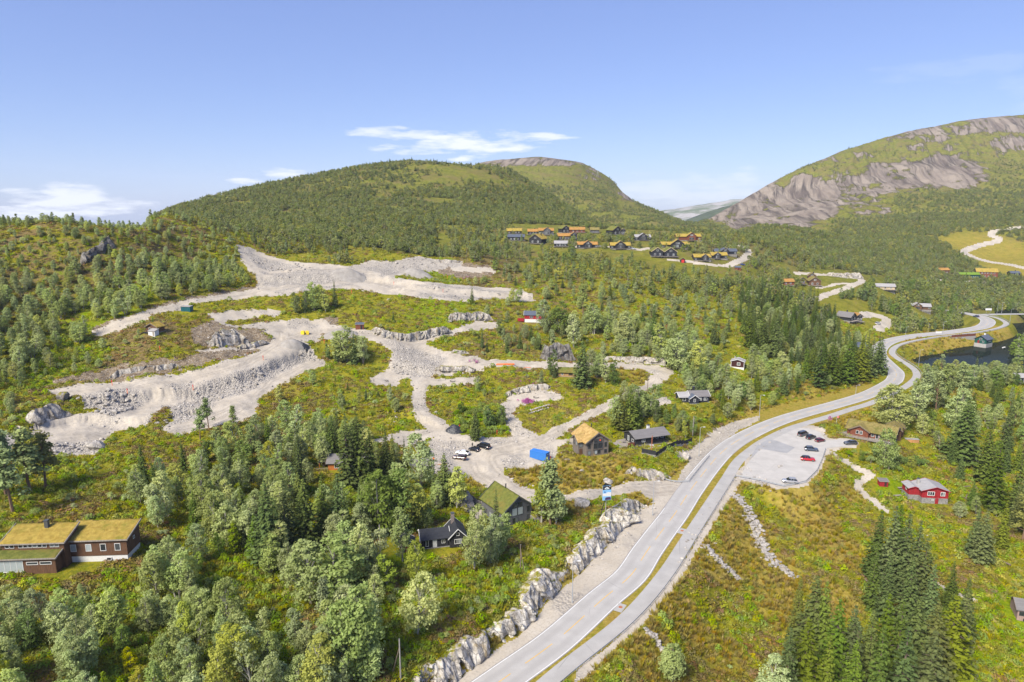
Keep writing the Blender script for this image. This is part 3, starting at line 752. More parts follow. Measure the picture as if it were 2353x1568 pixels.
def paint():
    px, py = to_px(GX, GY, GZ)
    out = {}
    CX, CY_ = GX[::3, ::3], GY[::3, ::3]
    def up(a):
        a = np.stack([np.interp(np.arange(NU), np.arange(0, NU, 3), r) for r in a])
        return np.stack([np.interp(np.arange(NV), np.arange(0, NV, 3), a[:, j]) for j in range(NU)], 1)
    for k, L in BLOBS.items():
        a = np.zeros(CX.shape)
        for bx, by, r, s in L:
            c = hit(bx, by)
            zc = CP * c[1] - SP * (c[2] - CAM_Z)
            rm = r * zc / FPX                              # radius on the ground across the view
            ang = max(.12, (CAM_Z - c[2]) / c[1] + .10) if c[1] < 700 else .35
            dx = (CX - c[0]) / rm; dy = (CY_ - c[1]) / (rm / min(1, ang * 1.8))
            d2 = dx * dx + dy * dy
            a = np.maximum(a, s * np.clip(1.25 - d2, 0, 1))
        out[k] = up(a)
    # bare rock: steepness plus the cliffs of the far mountains
    gy, gx = np.gradient(GZ)
    dy = np.gradient(GY, axis=0); dx = np.gradient(GX, axis=1)
    slope = np.hypot(gx / dx, (gy - gx / dx * np.gradient(GX, axis=0)) / dy)
    far = sstep(1150, 1400, GY)
    rock = np.zeros(GX.shape)
    def blob(bx, by, rx, ry, s, ymin=0):
        j = slice(np.searchsorted(gv, math.log(ymin) * VS), None)
        d2 = ((px[j] - bx) / rx) ** 2 + ((py[j] - by) / ry) ** 2
        rock[j] = np.maximum(rock[j], s * np.clip(1.3 - d2, 0, 1))
    for b in [(1755,468,120,62,.78),(1680,496,80,26,.70),(1860,455,110,66,.80),(1960,430,120,50,.62),(2080,400,130,48,.72),(2180,395,110,48,.78),(1800,515,120,36,.74),(1730,512,80,26,.72),(1980,470,80,36,.52),(2250,340,130,24,.55),(2150,330,150,34,.44),(2050,325,130,26,.50),(2300,285,150,26,.72),(2150,300,140,18,.64),(1930,362,110,20,.50),(1240,372,160,14,.72),(1130,375,90,11,.62),(1370,400,60,20,.5),(1440,440,30,36,.55),(2330,330,70,30,.6),(2020,480,50,20,.5)]:
        blob(*b, 1100)
    for b in [(700,440,60,10,.30),(500,450,120,10,.30),(430,468,60,8,.36),(620,450,60,10,.3),(560,470,60,8,.28)]: blob(*b, 600)
    # streaked, uneven margins
    rock = rock * (0.75 + 0.5 * fbm(GX / 60, GY / 60, 4, 33))
    fd = sd_poly(GX[:600], GY[:600], flat_poly, 4); out['dry'][:600] = np.maximum(out['dry'][:600], np.where(fd < 2.5, .62, 0))
    out['moor'] = sstep(400, 620, GY) * (1 - .7 * np.clip(out['dry'] * 1.6, 0, 1))
    out['heath'] = np.maximum(out['heath'], .12 * sstep(420, 700, GY))
    out['rock'] = np.clip(rock + far * sstep(1.0, 1.6, slope) * .25, 0, 1)
    g = FC['gdist']
    rb = fbm(GX / 11, GY / 11, 4, 44)
    out['rubble'] = np.clip(sstep(.57, .68, rb) * .7, 0, 1)
    return out
ATT = paint()
NR = int(np.searchsorted(gv, math.log(700.0) * VS))
for _p, _s in [([(570,585),(640,600),(700,615),(760,620),(640,640),(600,628)],1), ([(830,615),(900,602),(965,590),(1060,602),(1060,613),(960,628),(930,622),(880,640)],1), ([(600,640),(740,625),(850,625),(810,655),(700,662),(600,660)],1),
               ([(960,655),(1100,665),(1200,668),(1226,688),(1100,690),(960,684)],1), ([(170,915),(300,890),(330,930),(260,960),(190,945)],1), ([(430,900),(560,850),(720,795),(745,822),(620,880),(560,905),(470,930)],1), ([(330,975),(400,930),(480,900),(480,950),(380,990)],.9),
               ([(130,1046),(110,1015),(240,1005),(225,1040)],1), ([(900,800),(960,800),(1030,820),(1000,860),(950,880),(900,850)],1), ([(945,870),(985,870),(985,960),(950,950)],.8), ([(840,950),(930,945),(940,985),(870,1000)],1), ([(1150,932),(1180,915),(1180,955),(1240,1000),(1185,1006)],.6),
               ([(1200,1030),(1262,1020),(1282,1040),(1262,1062)],.6), ([(1590,1060),(1660,990),(1740,960),(1690,990),(1620,1060),(1560,1130)],.7), ([(985,1015),(1035,1015),(1035,1055),(985,1055)],.5)]:
    _q = P(_p); _d = sd_poly(GX[:NR], GY[:NR], _q, 3.0)
    ATT['rubble'][:NR] = np.where(_d < 1.5, np.maximum(ATT['rubble'][:NR], _s * (1 - sstep(-1.5, 1.5, _d))), ATT['rubble'][:NR])
ATT['rut'] = np.zeros(GX.shape)
# driven tracks stay fine
for _c, _w in [([(205,765),(330,724),(450,692),(590,672),(740,655),(850,650),(960,668),(1100,676),(1200,682)],9), ([(560,600),(590,618),(640,625),(760,618),(860,628)],7), ([(640,790),(560,832),(420,868),(300,885),(110,897)],10), ([(745,828),(640,878),(560,935),(420,985),(200,1000),(110,1010)],10),
               ([(520,748),(640,760),(650,785),(740,760),(860,770),(960,792),(1110,832),(1250,840),(1400,840),(1530,852),(1500,885),(1390,932),(1280,1000),(1180,1030),(1110,1050),(1140,1100),(1260,1148),(1400,1132),(1540,1125)],9), ([(965,800),(1050,765),(1130,746)],7), ([(1060,1000),(990,960),(962,930),(962,870)],5), ([(985,878),(1100,874)],8), ([(860,875),(925,868)],8), ([(910,1010),(990,992)],12), ([(1180,918),(1285,908)],10)]:
    _q = resample(spline(P(_c), 6), 4.0); _b = (GX[:NR] > _q[:, 0].min() - 12) & (GX[:NR] < _q[:, 0].max() + 12) & (GY[:NR] > _q[:, 1].min() - 12) & (GY[:NR] < _q[:, 1].max() + 12)
    _xb, _yb = GX[:NR][_b], GY[:NR][_b]; _d = dist_line(_xb, _yb, _q)
    ATT['rubble'][:NR][_b] *= sstep(_w * .35, _w * .62, _d + (fbm(_xb / 4, _yb / 4, 2, 5) - .5) * 3)
    for _o in (-2.6, 0, 1.9): ATT['rut'][:NR][_b] = np.maximum(ATT['rut'][:NR][_b], np.where(_d < 6, 1, 0) * np.exp(-((np.abs(_d + _o + (vnoise(_xb / 9, _yb / 9, 88) - .5) * 1.8) - .85) / .38) ** 2) * sstep(.35, .6, fbm(_xb / 14, _yb / 14, 2, 17 + int(_o))))

for _q, _w in track_lines:
    _b = (GX[:NR] > _q[:, 0].min() - 12) & (GX[:NR] < _q[:, 0].max() + 12) & (GY[:NR] > _q[:, 1].min() - 12) & (GY[:NR] < _q[:, 1].max() + 12)
    _xb, _yb = GX[:NR][_b], GY[:NR][_b]; ATT['rubble'][:NR][_b] *= sstep(_w * .5 + 1, _w * .5 + 3, dist_line(_xb, _yb, _q))

def build_land():
    cls = FC['cls']
    V = np.stack([GX.ravel(), GY.ravel(), GZ.ravel()], 1)
    i = np.arange(NV - 1)[:, None] * NU + np.arange(NU - 1)[None]
    quads = np.stack([i, i + 1, i + NU + 1, i + NU], -1).reshape(-1, 4)
    qc = cls.ravel()[quads].max(1)
    # keep a margin round the frame; what no side step could show is left out
    ucen = GU.ravel()[quads[:, 0]]; ycen = GY.ravel()[quads[:, 0]]
    keep = np.ones(len(quads), bool)
    for k, name, mat in ((0, 'ground', 'ground'), (1, 'gravel_ground', 'gravel'), (2, 'bare_soil', 'soil')):
        q = quads[(qc == k) & keep]
        used, inv = np.unique(q, return_inverse=True)
        me = np_mesh(name, V[used], inv.reshape(-1, 4), mat, True)
        atts = ('dry', 'lush', 'heath', 'rock', 'moor') if k == 0 else (('rubble', 'rut') if k == 1 else ())
        for a in atts:
            at = me.attributes.new(a, 'FLOAT', 'POINT'); at.data.foreach_set('value', ATT[a].ravel()[used].astype(np.float32))
        o = bpy.data.objects.new(name, me); link(o); tag(o, kind='structure')
build_land()
def lake():
    x = lake_poly[:, 0]; y = lake_poly[:, 1]
    o = mesh_obj('lake', [(x.min() - 15, y.min() - 15, LAKE_Z), (x.max() + 60, y.min() - 15, LAKE_Z), (x.max() + 60, y.max() + 60, LAKE_Z), (x.min() - 15, y.max() + 60, LAKE_Z)], [(0, 1, 2, 3)], 'water')
    tag(o, kind='structure')
lake()
def far_mountain():
    """the pale mountain closing the valley and the dark spur before it"""
    def ridge(name, pts_, Y, depth, seed, amp, mat):
        R = np.array([at_y(px, py, Y) for px, py in pts_]); R = resample(R, depth / 40)
        rows = []
        for k in range(26):
            t = k / 25.0
            f = t if t < .5 else 1 - t
            y = Y + (t - .5) * depth
            hgt = np.maximum(R[:, 2] + 90, 0) * np.sin(math.pi * t) ** .8 - 90
            n = (fbm(R[:, 0] / (depth * .12), np.full(len(R), y) / (depth * .12), 5, seed) - .5) * amp * (1 - abs(t - .5) * .6)
            rows.append(np.stack([R[:, 0], np.full(len(R), y), hgt + n], 1))
        V = np.concatenate(rows); m = len(R)
        i = np.arange(25)[:, None] * m + np.arange(m - 1)[None]
        Q = np.stack([i, i + 1, i + m + 1, i + m], -1).reshape(-1, 4)
        o = bpy.data.objects.new(name, np_mesh(name, V, Q, mat, True)); link(o); tag(o, kind='structure')
    t = NT('mountain_rock'); p = t.geo()
    c = t.mix(t.rng(t.noise(p, .006, 6, .65), .42, .58), (.10, .125, .055), (.33, .31, .29)); t.pbsdf(c, .95, t.bump(t.noise(p, .02, 5), .8, 12), 0, .1); done(t, 'mountain_rock')
    t = NT('mountain_wood'); p = t.geo()
    c = t.mix(t.rng(t.noise(p, .01, 6, .65), .38, .62), (.028, .045, .02), (.075, .095, .04)); t.pbsdf(c, .95, t.bump(t.noise(p, .05, 4), .8, 8), 0, .1); done(t, 'mountain_wood')
    ridge('mountain', [(1300,520),(1400,505),(1480,490),(1540,482),(1580,476),(1630,466),(1660,460),(1700,457),(1760,462),(1850,478),(1960,500)], 6200, 2600, 3, 60, 'mountain_rock')
    ridge('wooded_spur', [(1540,540),(1580,514),(1610,498),(1640,486),(1690,470),(1740,462),(1800,455)], 3600, 1400, 4, 30, 'mountain_wood')
far_mountain()
# ------------------------------------------------------------------ roads, markings, railings, lamps, poles
def tangents(Pl):
    t = np.gradient(Pl[:, :2], axis=0); t /= np.linalg.norm(t, axis=1)[:, None] + 1e-9
    return t, np.stack([-t[:, 1], t[:, 0]], 1)
def strip(name, Pl, wl, wr, z, mat, parent=None, cols=2, attr=False, kind=None):
    """ribbon along a line; wl/wr: offsets to the left and right (may be arrays)"""
    t, n = tangents(Pl); m = len(Pl)
    wl = np.broadcast_to(wl, m); wr = np.broadcast_to(wr, m)
    V = []; A = []
    for k in range(cols):
        f = k / (cols - 1); off = wl * (1 - f) + wr * f
        V.append(np.stack([Pl[:, 0] + n[:, 0] * off, Pl[:, 1] + n[:, 1] * off, np.full(m, z)], 1)); A.append(np.full(m, 2 * f - 1))
    V = np.concatenate(V); A = np.concatenate(A)
    i = np.arange(cols - 1)[:, None] * m + np.arange(m - 1)[None]
    Q = np.stack([i, i + m, i + m + 1, i + 1], -1).reshape(-1, 4)
    me = np_mesh(name, V, Q, mat)
    if attr:
        at = me.attributes.new('across', 'FLOAT', 'POINT'); at.data.foreach_set('value', A.astype(np.float32))
    o = bpy.data.objects.new(name, me); link(o, parent)
    if kind: tag(o, kind=kind)
    return o
HW = 3.55 + 1.0 * sstep(360, 440, main_line[:, 1])          # half width between the edge lines
road = strip('main_road', main_line, HW + .35, -HW - .35, .03, 'asphalt', cols=13, attr=True, kind='structure')
lot = mesh_obj('parking_lot', [(p[0], p[1], .012) for p in PAVED], [tuple(range(len(PAVED)))[::-1]], 'lot_asphalt')
tag(lot, kind='structure')
_ap = [at_z(*p, 0) for p in [(1722,1056),(1749,1032),(1808,1042),(1827,1029),(1784,1013),(1765,1010),(1740,1024)]]
tag(mesh_obj('asphalt_apron', [(p[0], p[1], .024) for p in _ap], [tuple(range(len(_ap)))], 'apron_asphalt'), kind='structure')
cyc = strip('cycle_path', path_line, 1.75, -1.75, .02, 'path_asphalt', cols=3, kind='structure')
strip('side_road', side_line, 3.2, -3.2, .024, 'path_asphalt', cols=3, kind='structure')
_mpx = to_px(main_line[:, 0], main_line[:, 1], main_line[:, 2])
def markings():
    t, n = tangents(main_line)
    def seg(name, sl, off, w, mat):
        strip(name, main_line[sl], off[sl] + w / 2, off[sl] - w / 2, .040, mat, road)
    py = _mpx[1]; idx = np.arange(len(main_line))
    # edge lines, broken at the lane on the left and the car park on the right
    for side in (1, -1):
        ok = ~((py < 1172) & (py > 1110)) if side > 0 else ~((py < 1040) & (py > 1003))
        run = []
        for k in idx:
            if ok[k]: run.append(k)
            if (not ok[k] or k == idx[-1]) and len(run) > 2:
                seg('edge_line', slice(run[0], run[-1] + 1), HW * side, .17, 'line_white')
            if not ok[k]: run = []
    k = 0
    while k < len(main_line) - 6:
        seg('centre_dash', slice(k, k + 5), HW * 0, .16, 'line_yellow'); k += 6
markings()
# inspection covers in the grass strip
plain('rust', (.36, .12, .055), .8); plain('galvanised', (.36, .38, .40), .5, .3); plain('steel_dark', (.10, .105, .11), .5, .4)
plain('concrete', (.33, .32, .30), .9, var=.15, scale=1.5); plain('white_paint', (.60, .60, .585), .6, var=.06)
plain('black_paint', (.022, .023, .026), .55, var=.2); plain('pole_wood', (.16, .125, .095), .9, var=.25, scale=4); plain('grey_pole_wood', (.27, .25, .23), .9, var=.2, scale=4)
def slab_cover(px, py, label):
    c = at_z(px, py, 0); e = empty('manhole_cover', (c[0], c[1], .0), math.radians(60))
    tag(e, label, 'manhole cover', 'rusty covers in the grass strip')
    MB().box(-1.6, 1.6, -.9, .9, .005, .05).build('concrete_slab', 'concrete', e)
    MB().tube([(0.2, 0, .04), (0.2, 0, .085)], .42, 14).build('lid', 'rust', e)
slab_cover(1425, 1397, 'rusty round cover on slab in grass strip, nearer of two')
slab_cover(1567, 1221, 'rusty round cover on slab in grass strip, farther of two')

def guard_rail(Pl, label, h=.75, step=4.0, name='guard_rail', mat='galvanised', zfun=None):
    Pl = resample(np.asarray(Pl), step)
    z = np.array([h_at(p[0], p[1]) for p in Pl]) if zfun is None else np.array([zfun(p) for p in Pl])
    c = Pl[len(Pl) // 2]
    e = empty(name, (c[0], c[1], z[len(Pl) // 2])); tag(e, label, 'guard rail', 'steel railings by the road')
    t, n = tangents(Pl)
    R = [(p[0] - c[0], p[1] - c[1], zz - e.location.z) for p, zz in zip(Pl, z)]
    m = MB()
    for a, b, ta, tb in zip(R[:-1], R[1:], n[:-1], n[1:]):
        V = []
        for q, nn in ((a, ta), (b, tb)):
            for dy, dz in ((.03, h - .32), (.09, h - .22), (.03, h - .16), (.09, h - .10), (.03, h), (-.01, h), (-.01, h - .32)):
                V.append((q[0] + nn[0] * dy, q[1] + nn[1] * dy, q[2] + dz))
        m.add(V, [(i, (i + 1) % 7, 7 + (i + 1) % 7, 7 + i) for i in range(7)])
    m.build('rail', mat, e)
    pm = MB().box(-.06, .06, -.05, .02, -.3, h - .05).build('post', mat, e)
    pm.location = R[0]
    for q in R[1:]:
        o = pm.copy(); link(o, e); o.location = q
def offset_line(Pl, off):
    t, n = tangents(Pl); Q = Pl.copy(); Q[:, :2] += n * off; return Q
_pp = to_px(path_line[:, 0], path_line[:, 1], path_line[:, 2])
_near = path_line[(_pp[1] > 1092)]
guard_rail(offset_line(_near, -2.15), 'long galvanised guard rail beside the cycle path at the bottom')
guard_rail([at_z(*p, 0) for p in [(1690,1096),(1757,1109),(1800,1120),(1850,1111),(1877,1085),(1890,1056),(1897,1034)]], 'galvanised guard rail round the edge of the car park', .8, 3.0)
_far = path_line[(_pp[1] < 872) & (path_line[:, 1] < 560)]
guard_rail(offset_line(_far, -2.2), 'distant guard rail curving round the bend above the lake')
guard_rail([at_z(*p, .3) for p in [(1522,1102),(1555,1108),(1582,1108),(1600,1085),(1630,1048)]], 'short curved guard rail where the gravel lane meets the road', .7, 3.0)

def lamp(px, py, top_py, label, z=None, arm=(1, 0)):
    g = hit(px, py) if z is None else at_z(px, py, z)
    zc = CP * g[1] - SP * (g[2] - CAM_Z)
    dep = math.atan2(CAM_Z - g[2], g[1])
    h = (py - top_py) * zc / FPX / math.cos(dep)
    e = empty('street_lamp', tuple(g)); tag(e, label, 'street lamp', 'grey street lamps along the road')
    MB().tube([(0, 0, -.3), (0, 0, h * .5), (0, 0, h)], [.11, .085, .06], 8).build('pole', 'galvanised', e)
    a = MB().tube([(0, 0, h - .05), (arm[0] * .5, arm[1] * .5, h + .12), (arm[0] * 1.3, arm[1] * 1.3, h + .15)], .045, 6).build('arm', 'galvanised', e)
    MB().box(arm[0] * 1.3 - .35, arm[0] * 1.3 + .35, arm[1] * 1.3 - .14, arm[1] * 1.3 + .14, h + .08, h + .22).build('lamp_head', 'white_paint', a)
    MB().tube([(0, 0, 0), (0, 0, .35)], .16, 8).build('base', 'galvanised', e)
lamp(1315, 1385, 1298, 'tall street lamp on the gravel verge below the blasted rock', .0)
lamp(1499.7, 1184, 1110, 'street lamp at the mouth of the gravel lane', .1)
lamp(1606, 1047, 984, 'street lamp beside the black board fence', .3)
lamp(1744, 967, 909, 'street lamp in front of the birches above the road', .1, (.8, -.6))
lamp(1966, 907, 886, 'short lamp post on the grass verge before the bend')
lamp(2110, 846, 805, 'street lamp at the lake shore by the bend', -1.0)
lamp(2165, 775, 740, 'street lamp between road and cycle path near the sign panel', 0)
lamp(2080.6, 773, 752, 'street lamp left of the far straight, by the trees', 0)
lamp(2290, 725, 698, 'left one of two lamps where the side road leaves', 0)
lamp(2301, 722, 696, 'right one of two lamps where the side road leaves', 0)
lamp(2320, 743, 711, 'street lamp on the outside of the far bend', 0)

def pole(px, py, top_py, label, mat='grey_pole_wood', brace=None, cross=False, z=None):
    g = hit(px, py) if z is None else at_z(px, py, z)
    zc = CP * g[1] - SP * (g[2] - CAM_Z)
    h = (py - top_py) * zc / FPX / math.cos(math.atan2(CAM_Z - g[2], g[1]))
    e = empty('utility_pole', tuple(g)); tag(e, label, 'utility pole', 'wooden utility poles')
    MB().tube([(0, 0, -.4), (0, 0, h)], [.15, .11], 8).build('post', mat, e)
    MB().tube([(0, 0, h), (0, 0, h + .08)], [.13, .05], 8).build('cap', 'steel_dark', e)
    if cross: MB().box(-.9, .9, -.06, .06, h - .5, h - .38).build('crossarm', mat, e)
    if brace:
        MB().tube([(brace[0], brace[1], -.3 + float(h_at(g[0] + brace[0], g[1] + brace[1]) - g[2])), (0, 0, h * .82)], .1, 6).build('brace', 'pole_wood', e)
    return e, h
pole(921, 1569, 1480, 'grey utility pole with dark brace at the bottom edge above the rock', brace=(-1.6, .9))
pole(874, 1267, 1209, 'grey utility pole among the birches left of the black cabin')
pole(1196, 1311, 1255, 'brown utility pole with struts on the slope above the rock', 'pole_wood', brace=(.9, -.6))
pole(1488, 896, 857, 'dark utility pole inside the bend of the gravel lane', 'pole_wood', cross=True)
pole(1591.6, 1002, 958, 'grey utility pole among bushes right of the black cabin')
pole(1497, 1043, 1002, 'reddish utility pole in front of the black cabin', 'rust')
pole(1633, 901, 873, 'thin pole beside the dark blue house', cross=True)
pole(1728, 856, 822, 'grey utility pole beside the small dark red cabin')
pole(2066, 612, 592, 'pale utility pole in the far birch wood')
pole(2193, 640, 618, 'utility pole near the orange roofed building')

def road_sign(px, py, label, w=3.0, h=1.2, top=3.6, z=0):
    g = at_z(px, py, z); e = empty('road_sign', tuple(g)); tag(e, label, 'road sign', 'white direction signs')
    for s in (-1, 1): MB().tube([(s * w * .3, 0, -.2), (s * w * .3, 0, top)], .05, 6).build('post', 'galvanised', e)
    MB().box(-w / 2, w / 2, -.07, -.03, top - h, top).build('panel', 'white_paint', e)
road_sign(2270, 723, 'white direction sign at the far side road', 5.0, 1.6, 5.0)
road_sign(2156, 772, 'white direction sign beside the cycle path', 4.0, 1.2, 3.0)
def pylon(px, py, Y):
    g = hit(px, py); e = empty('power_pylon', tuple(g)); tag(e, 'lattice power pylon high on the far hill', 'pylon')
    m = MB()
    for sx in (-1, 1):
        for sy in (-1, 1): m.tube([(sx * 2.2, sy * 2.2, -1), (sx * .4, sy * .4, 17)], .22, 4)
    m.build('legs', 'galvanised', e)
    for zz, w in ((12, 4.5), (15.5, 3.5)): MB().box(-w, w, -.25, .25, zz, zz + .4).build('crossarm', 'galvanised', e)
    for zz in (3, 7, 10): MB().box(-2.2 + zz * .1, 2.2 - zz * .1, -.15, .15, zz, zz + .25).build('brace', 'galvanised', e)
pylon(1373, 407, 1900)
# ------------------------------------------------------------------ houses
def board_mat(key, col, var=.25):
    t = NT(key); o = t.obj()
    n = t.noise(t.mapv(o, (6, 6, .35)), 1.6, 3, .6)
    c = t.mix(t.rng(n, .35, .65), tuple(v * (1 - var) for v in col), tuple(v * (1 + var) for v in col))
    c = t.mix(t.rng(t.noise(o, .7, 4), .5, .75, 0, .35), c, tuple(v * .6 for v in col))
    w = t.n('ShaderNodeTexWave', wave_type='BANDS', bands_direction='DIAGONAL'); t.put(w.inputs[0], t.mapv(o, (1, 1, 0))); w.inputs['Scale'].default_value = 2.6
    t.pbsdf(c, .8, t.bump(w.outputs[0], .35, .03), 0, .2); return done(t, key)
board_mat('brown_wall', (.115, .062, .036)); board_mat('black_wall', (.026, .027, .030)); board_mat('grey_wall', (.105, .107, .115)); board_mat('taupe_wall', (.165, .140, .118))
board_mat('red_wall', (.27, .018, .022)); board_mat('orange_wall', (.36, .125, .030)); board_mat('log_wall', (.33, .205, .10)); board_mat('darkred_wall', (.050, .018, .016))
board_mat('navy_wall', (.026, .029, .038)); board_mat('teal_wall', (.012, .075, .060)); board_mat('redbrown_wall', (.16, .055, .032)); board_mat('cream_wall', (.42, .34, .23)); board_mat('pink_wall', (.30, .21, .18))
board_mat('deck', (.27, .24, .205)); board_mat('orange_wood', (.42, .22, .09))
def turf_mat(key, a, b, c2):
    t = NT(key); p = t.geo()
    c = t.mix(t.rng(t.noise(p, 1.1, 5, .65), .36, .64), a, b)
    c = t.mix(t.rng(t.noise(p, .35, 4, .6), .5, .68, 0, .8), c, c2)
    t.pbsdf(c, .95, t.bump(t.noise(p, 6, 4, .7), 1.0, .25), 0, .08); return done(t, key)
turf_mat('turf_gold', (.28, .195, .040), (.41, .30, .070), (.20, .185, .03)); turf_mat('turf_green', (.100, .118, .026), (.170, .175, .042), (.19, .15, .04)); turf_mat('turf_straw', (.34, .215, .075), (.50, .35, .14), (.26, .19, .05))
turf_mat('turf_lime', (.11, .20, .02), (.18, .27, .04), (.13, .2, .03)); turf_mat('turf_moss', (.17, .14, .045), (.26, .21, .075), (.12, .125, .03)); turf_mat('turf_orange', (.30, .155, .045), (.40, .22, .07), (.24, .17, .04))
def sheet_mat(key, col, metallic=0.0, rough=.55):
    t = NT(key); o = t.obj()
    w = t.n('ShaderNodeTexWave', wave_type='BANDS', bands_direction='X'); t.put(w.inputs[0], o); w.inputs['Scale'].default_value = 1.1
    c = t.mix(t.rng(t.noise(t.mapv(o, (.3, 2.5, 1)), 1.2, 4), .35, .7), tuple(v * .82 for v in col), tuple(min(1, v * 1.12) for v in col))
    t.pbsdf(c, rough, t.bump(w.outputs[0], .4, .05), metallic, .3); return done(t, key)
sheet_mat('roof_grey', (.17, .16, .155)); sheet_mat('roof_pale', (.32, .31, .305)); sheet_mat('roof_black', (.030, .032, .037)); sheet_mat('roof_slate', (.085, .10, .13))
def glass_mat():
    t = NT('window_glass'); r = t.n('ShaderNodeObjectInfo').outputs['Random']
    t.pbsdf(t.mix(t.rng(r, .55, .9), (.025, .03, .035), (.20, .22, .22)), .08, None, 0, .6); return done(t, 'window_glass')
glass_mat()
plain('curtain_glass', (.32, .36, .37), .12, 0, .6, .06); plain('emblem_red', (.7, .12, .05), .4); plain('brick', (.20, .165, .15), .9, var=.3, scale=5)
plain('stone_wall', (.22, .21, .195), .95, var=.35, scale=2.2, bump=.1); plain('red_paint', (.55, .035, .03), .5); plain('yellow_paint', (.75, .55, .03), .5)
plain('blue_paint', (.035, .17, .50), .45, var=.08); plain('teal_paint', (.01, .09, .11), .5); plain('orange_plastic', (.75, .17, .05), .5); plain('flag_blue', (.02, .06, .25), .8)

class House:
    def __init__(self, name, loc, rz, label, cat='house', group=None):
        self.e = empty(name, tuple(map(float, loc)), math.radians(rz)); tag(self.e, label, cat, group)
    def slab(self, x0, x1, y0, y1, z0, z1, mat, name='foundation'):
        return MB().box(x0, x1, y0, y1, z0, z1).build(name, mat, self.e)
    def gable(self, x0, x1, y0, y1, z0, zw, rise, wall, roof, axis='x', over=.5, thick=.22, wname='wall', barge=None, turf=None, trim=True, low=None):
        """gabled volume; ridge along axis. low: (dz on the +side eave) for uneven roofs"""
        if axis == 'x': a0, a1, b0, b1 = x0, x1, y0, y1
        else: a0, a1, b0, b1 = y0, y1, x0, x1
        bm = (b0 + b1) / 2; half = (b1 - b0) / 2
        # walls: pentagon prism
        prof = [(b0, z0), (b1, z0), (b1, zw), (bm, zw + rise), (b0, zw)]
        m = MB()
        if axis == 'x': m.prism(prof, 'x', a0, a1)
        else: m.prism(prof, 'y', a0, a1)
        m.build(wname, wall, self.e)
        s = rise / half
        turf = turf if turf is not None else roof.startswith('turf')
        A0, A1 = a0 - over, a1 + over
        r = self._roof(A0, A1, [(b0 - over, zw - over * s), (bm, zw + rise), (b1 + over, zw - over * s)], thick, roof, axis, turf)
        if trim:
            bmat = barge or ('white_paint' if False else 'pole_wood')
            for A in (A0, A1):
                m = MB(); w = .05
                for (q0, q1) in (((b0 - over, zw - over * s), (bm, zw + rise)), ((bm, zw + rise), (b1 + over, zw - over * s))):
                    pr = [(q0[0], q0[1] - .04), (q1[0], q1[1] - .04), (q1[0], q1[1] + thick + .05), (q0[0], q0[1] + thick + .05)]
                    m.prism(pr, axis, A - w, A + w)
                m.build('bargeboard', bmat, r)
        return r
    def _roof(self, A0, A1, prof, thick, mat, axis, turf):
        """roof slab following a profile [(b,z)...]; turf roofs get an uneven grass top"""
        def pt(a, b, z): return (a, b, z) if axis == 'x' else (b, a, z)
        if not turf:
            poly = [(b, z + .003) for b, z in prof] + [(b, z + thick) for b, z in prof[::-1]]
            m = MB().prism(poly, axis, A0, A1)
            return m.build('roof', mat, self.e)
        # grid
        na = max(4, int((A1 - A0) / .45)); B = []
        for (b0, z0), (b1, z1) in zip(prof[:-1], prof[1:]):
            k = max(3, int(math.hypot(b1 - b0, z1 - z0) / .45))
            for i in range(k): B.append((b0 + (b1 - b0) * i / k, z0 + (z1 - z0) * i / k))
        B.append(prof[-1]); nb = len(B)
        V = []; F = []
        sd = random.randint(0, 999)
        for i in range(na + 1):
            a = A0 + (A1 - A0) * i / na
            for j, (b, z) in enumerate(B):
                n = (float(vnoise(a * 1.3 + sd, b * 1.3, 3)) - .5) * .22 + (float(vnoise(a * 3.1 + sd, b * 3.1, 4)) - .5) * .16
                e = -.06 if (i in (0, na) or j in (0, nb - 1)) else 0
                V.append(pt(a, b, z + thick + n + e + (.10 if 0 < j < nb - 1 and abs(b - (prof[0][0] + prof[-1][0]) / 2) < .3 else 0)))
        base = len(V)
        for i in range(na + 1):
            a = A0 + (A1 - A0) * i / na
            for j, (b, z) in enumerate(B): V.append(pt(a, b, z + .004))
        for i in range(na):
            for j in range(nb - 1):
                q = i * nb + j
                F.append((q, q + 1, q + nb + 1, q + nb)); F.append((base + q, base + q + nb, base + q + nb + 1, base + q + 1))
        for i in range(na):
            for j in (0, nb - 1):
                q = i * nb + j; F.append((q, q + nb, base + q + nb, base + q))
        for i in (0, na):
            for j in range(nb - 1):
                q = i * nb + j; F.append((q, q + 1, base + q + 1, base + q))
        m = MB().add(V, F)
        return m.build('roof', mat, self.e, True)
    def shed(self, x0, x1, y0, y1, z0, zf, zb, wall, roof, over=.4, thick=.22, turf=None):
        """mono-pitch volume: eave height zf at y0, zb at y1"""
        MB().prism([(y0, z0), (y1, z0), (y1, zb), (y0, zf)], 'x', x0, x1).build('wall', wall, self.e)
        s = (zb - zf) / (y1 - y0)
        turf = turf if turf is not None else roof.startswith('turf')
        r = self._roof(x0 - over, x1 + over, [(y0 - over, zf - over * s), (y1 + over, zb + over * s)], thick, roof, 'x', turf)
        for x in (x0 - over, x1 + over):
            MB().prism([(y0 - over, zf - over * s - .05), (y1 + over, zb + over * s - .05), (y1 + over, zb + over * s + thick + .06), (y0 - over, zf - over * s + thick + .06)], 'x', x - .06, x + .06).build('bargeboard', 'deck', r)
        MB().box(x0 - over, x1 + over, y0 - over - .06, y0 - over - .01, zf - over * s - .05, zf - over * s + thick + .02).build('fascia', 'deck', r)
        return r
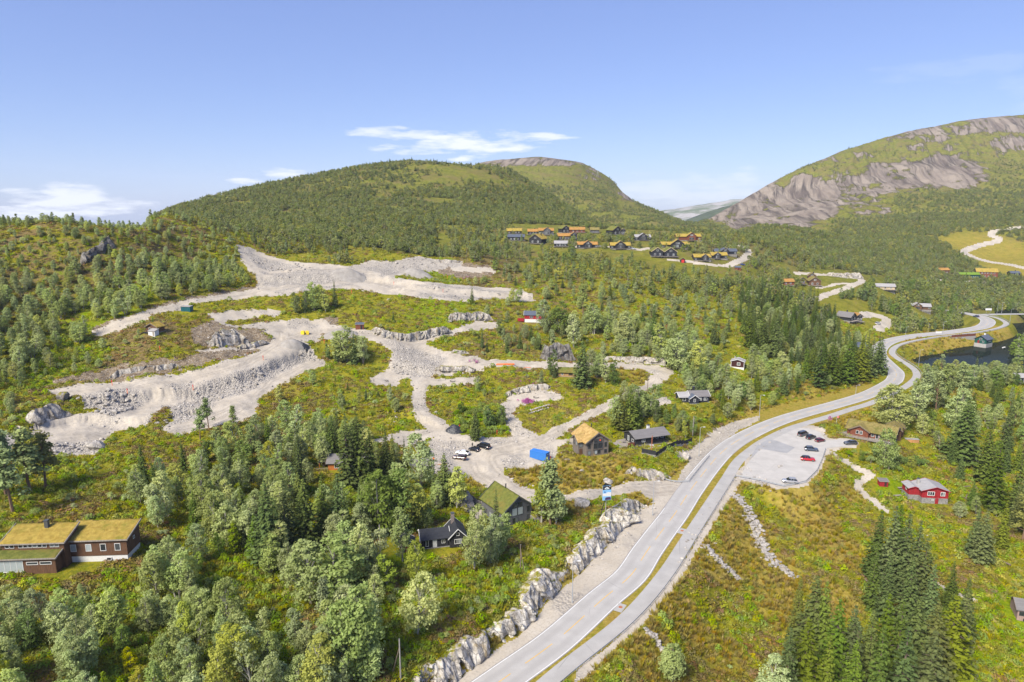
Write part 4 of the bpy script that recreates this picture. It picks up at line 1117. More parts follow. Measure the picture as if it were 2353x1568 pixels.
    def window(self, face, u, z, w, h, frame='white_paint', panes=1, mat='window_glass', name='window', fw=.09):
        """face: ('y-', y) / ('y+', y) / ('x-', x) / ('x+', x); u along the wall, z sill height"""
        k, c = face; s = -1 if k[1] == '-' else 1
        o0, o1, g = c + s * .003, c + s * .07, c + s * .03
        m = MB()
        def bx(m, u0, u1, z0, z1, d0, d1):
            d0, d1 = min(d0, d1), max(d0, d1)
            if k[0] == 'y': m.box(u0, u1, d0, d1, z0, z1)
            else: m.box(d0, d1, u0, u1, z0, z1)
        bx(m, u - w / 2 - fw, u + w / 2 + fw, z - fw, z, o0, o1); bx(m, u - w / 2 - fw, u + w / 2 + fw, z + h, z + h + fw, o0, o1)
        bx(m, u - w / 2 - fw, u - w / 2, z, z + h, o0, o1); bx(m, u + w / 2, u + w / 2 + fw, z, z + h, o0, o1)
        for i in range(1, panes):
            x = u - w / 2 + w * i / panes; bx(m, x - fw * .4, x + fw * .4, z, z + h, o0, o1 - s * .012)
        f = m.build(name, frame, self.e)
        for i in range(panes):
            a, b = u - w / 2 + w * i / panes, u - w / 2 + w * (i + 1) / panes
            gl = MB(); bx(gl, a + .002, b - .002, z + .002, z + h - .002, o0 + s * .01, g); gl.build('pane', mat, f)
        return f
    def door(self, face, u, z, w=1.0, h=2.1, mat='white_paint'):
        k, c = face; s = -1 if k[1] == '-' else 1
        def mk(u0, u1, z0, z1, d0, d1, mt, par, nm):
            d0, d1 = min(d0, d1), max(d0, d1); m = MB()
            m.box(u0, u1, d0, d1, z0, z1) if k[0] == 'y' else m.box(d0, d1, u0, u1, z0, z1)
            return m.build(nm, mt, par)
        d = mk(u - w / 2, u + w / 2, z, z + h, c + s * .004, c + s * .06, mat, self.e, 'door')
        mk(u + w * .32, u + w * .40, z + 1.0, z + 1.06, c + s * .06, c + s * .12, 'steel_dark', d, 'handle')
        return d
    def chimney(self, x, y, z0, z1, w=.6, mat='brick'):
        m = MB()
        if w < .4: m.tube([(x, y, z0), (x, y, z1)], w / 2, 10)
        else: m.box(x - w / 2, x + w / 2, y - w / 2, y + w / 2, z0, z1)
        c = m.build('chimney', mat, self.e)
        MB().box(x - w * .6, x + w * .6, y - w * .6, y + w * .6, z1 + .003, z1 + .1).build('chimney_cap', 'steel_dark', c)
    def deckp(self, x0, x1, y0, y1, z, rail=True, mat='deck', sides='f', zb=-1.0):
        d = MB().box(x0, x1, y0, y1, z - .16, z).build('deck', mat, self.e)
        n = max(2, int((x1 - x0) / 2.2))
        for i in range(n + 1):
            x = x0 + .1 + (x1 - x0 - .2) * i / n
            MB().box(x - .06, x + .06, y0 + .05, y0 + .17, zb, z - .162).build('deck_post', 'pole_wood', d)
        if rail:
            m = MB().box(x0, x1, y0, y0 + .06, z + .85, z + .95)
            k = max(2, int((x1 - x0) / .9))
            for i in range(k + 1):
                x = x0 + .03 + (x1 - x0 - .06) * i / k; m.box(x - .03, x + .03, y0 + .005, y0 + .055, z, z + .85)
            m.box(x0, x1, y0 + .012, y0 + .048, z + .35, z + .45)
            m.build('railing', mat, d)
        return d

VK = []
LAND = []         # landmarks used to describe trees: (px, py, phrase)
def ground(px, py): return hit(px, py)
def low_of(c, L, W, rz):
    r = math.radians(rz); zs = []
    for sx in (-.5, 0, .5):
        for sy in (-.5, 0, .5):
            x = c[0] + sx * L * math.cos(r) - sy * W * math.sin(r); y = c[1] + sx * L * math.sin(r) + sy * W * math.cos(r)
            zs.append(float(h_at(x, y)))
    return min(zs), max(zs), sum(zs) / 9

def house_large_brown():
    g = ground(150, 1302); H = House('turf_house', (g[0], g[1] + 1.5, g[2] - .2), 4, 'large dark brown house with two stepped turf roofs at the left edge', 'house')
    H.slab(-12.6, .2, -3.6, 5, -1.5, .15, 'stone_wall'); H.slab(-.3, 11.2, .1, 5.5, -2.5, 1.49, 'white_paint')
    H.shed(-.5, 11.3, 0, 5.6, 1.5, 4.9, 6.2, 'brown_wall', 'turf_gold')
    H.shed(-12.4, -.3, -4, -1.9, .15, 3.5, 4.0, 'brown_wall', 'turf_green')
    H.shed(-11.2, 0.4, -1.9, 3.2, .15, 5.6, 7.0, 'brown_wall', 'turf_gold')
    for x in (1.0, 3.9, 6.7, 9.5): H.window(('y-', 0), x, 2.6, .95, 1.35, mat='curtain_glass' if x < 5 else 'window_glass')
    H.window(('y-', 0), 7.6, .5, .8, .5)
    H.window(('y-', -4), -9.2, .75, 5.6, 2.2, panes=5, mat='curtain_glass')
    H.window(('y-', -4), -4.6, 2.2, 2.0, .45); H.window(('y-', -4), -2.1, 2.2, 2.0, .45)
    for x in (-10.2, -9.3, -7.7, -6.8, -5.9, -5.0, -4.1, -3.2, -1.8, -.9): H.window(('y-', -1.9), x, 4.7, .68, .62, fw=.06)
    H.chimney(-4.8, 2.2, 6.4, 8.4, .7, 'steel_dark'); H.window(('x+', 11.3), 3.0, 3.6, .5, .5)
    H.slab(-13.5, 1.2, -6.2, -4.05, -1.2, .05, 'concrete', 'terrace')
    LAND.append((150, 1270, 'the large brown house'))
house_large_brown()
def house_black_cabin_white_trim():
    g = ground(1008, 1247); H = House('cabin', tuple(g), 14, 'black cabin with white bargeboards and tall chimney among birches', 'cabin')
    H.slab(-4.4, 6.2, -2.6, 2.6, -1.2, .1, 'stone_wall')
    H.gable(-4.2, 2.0, -2.3, 2.3, .1, 2.5, 1.3, 'black_wall', 'roof_black', 'x', barge='white_paint', thick=.14)
    H.gable(2.2, 6.0, -3.4, 2.6, .1, 2.8, 1.9, 'black_wall', 'roof_black', 'y', barge='white_paint', thick=.14, wname='wing_wall')
    H.window(('y-', -2.3), .8, 1.0, .7, .8, panes=2); H.door(('y-', -2.3), -1.2, .15); H.window(('y-', -3.4), 4.1, 1.0, 1.5, 1.0, panes=3); H.window(('y-', -3.4), 4.1, 3.0, .6, .6)
    H.window(('y-', -2.3), -3.0, .6, .5, 1.6)
    H.chimney(3.6, 1.2, 3.4, 6.6, .75, 'brick')
    LAND.append((1010, 1235, 'the white-trimmed black cabin'))
    g = ground(935, 1262); H = House('shed', tuple(g), 14, 'small black outhouse with white bargeboards half hidden by birches', 'shed')
    H.gable(-1.6, 1.6, -1.5, 1.5, -.3, 2.1, 1.0, 'black_wall', 'roof_black', 'y', barge='white_paint', thick=.12); H.door(('y-', -1.5), 0, .0, .8, 1.8, 'red_wall')
house_black_cabin_white_trim()
def house_grey_green_turf():
    c = np.array([-1.5, 171.5]); z = float(h_at(*c)) - .5
    H = House('turf_house', (c[0], c[1], z), -57, 'dark grey two-storey house with green turf roof below the gravel lane', 'house')
    H.slab(-6, 7.4, -5.2, 5.0, -2.5, .12, 'concrete', 'terrace')
    H.gable(-5.5, 5.5, -4.4, 4.4, 0, 4.7, 3.3, 'grey_wall', 'turf_green', 'x', over=.6, thick=.28, barge='steel_dark')
    F = ('x+', 5.5)
    H.window(F, -1.0, 2.9, 1.5, 2.0, 'steel_dark', mat='curtain_glass'); H.window(F, .8, 2.9, 1.5, 2.0, 'steel_dark', mat='curtain_glass'); H.window(F, -.9, 5.15, 1.3, 1.1, 'steel_dark'); H.window(F, .7, 5.15, 1.3, 1.1, 'steel_dark')
    H.window(F, 3.3, 3.1, .9, 1.5, 'steel_dark'); H.window(F, -3.2, 3.1, .9, 1.5, 'steel_dark'); H.window(F, 3.3, .9, .9, 1.3, 'steel_dark'); H.window(F, -.8, .8, 1.6, 1.4, 'steel_dark', 2); H.window(F, -3.2, .8, .9, 1.3, 'steel_dark')
    for x in (-3.5, -1.0, 2.0): H.window(('y-', -4.4), x, 1.0, 1.2, 1.3, 'steel_dark')
    H.door(('y-', -4.4), 4.0, .05, 1.0, 2.1, 'grey_wall')
    H.chimney(-.3, .0, 7.6, 9.4, .32, 'black_paint')
    H.slab(-9.5, -5.6, -7.5, 3, -2.5, -.02, 'concrete', 'patio')
    LAND.append((1165, 1180, 'the dark grey turf-roofed house'))
house_grey_green_turf()
def house_taupe_straw():
    g = at_z(1372, 1046, 3.5); z = low_of((g[0] - 1, g[1] + 4), 10, 9, 20)[2]
    c = np.array([(24.4 + 32) / 2, 214.5])
    d = np.array([-.34, .94])
    c = c + d * 5.0
    H = House('turf_house', (c[0], c[1], z - .3), 110, 'taupe two-storey house with straw-yellow turf roof and big gable window', 'house')
    # local +x points away from the viewer, so the front gable is x-
    H.slab(-7.2, 6, -7.0, 5.6, -2.0, .02, 'concrete', 'terrace')
    H.gable(-5, 5, -4.05, 4.05, .02, 5.2, 2.75, 'taupe_wall', 'turf_straw', 'x', over=.75, thick=.34, barge='taupe_wall')
    H.gable(-2.6, 1.6, 3.0, 5.9, .02, 4.9, 1.5, 'taupe_wall', 'turf_straw', 'y', over=.55, thick=.3, barge='taupe_wall', wname='wing_wall')
    F = ('x-', -5)
    # projecting window bay
    b = MB().box(-5.28, -5.0 - .003, -1.75, 1.75, 2.35, 6.6).build('window_bay', 'taupe_wall', H.e)
    B = ('x-', -5.28)
    for u in (-.82, .82):
        H.window(B, u, 2.75, 1.45, 1.75, 'steel_dark', name='bay_window'); H.window(B, u * .9, 4.75, 1.3, 1.2, 'steel_dark', name='bay_window')
    MB().tube([(-5.36, -.75, 5.5), (-5.40, -.75, 5.5)], .3, 14).build('red_emblem', 'emblem_red', H.e)  # flat round disc in plain red before the upper bay window
    for u in (-3.0, 3.0): H.window(F, u, 2.9, .8, 1.5, 'steel_dark'); H.window(F, u, .8, .9, 1.15, 'steel_dark')
    H.window(F, .55, .8, .9, 1.15, 'steel_dark', mat='curtain_glass'); H.window(F, -.6, .8, .9, 1.15, 'steel_dark')
    H.window(('y+', 5.9), -1.4, 3.2, .9, 1.4, 'steel_dark'); H.window(('y+', 5.9), .4, 3.2, .9, 1.4, 'steel_dark'); H.door(('x-', -2.6), 4.9, .05, 1.1, 2.2, 'brown_wall'); H.window(('x-', -2.6), 4.9, 3.0, 1.2, 1.5, 'steel_dark')
    H.window(('y-', -4.05), -2.0, 3.0, 1.2, 1.4, 'steel_dark'); H.window(('y-', -4.05), 2.0, 3.0, 1.2, 1.4, 'steel_dark')
    H.chimney(1.0, -.6, 7.4, 9.2, .34, 'black_paint')
    LAND.append((1370, 1030, 'the taupe straw-roofed house'))
house_taupe_straw()
def house_black_long():
    c = np.array([47.0, 228.5]); z = float(h_at(c[0], c[1] - 3)) - .2
    H = House('cabin', (c[0], c[1], z), 21, 'long black cabin with weathered grey metal roof behind board fence', 'cabin')
    H.slab(-6.6, 6.6, -3.8, 3.8, -2.0, .75, 'stone_wall')
    H.gable(-6.6, -.2, -3.8, 3.8, .75, 3.1, 1.45, 'black_wall', 'roof_grey', 'x', over=0, thick=.02, trim=False)
    H.gable(-.2, 6.6, -2.0, 3.8, .75, 3.1, 1.2, 'black_wall', 'roof_grey', 'x', over=0, thick=.02, trim=False, wname='wing_wall')
    H._roof(-7.1, 7.1, [(-4.4, 3.05), (0, 4.75), (4.4, 3.05)], .12, 'roof_grey', 'x', False)
    H.window(('y-', -3.8), -3.4, 1.7, 1.2, .7, panes=3); H.window(('y-', -2.0), 1.4, 1.6, .9, .8); H.window(('y-', -2.0), 3.2, 1.6, 1.1, .8, panes=2); H.window(('y-', -2.0), 5.2, 1.6, 1.1, .8, panes=2); H.door(('y-', -2.0), .4, .78, .9, 2.0)
    H.window(('x-', -6.6), -2, 1.6, 1.2, .8); H.window(('x-', -6.6), .8, 1.2, .9, 1.6)
    H.deckp(-.1, 6.6, -3.9, -2.05, .78, True, 'black_wall', zb=-1.2)
    st = MB()
    for i in range(4): st.box(-1.3, .2, -4.6 - i * .35, -4.25 - i * .35, .4 - i * .25, .5 - i * .25)
    st.build('steps', 'white_paint', H.e)
    H.door(('y-', -3.8), -3.2, -.9, .8, 1.5, 'black_wall')
    H.deckp(-12.5, -6.8, -3.6, 3.6, .75, False, 'deck', zb=-1.5)
    MB().box(-9.4, -6.9, -3.75, -3.62, .3, 1.9).build('screen', 'redbrown_wall', H.e)
    for (x, y) in ((-9, 0), (-8, 1.6)): MB().box(x - .7, x + .7, y - .4, y + .4, 1.4, 1.48).box(x - .06, x + .06, y - .06, y + .06, .75, 1.4).build('garden_table', 'deck', H.e)
    H.chimney(1.2, .9, 4.2, 5.7, .8, 'white_paint')
    LAND.append((1490, 1000, 'the long black cabin'))
house_black_long()
def board_fence():
    Q = [ground(*p) for p in ((1474, 1042), (1507, 1052), (1590, 1019))]
    e = empty('board_fence', tuple(Q[1])); tag(e, 'black board fence on a stone wall in front of the long black cabin', 'fence')
    for a, b in zip(Q[:-1], Q[1:]):
        L = np.linalg.norm((b - a)[:2]); n = max(2, int(L / 2.0)); ang = math.atan2(b[1] - a[1], b[0] - a[0])
        for i in range(n):
            p = a + (b - a) * (i + .5) / n; z = max(float(h_at(*(a + (b - a) * (i + f) / n)[:2])) for f in (0, .5, 1)) + .25
            o = MB().box(-L / n / 2 + .02, L / n / 2 - .02, -.04, .04, 0, 1.45).build('panel', 'black_wall', e)
            o.location = (p[0] - Q[1][0], p[1] - Q[1][1], z - Q[1][2]); o.rotation_euler = (0, 0, ang)
            w = MB().box(-L / n / 2, L / n / 2, -.2, .16, -2.2, -.004).build('wall_block', 'stone_wall', e); w.location = o.location; w.rotation_euler = o.rotation_euler
            q = MB().box(-.06, .06, -.09, -.045, 0, 1.5).build('post', 'black_wall', e); q.location = o.location; q.rotation_euler = o.rotation_euler
board_fence()
def house_navy():
    g = ground(1594, 925); z = low_of(g, 12, 7, 8)[0]
    H = House('cabin', (g[0], g[1] + 2.5, g[2] - .1), 6, 'dark blue cabin with grey roofs and white trim beside birches', 'cabin')
    H.slab(-6.2, 6.2, -2.8, 3.2, -1.8, .1, 'white_paint'); H.slab(-2.7, 1.2, -4.7, -2.8, -1.8, .1, 'white_paint', 'wing_foundation')
    H.gable(-1.5, 6.0, -2.6, 3.0, .1, 2.7, 1.5, 'navy_wall', 'roof_grey', 'x', barge='white_paint', thick=.14)
    H.gable(-6.0, -1.6, -2.4, 2.6, .1, 2.5, 1.3, 'navy_wall', 'roof_pale', 'x', barge='white_paint', thick=.14, wname='wing_wall')
    H.gable(-2.5, 1.0, -4.5, .5, .1, 2.4, 1.2, 'navy_wall', 'roof_slate', 'y', barge='white_paint', thick=.14, wname='wing_wall')
    H.window(('y-', -4.5), -.7, .9, .7, 1.1); H.window(('y-', -2.6), 2.3, .9, 1.0, 1.1, panes=2); H.window(('y-', -2.6), 4.5, .9, 1.2, 1.1, panes=2); H.window(('y-', -2.4), -4.2, .9, 1.0, 1.2); H.window(('x-', -2.5), -3.4, .8, .6, 1.2)
    H.chimney(.8, 1.2, 3.6, 5.6, .8, 'black_paint')
    LAND.append((1594, 912, 'the dark blue cabin'))
house_navy()
def house_small_darkred():
    g = ground(1697, 845); H = House('cabin', (g[0], g[1] + 1, g[2] + .2), -24, 'tiny dark red cabin with white corners and pale roof on the slope', 'cabin')
    H.slab(-3.0, 3.0, -2.3, 2.3, -2.4, .3, 'white_paint')
    H.gable(-3.0, 3.0, -2.3, 2.3, .3, 3.0, 1.0, 'darkred_wall', 'roof_pale', 'y', over=.4, thick=.12, barge='white_paint')
    for x in (-2.93, 2.93):
        MB().box(x - .1, x + .1, -2.36, -2.303, .3, 3.0).build('corner_board', 'white_paint', H.e)
    H.window(('y-', -2.3), .5, 1.3, 1.2, 1.1, fw=.16); H.window(('x+', 3.0), -.6, 1.3, .7, 1.1, fw=.12); H.window(('x+', 3.0), 1.0, 1.3, .7, 1.1, fw=.12)
    H.deckp(-5.0, -3.1, -2.3, 1.5, .3, True, 'white_paint', zb=-2); H.chimney(-1.6, 1.0, 3.5, 4.8, .5, 'concrete')
    LAND.append((1697, 830, 'the tiny dark red cabin'))
house_small_darkred()
def house_log_turf():
    g = ground(1306, 867); H = House('turf_cabin', (g[0], g[1] + 2.5, g[2]), -6, 'low light-wood cabin with green turf roof beside the tall blue spruce', 'cabin')
    H.slab(-4.2, 4.2, -2.3, 2.3, -1.5, .1, 'stone_wall')
    H.gable(-4, 4, -2.1, 2.1, .1, 2.1, 1.35, 'log_wall', 'turf_green', 'x', over=.5, thick=.3)
    H.window(('y-', -2.1), 1.2, .8, 1.6, .7, 'brown_wall', 3); H.window(('y-', -2.1), -2.4, .8, .7, .7); H.door(('y-', -2.1), 3.2, .1, .8, 1.8, 'brown_wall')
    LAND.append((1306, 857, 'the light-wood turf cabin'))
house_log_turf()
def house_red_upper():
    g = ground(1226, 741); H = House('cabin', (g[0], g[1] + 2.6, g[2]), -7, 'bright red cabin with slate-blue roof on the middle slope', 'cabin')
    H.slab(-4.6, 4.6, -2.8, 2.8, -2.2, 1.7, 'white_paint')
    H.gable(-4.6, 4.6, -2.8, 2.8, 1.7, 4.0, 1.7, 'red_wall', 'roof_slate', 'x', over=.4, thick=.14, barge='white_paint')
    H.window(('y-', -2.8), -.8, 2.3, 1.5, 1.1, panes=2); H.window(('y-', -2.8), 2.4, 2.3, .9, .9, panes=2); H.window(('x-', -4.6), -.8, 2.0, .9, 1.7, fw=.14); H.window(('x-', -4.6), 1.2, 2.2, .8, 1.0)
    H.deckp(-8.2, -4.7, -3.2, 1.5, 1.4, False, 'deck', zb=-1.5); MB().box(-8.2, -4.7, -3.3, -3.22, .5, 2.2).build('railing', 'red_wall', H.e)
    H.chimney(-1.4, .3, 5.2, 7.0, .45, 'black_paint')
    LAND.append((1223, 722, 'the slate-roofed red cabin'))
house_red_upper()
def house_left_hut():
    g = ground(352, 764); H = House('turf_cabin', (g[0], g[1] + 2, g[2]), -14, 'small dark brown turf-roofed hut with white lean-to on the knoll', 'cabin')
    H.slab(-2.8, 2.8, -2.4, 2.4, -2, .1, 'stone_wall')
    H.gable(-2.7, 2.7, -2.2, 2.2, .1, 2.2, 1.4, 'brown_wall', 'turf_gold', 'y', over=.5, thick=.3)
    H.window(('y-', -2.2), -.8, 1.1, .8, .7); H.deckp(-3.4, .2, -4.2, -2.3, .1, True, 'black_wall', zb=-2)
    H.shed(.4, 3.6, -4.6, -2.3, -1.6, 1.0, 1.7, 'white_paint', 'roof_pale', .15, .08); H.door(('y-', -4.6), 2.9, -.9, .8, 1.7, 'deck')
    LAND.append((352, 750, 'the brown hut on the knoll'))
house_left_hut()
def sheds():
    g = ground(428, 716); H = House('shed', (g[0], g[1] + 1, g[2] - .1), -6, 'teal site shed with pale flat roof beside the upper track', 'shed')
    H.shed(-2.2, 2.2, -1.3, 1.3, -.2, 2.3, 2.5, 'teal_paint', 'roof_pale', .1, .1); H.door(('y-', -1.3), -1.2, 0, .8, 1.9, 'teal_paint')
    for i in range(7): MB().box(-2.0 + i * .65 - .04, -2.0 + i * .65 + .04, -1.34, -1.303, 0, 2.2).build('rib', 'teal_paint', H.e)
    LAND.append((428, 708, 'the teal site shed'))
    g = ground(826, 757); H = House('shed', (g[0], g[1] + 1, g[2] - .1), 6, 'small brown shed with slate roof under the blasted ledge', 'shed')
    H.shed(-1.9, 1.9, -1.4, 1.4, -.2, 2.5, 2.9, 'redbrown_wall', 'roof_slate', .2, .12); H.door(('y-', -1.4), .9, 0, .9, 2.0, 'black_wall')
    LAND.append((826, 750, 'the brown site shed'))
sheds()
def house_orange_wood():
    g = ground(792, 1080); H = House('cabin', (g[0], g[1] + 3, g[2] - .2), 4, 'orange timber cabin with grey roof half hidden by spruces', 'cabin')
    H.slab(-6.2, 6.6, -3.2, 3.2, -1.6, .1, 'stone_wall')
    H.gable(-5.0, 6.4, -3.0, 3.0, .1, 2.6, 1.5, 'orange_wall', 'roof_grey', 'x', over=.6, thick=.16)
    H.window(('y-', -3.0), -2.5, .9, 1.2, 1.0, panes=2); H.window(('y-', -3.0), 4.6, .9, 1.1, 1.0, panes=2); H.door(('x-', -5.0), 0, .1, .9, 2.0, 'brown_wall'); H.window(('y-', -3.0), 1.2, .9, 1.2, 1.0)
    H.deckp(-9.4, -5.05, -3.4, 2.5, .12, True, 'deck', zb=-1.2)
    H._roof(-8.0, -5.6, [(-2.2, 2.3), (0, 3.0), (2.2, 2.3)], .12, 'roof_black', 'x', False)
    for y in (-2.0, 2.0): MB().box(-7.8, -7.6, y - .1, y + .1, .12, 2.36).build('porch_post', 'orange_wall', H.e)
    LAND.append((790, 1062, 'the orange timber cabin'))
house_orange_wood()
def house_right_turf_log():
    g = at_z(1990, 1000, .0); c = np.array([136.5, 247.0]); z = float(h_at(*c)) - 1.0
    H = House('turf_house', (c[0], c[1], z), -40, 'brown timber lodge with mossy turf roof and white railings above the car park', 'house')
    # facade y- looks to the front left
    H.slab(-8, 8, -4, 4, -2.5, 1.8, 'stone_wall')
    H.gable(-8, 8, -4, 4, 1.8, 4.2, 2.2, 'redbrown_wall', 'turf_moss', 'x', over=.7, thick=.36)
    H.gable(-6.6, -.4, -5.2, 1, 1.8, 4.3, 1.7, 'redbrown_wall', 'turf_moss', 'y', over=.6, thick=.34, wname='wing_wall')
    H.window(('y-', -5.2), -4.2, 2.9, .8, 1.2); H.window(('y-', -5.2), -2.9, 2.9, .8, 1.2)
    for x in (.8, 2.3, 3.6, 4.9, 6.2): H.window(('y-', -4), x, 2.0 if x in (2.3, 3.6) else 2.5, .85, 1.9 if x in (2.3, 3.6) else 1.3)
    H.deckp(-11, 8, -7.4, -5.25, 1.8, True, 'deck', zb=-2.0); H.slab(-11.2, -6.7, -5.2, -1, -2, 1.78, 'deck', 'terrace')
    H.window(('y-', -4), 4, .1, 1.8, 1.3, mat='curtain_glass'); H.door(('y-', -4), 6.6, -.3, .9, 1.9)
    MB().box(-9.2, -5.2, 1.2, 1.8, 1.8, 3.9).build('stone_screen', 'stone_wall', H.e)
    LAND.append((2000, 985, 'the mossy-roofed timber lodge'))
    g = ground(2052, 1010); H = House('turf_cabin', (g[0] + 1, g[1] + 2, g[2] - .3), -30, 'dark brown outbuilding with mossy gable roof behind the lodge', 'cabin')
    H.slab(-2.8, 2.8, -3, 3, -1.5, .1, 'stone_wall'); H.gable(-2.6, 2.6, -2.8, 2.8, .1, 4.2, 1.6, 'brown_wall', 'turf_moss', 'y', over=.5, thick=.34); H.gable(-1, 3.4, 2.9, 6.5, .1, 3.8, 1.4, 'brown_wall', 'turf_moss', 'y', over=.5, thick=.3, wname='wing_wall'); H.door(('y-', -2.8), 1.0, .1, .9, 2, 'brown_wall')
    g = ground(2093, 1015); e = empty('wood_pile', tuple(g), -.15); tag(e, 'pile of orange firewood under pale boards behind the lodge', 'wood pile')
    MB().box(-2.6, 2.6, -.7, .7, -.3, 1.0).build('logs', 'orange_wood', e); MB().box(-2.7, -.1, -.8, .8, 1.004, 1.15).build('cover', 'roof_pale', e); MB().box(.1, 2.7, -.8, .8, 1.004, 1.12).build('cover', 'roof_pale', e)
house_right_turf_log()
def house_red_lower():
    g = at_z(2150, 1158, float(hit(2150, 1158)[2])); H = House('cabin', (g[0], g[1] + 3.6, g[2] - .1), -7, 'red timber cabin with pale grey roof on the lower right slope', 'cabin')
    H.slab(-3.9, 3.9, -3.6, 3.6, -2, 2.0, 'stone_wall')
    H.gable(-3.9, 3.9, -3.6, 3.6, 2.0, 4.4, 1.25, 'red_wall', 'roof_pale', 'y', over=.5, thick=.12, barge='red_wall')
    H.slab(-7.0, -3.95, -1.6, 3.4, -2, 2.0, 'stone_wall', 'wing_foundation'); H.gable(-7.0, -3.92, -1.6, 3.4, 2.0, 4.2, .55, 'red_wall', 'roof_pale', 'y', over=.4, thick=.12, barge='red_wall', wname='wing_wall')
    H.window(('y-', -3.6), -1.3, 2.9, 1.9, 1.1, panes=3, fw=.13); H.window(('y-', -3.6), 2.2, 2.9, 1.1, 1.1, panes=2, fw=.13); H.door(('y-', -3.6), .6, .05, 1.0, 1.9, 'red_wall'); H.window(('y-', -3.6), -.6, 1.2, .5, .3); H.window(('x-', -7.0), .5, 3.0, .8, .8)
    H.chimney(-3.2, 1.4, 4.6, 6.4, .7, 'concrete')
    LAND.append((2140, 1135, 'the pale-roofed red cabin'))
    g = ground(2028, 1115); H = House('shed', tuple(g), -8, 'small dark red shed beside the footpath', 'shed'); H.shed(-1.3, 1.3, -1, 1, -.5, 1.7, 2.0, 'red_wall', 'roof_grey', .2, .1); H.door(('y-', -1), .5, 0, .7, 1.5, 'darkred_wall')
house_red_lower()
def houses_right_edge():
    g = ground(2352, 882); H = House('cabin', (g[0] + 3.5, g[1] + 3.5, g[2] + .2), -16, 'teal cabin with pale roof and white doors at the right edge', 'cabin')
    H.gable(-5, 6, -3, 3, .3, 2.9, 1.3, 'teal_wall', 'roof_pale', 'x', over=.7, thick=.14, barge='white_paint'); H.deckp(-7.5, 6, -6.2, -3.05, .3, False, 'deck', zb=-2); H.window(('y-', -3), -2.0, .4, 2.4, 2.0, panes=2, fw=.16); H.window(('y-', -3), 2.5, 1.0, 1.4, 1.2); H.door(('y-', -3), .6, .35)
    LAND.append((2345, 868, 'the teal cabin'))
    g = ground(2362, 1440); H = House('cabin', (g[0] + 3.2, g[1] + 3, g[2]), -20, 'pinkish cabin with dark windows cut by the right edge', 'cabin')
    H.slab(-4, 4, -2.6, 2.6, -1.5, .1, 'black_wall'); H.gable(-4, 4, -2.6, 2.6, .1, 3.6, 1.4, 'pink_wall', 'roof_grey', 'x', over=.5, thick=.14); H.window(('y-', -2.6), -2.6, 1.9, 2.0, .9, 'steel_dark', 2); H.door(('y-', -2.6), -2.2, -.4, 1, 1.6, 'black_wall')
houses_right_edge()
def house_boathouse():
    g = at_z(2264, 791, -4.0); H = House('boathouse', (g[0], g[1] + 2, -4.3), 34, 'dark green boathouse with slate roof on the lake shore', 'boathouse')
    H.slab(-4.7, 4.7, -3.6, 3.6, -3, .9, 'concrete'); H.gable(-4.6, 4.6, -3.5, 3.5, .9, 3.7, 2.2, 'teal_wall', 'roof_slate', 'x', over=.5, thick=.16, barge='black_paint')
    H.window(('y-', -3.5), -.6, 2.1, .8, 1.0); H.window(('y-', -3.5), 1.6, 2.1, .8, 1.0); H.window(('x-', -4.6), 0, 3.2, 1.3, 1.1); H.door(('x-', -4.6), 1.2, .9, 1.0, 2, 'red_wall'); H.window(('x-', -4.6), -1.6, 1.8, .8, .9); H.chimney(1.5, .2, 5.6, 7.2, .8, 'white_paint')
    LAND.append((2262, 778, 'the green boathouse'))
    a, b = at_z(2186, 776, -.2), at_z(2242, 772, -.2); L = np.linalg.norm((b - a)[:2]); e = empty('plank_fence', tuple((a + b) / 2), math.atan2(b[1] - a[1], b[0] - a[0])); tag(e, 'brown plank fence on a concrete wall beside the cycle path', 'fence')
    MB().box(-L / 2 - 2, L / 2, -.25, .25, -3.2, .0).build('concrete_wall', 'concrete', e)
    n = 14
    for i in range(n): MB().box(-L / 2 + L * i / n + .05, -L / 2 + L * (i + 1) / n - .05, -.05, .05, .004, 1.6).build('panel', 'redbrown_wall', e)
    g = at_z(2306, 800, LAKE_Z + .25); e = empty('rowing_boat', tuple(g), .6); tag(e, 'white rowing boat drawn up at the lake shore', 'boat')
    V = []; S = [(-2, .1, .55), (-1.2, .6, .45), (0, .75, .42), (1.2, .6, .45), (2.2, .04, .7)]
    for x, w, zt in S: V += [(x, -w, zt), (x, -w * .6, 0), (x, w * .6, 0), (x, w, zt), (x, w * .5, .15), (x, -w * .5, .15)]
    F = [(i * 6 + k, i * 6 + (k + 1) % 6, i * 6 + 6 + (k + 1) % 6, i * 6 + 6 + k) for i in range(4) for k in range(6)] + [tuple(range(5, -1, -1)), tuple(range(24, 30))]
    MB().add(V, F).build('hull', 'white_paint', e); MB().box(-.2, .2, -.5, .5, .3, .34).build('thwart', 'deck', e)
house_boathouse()

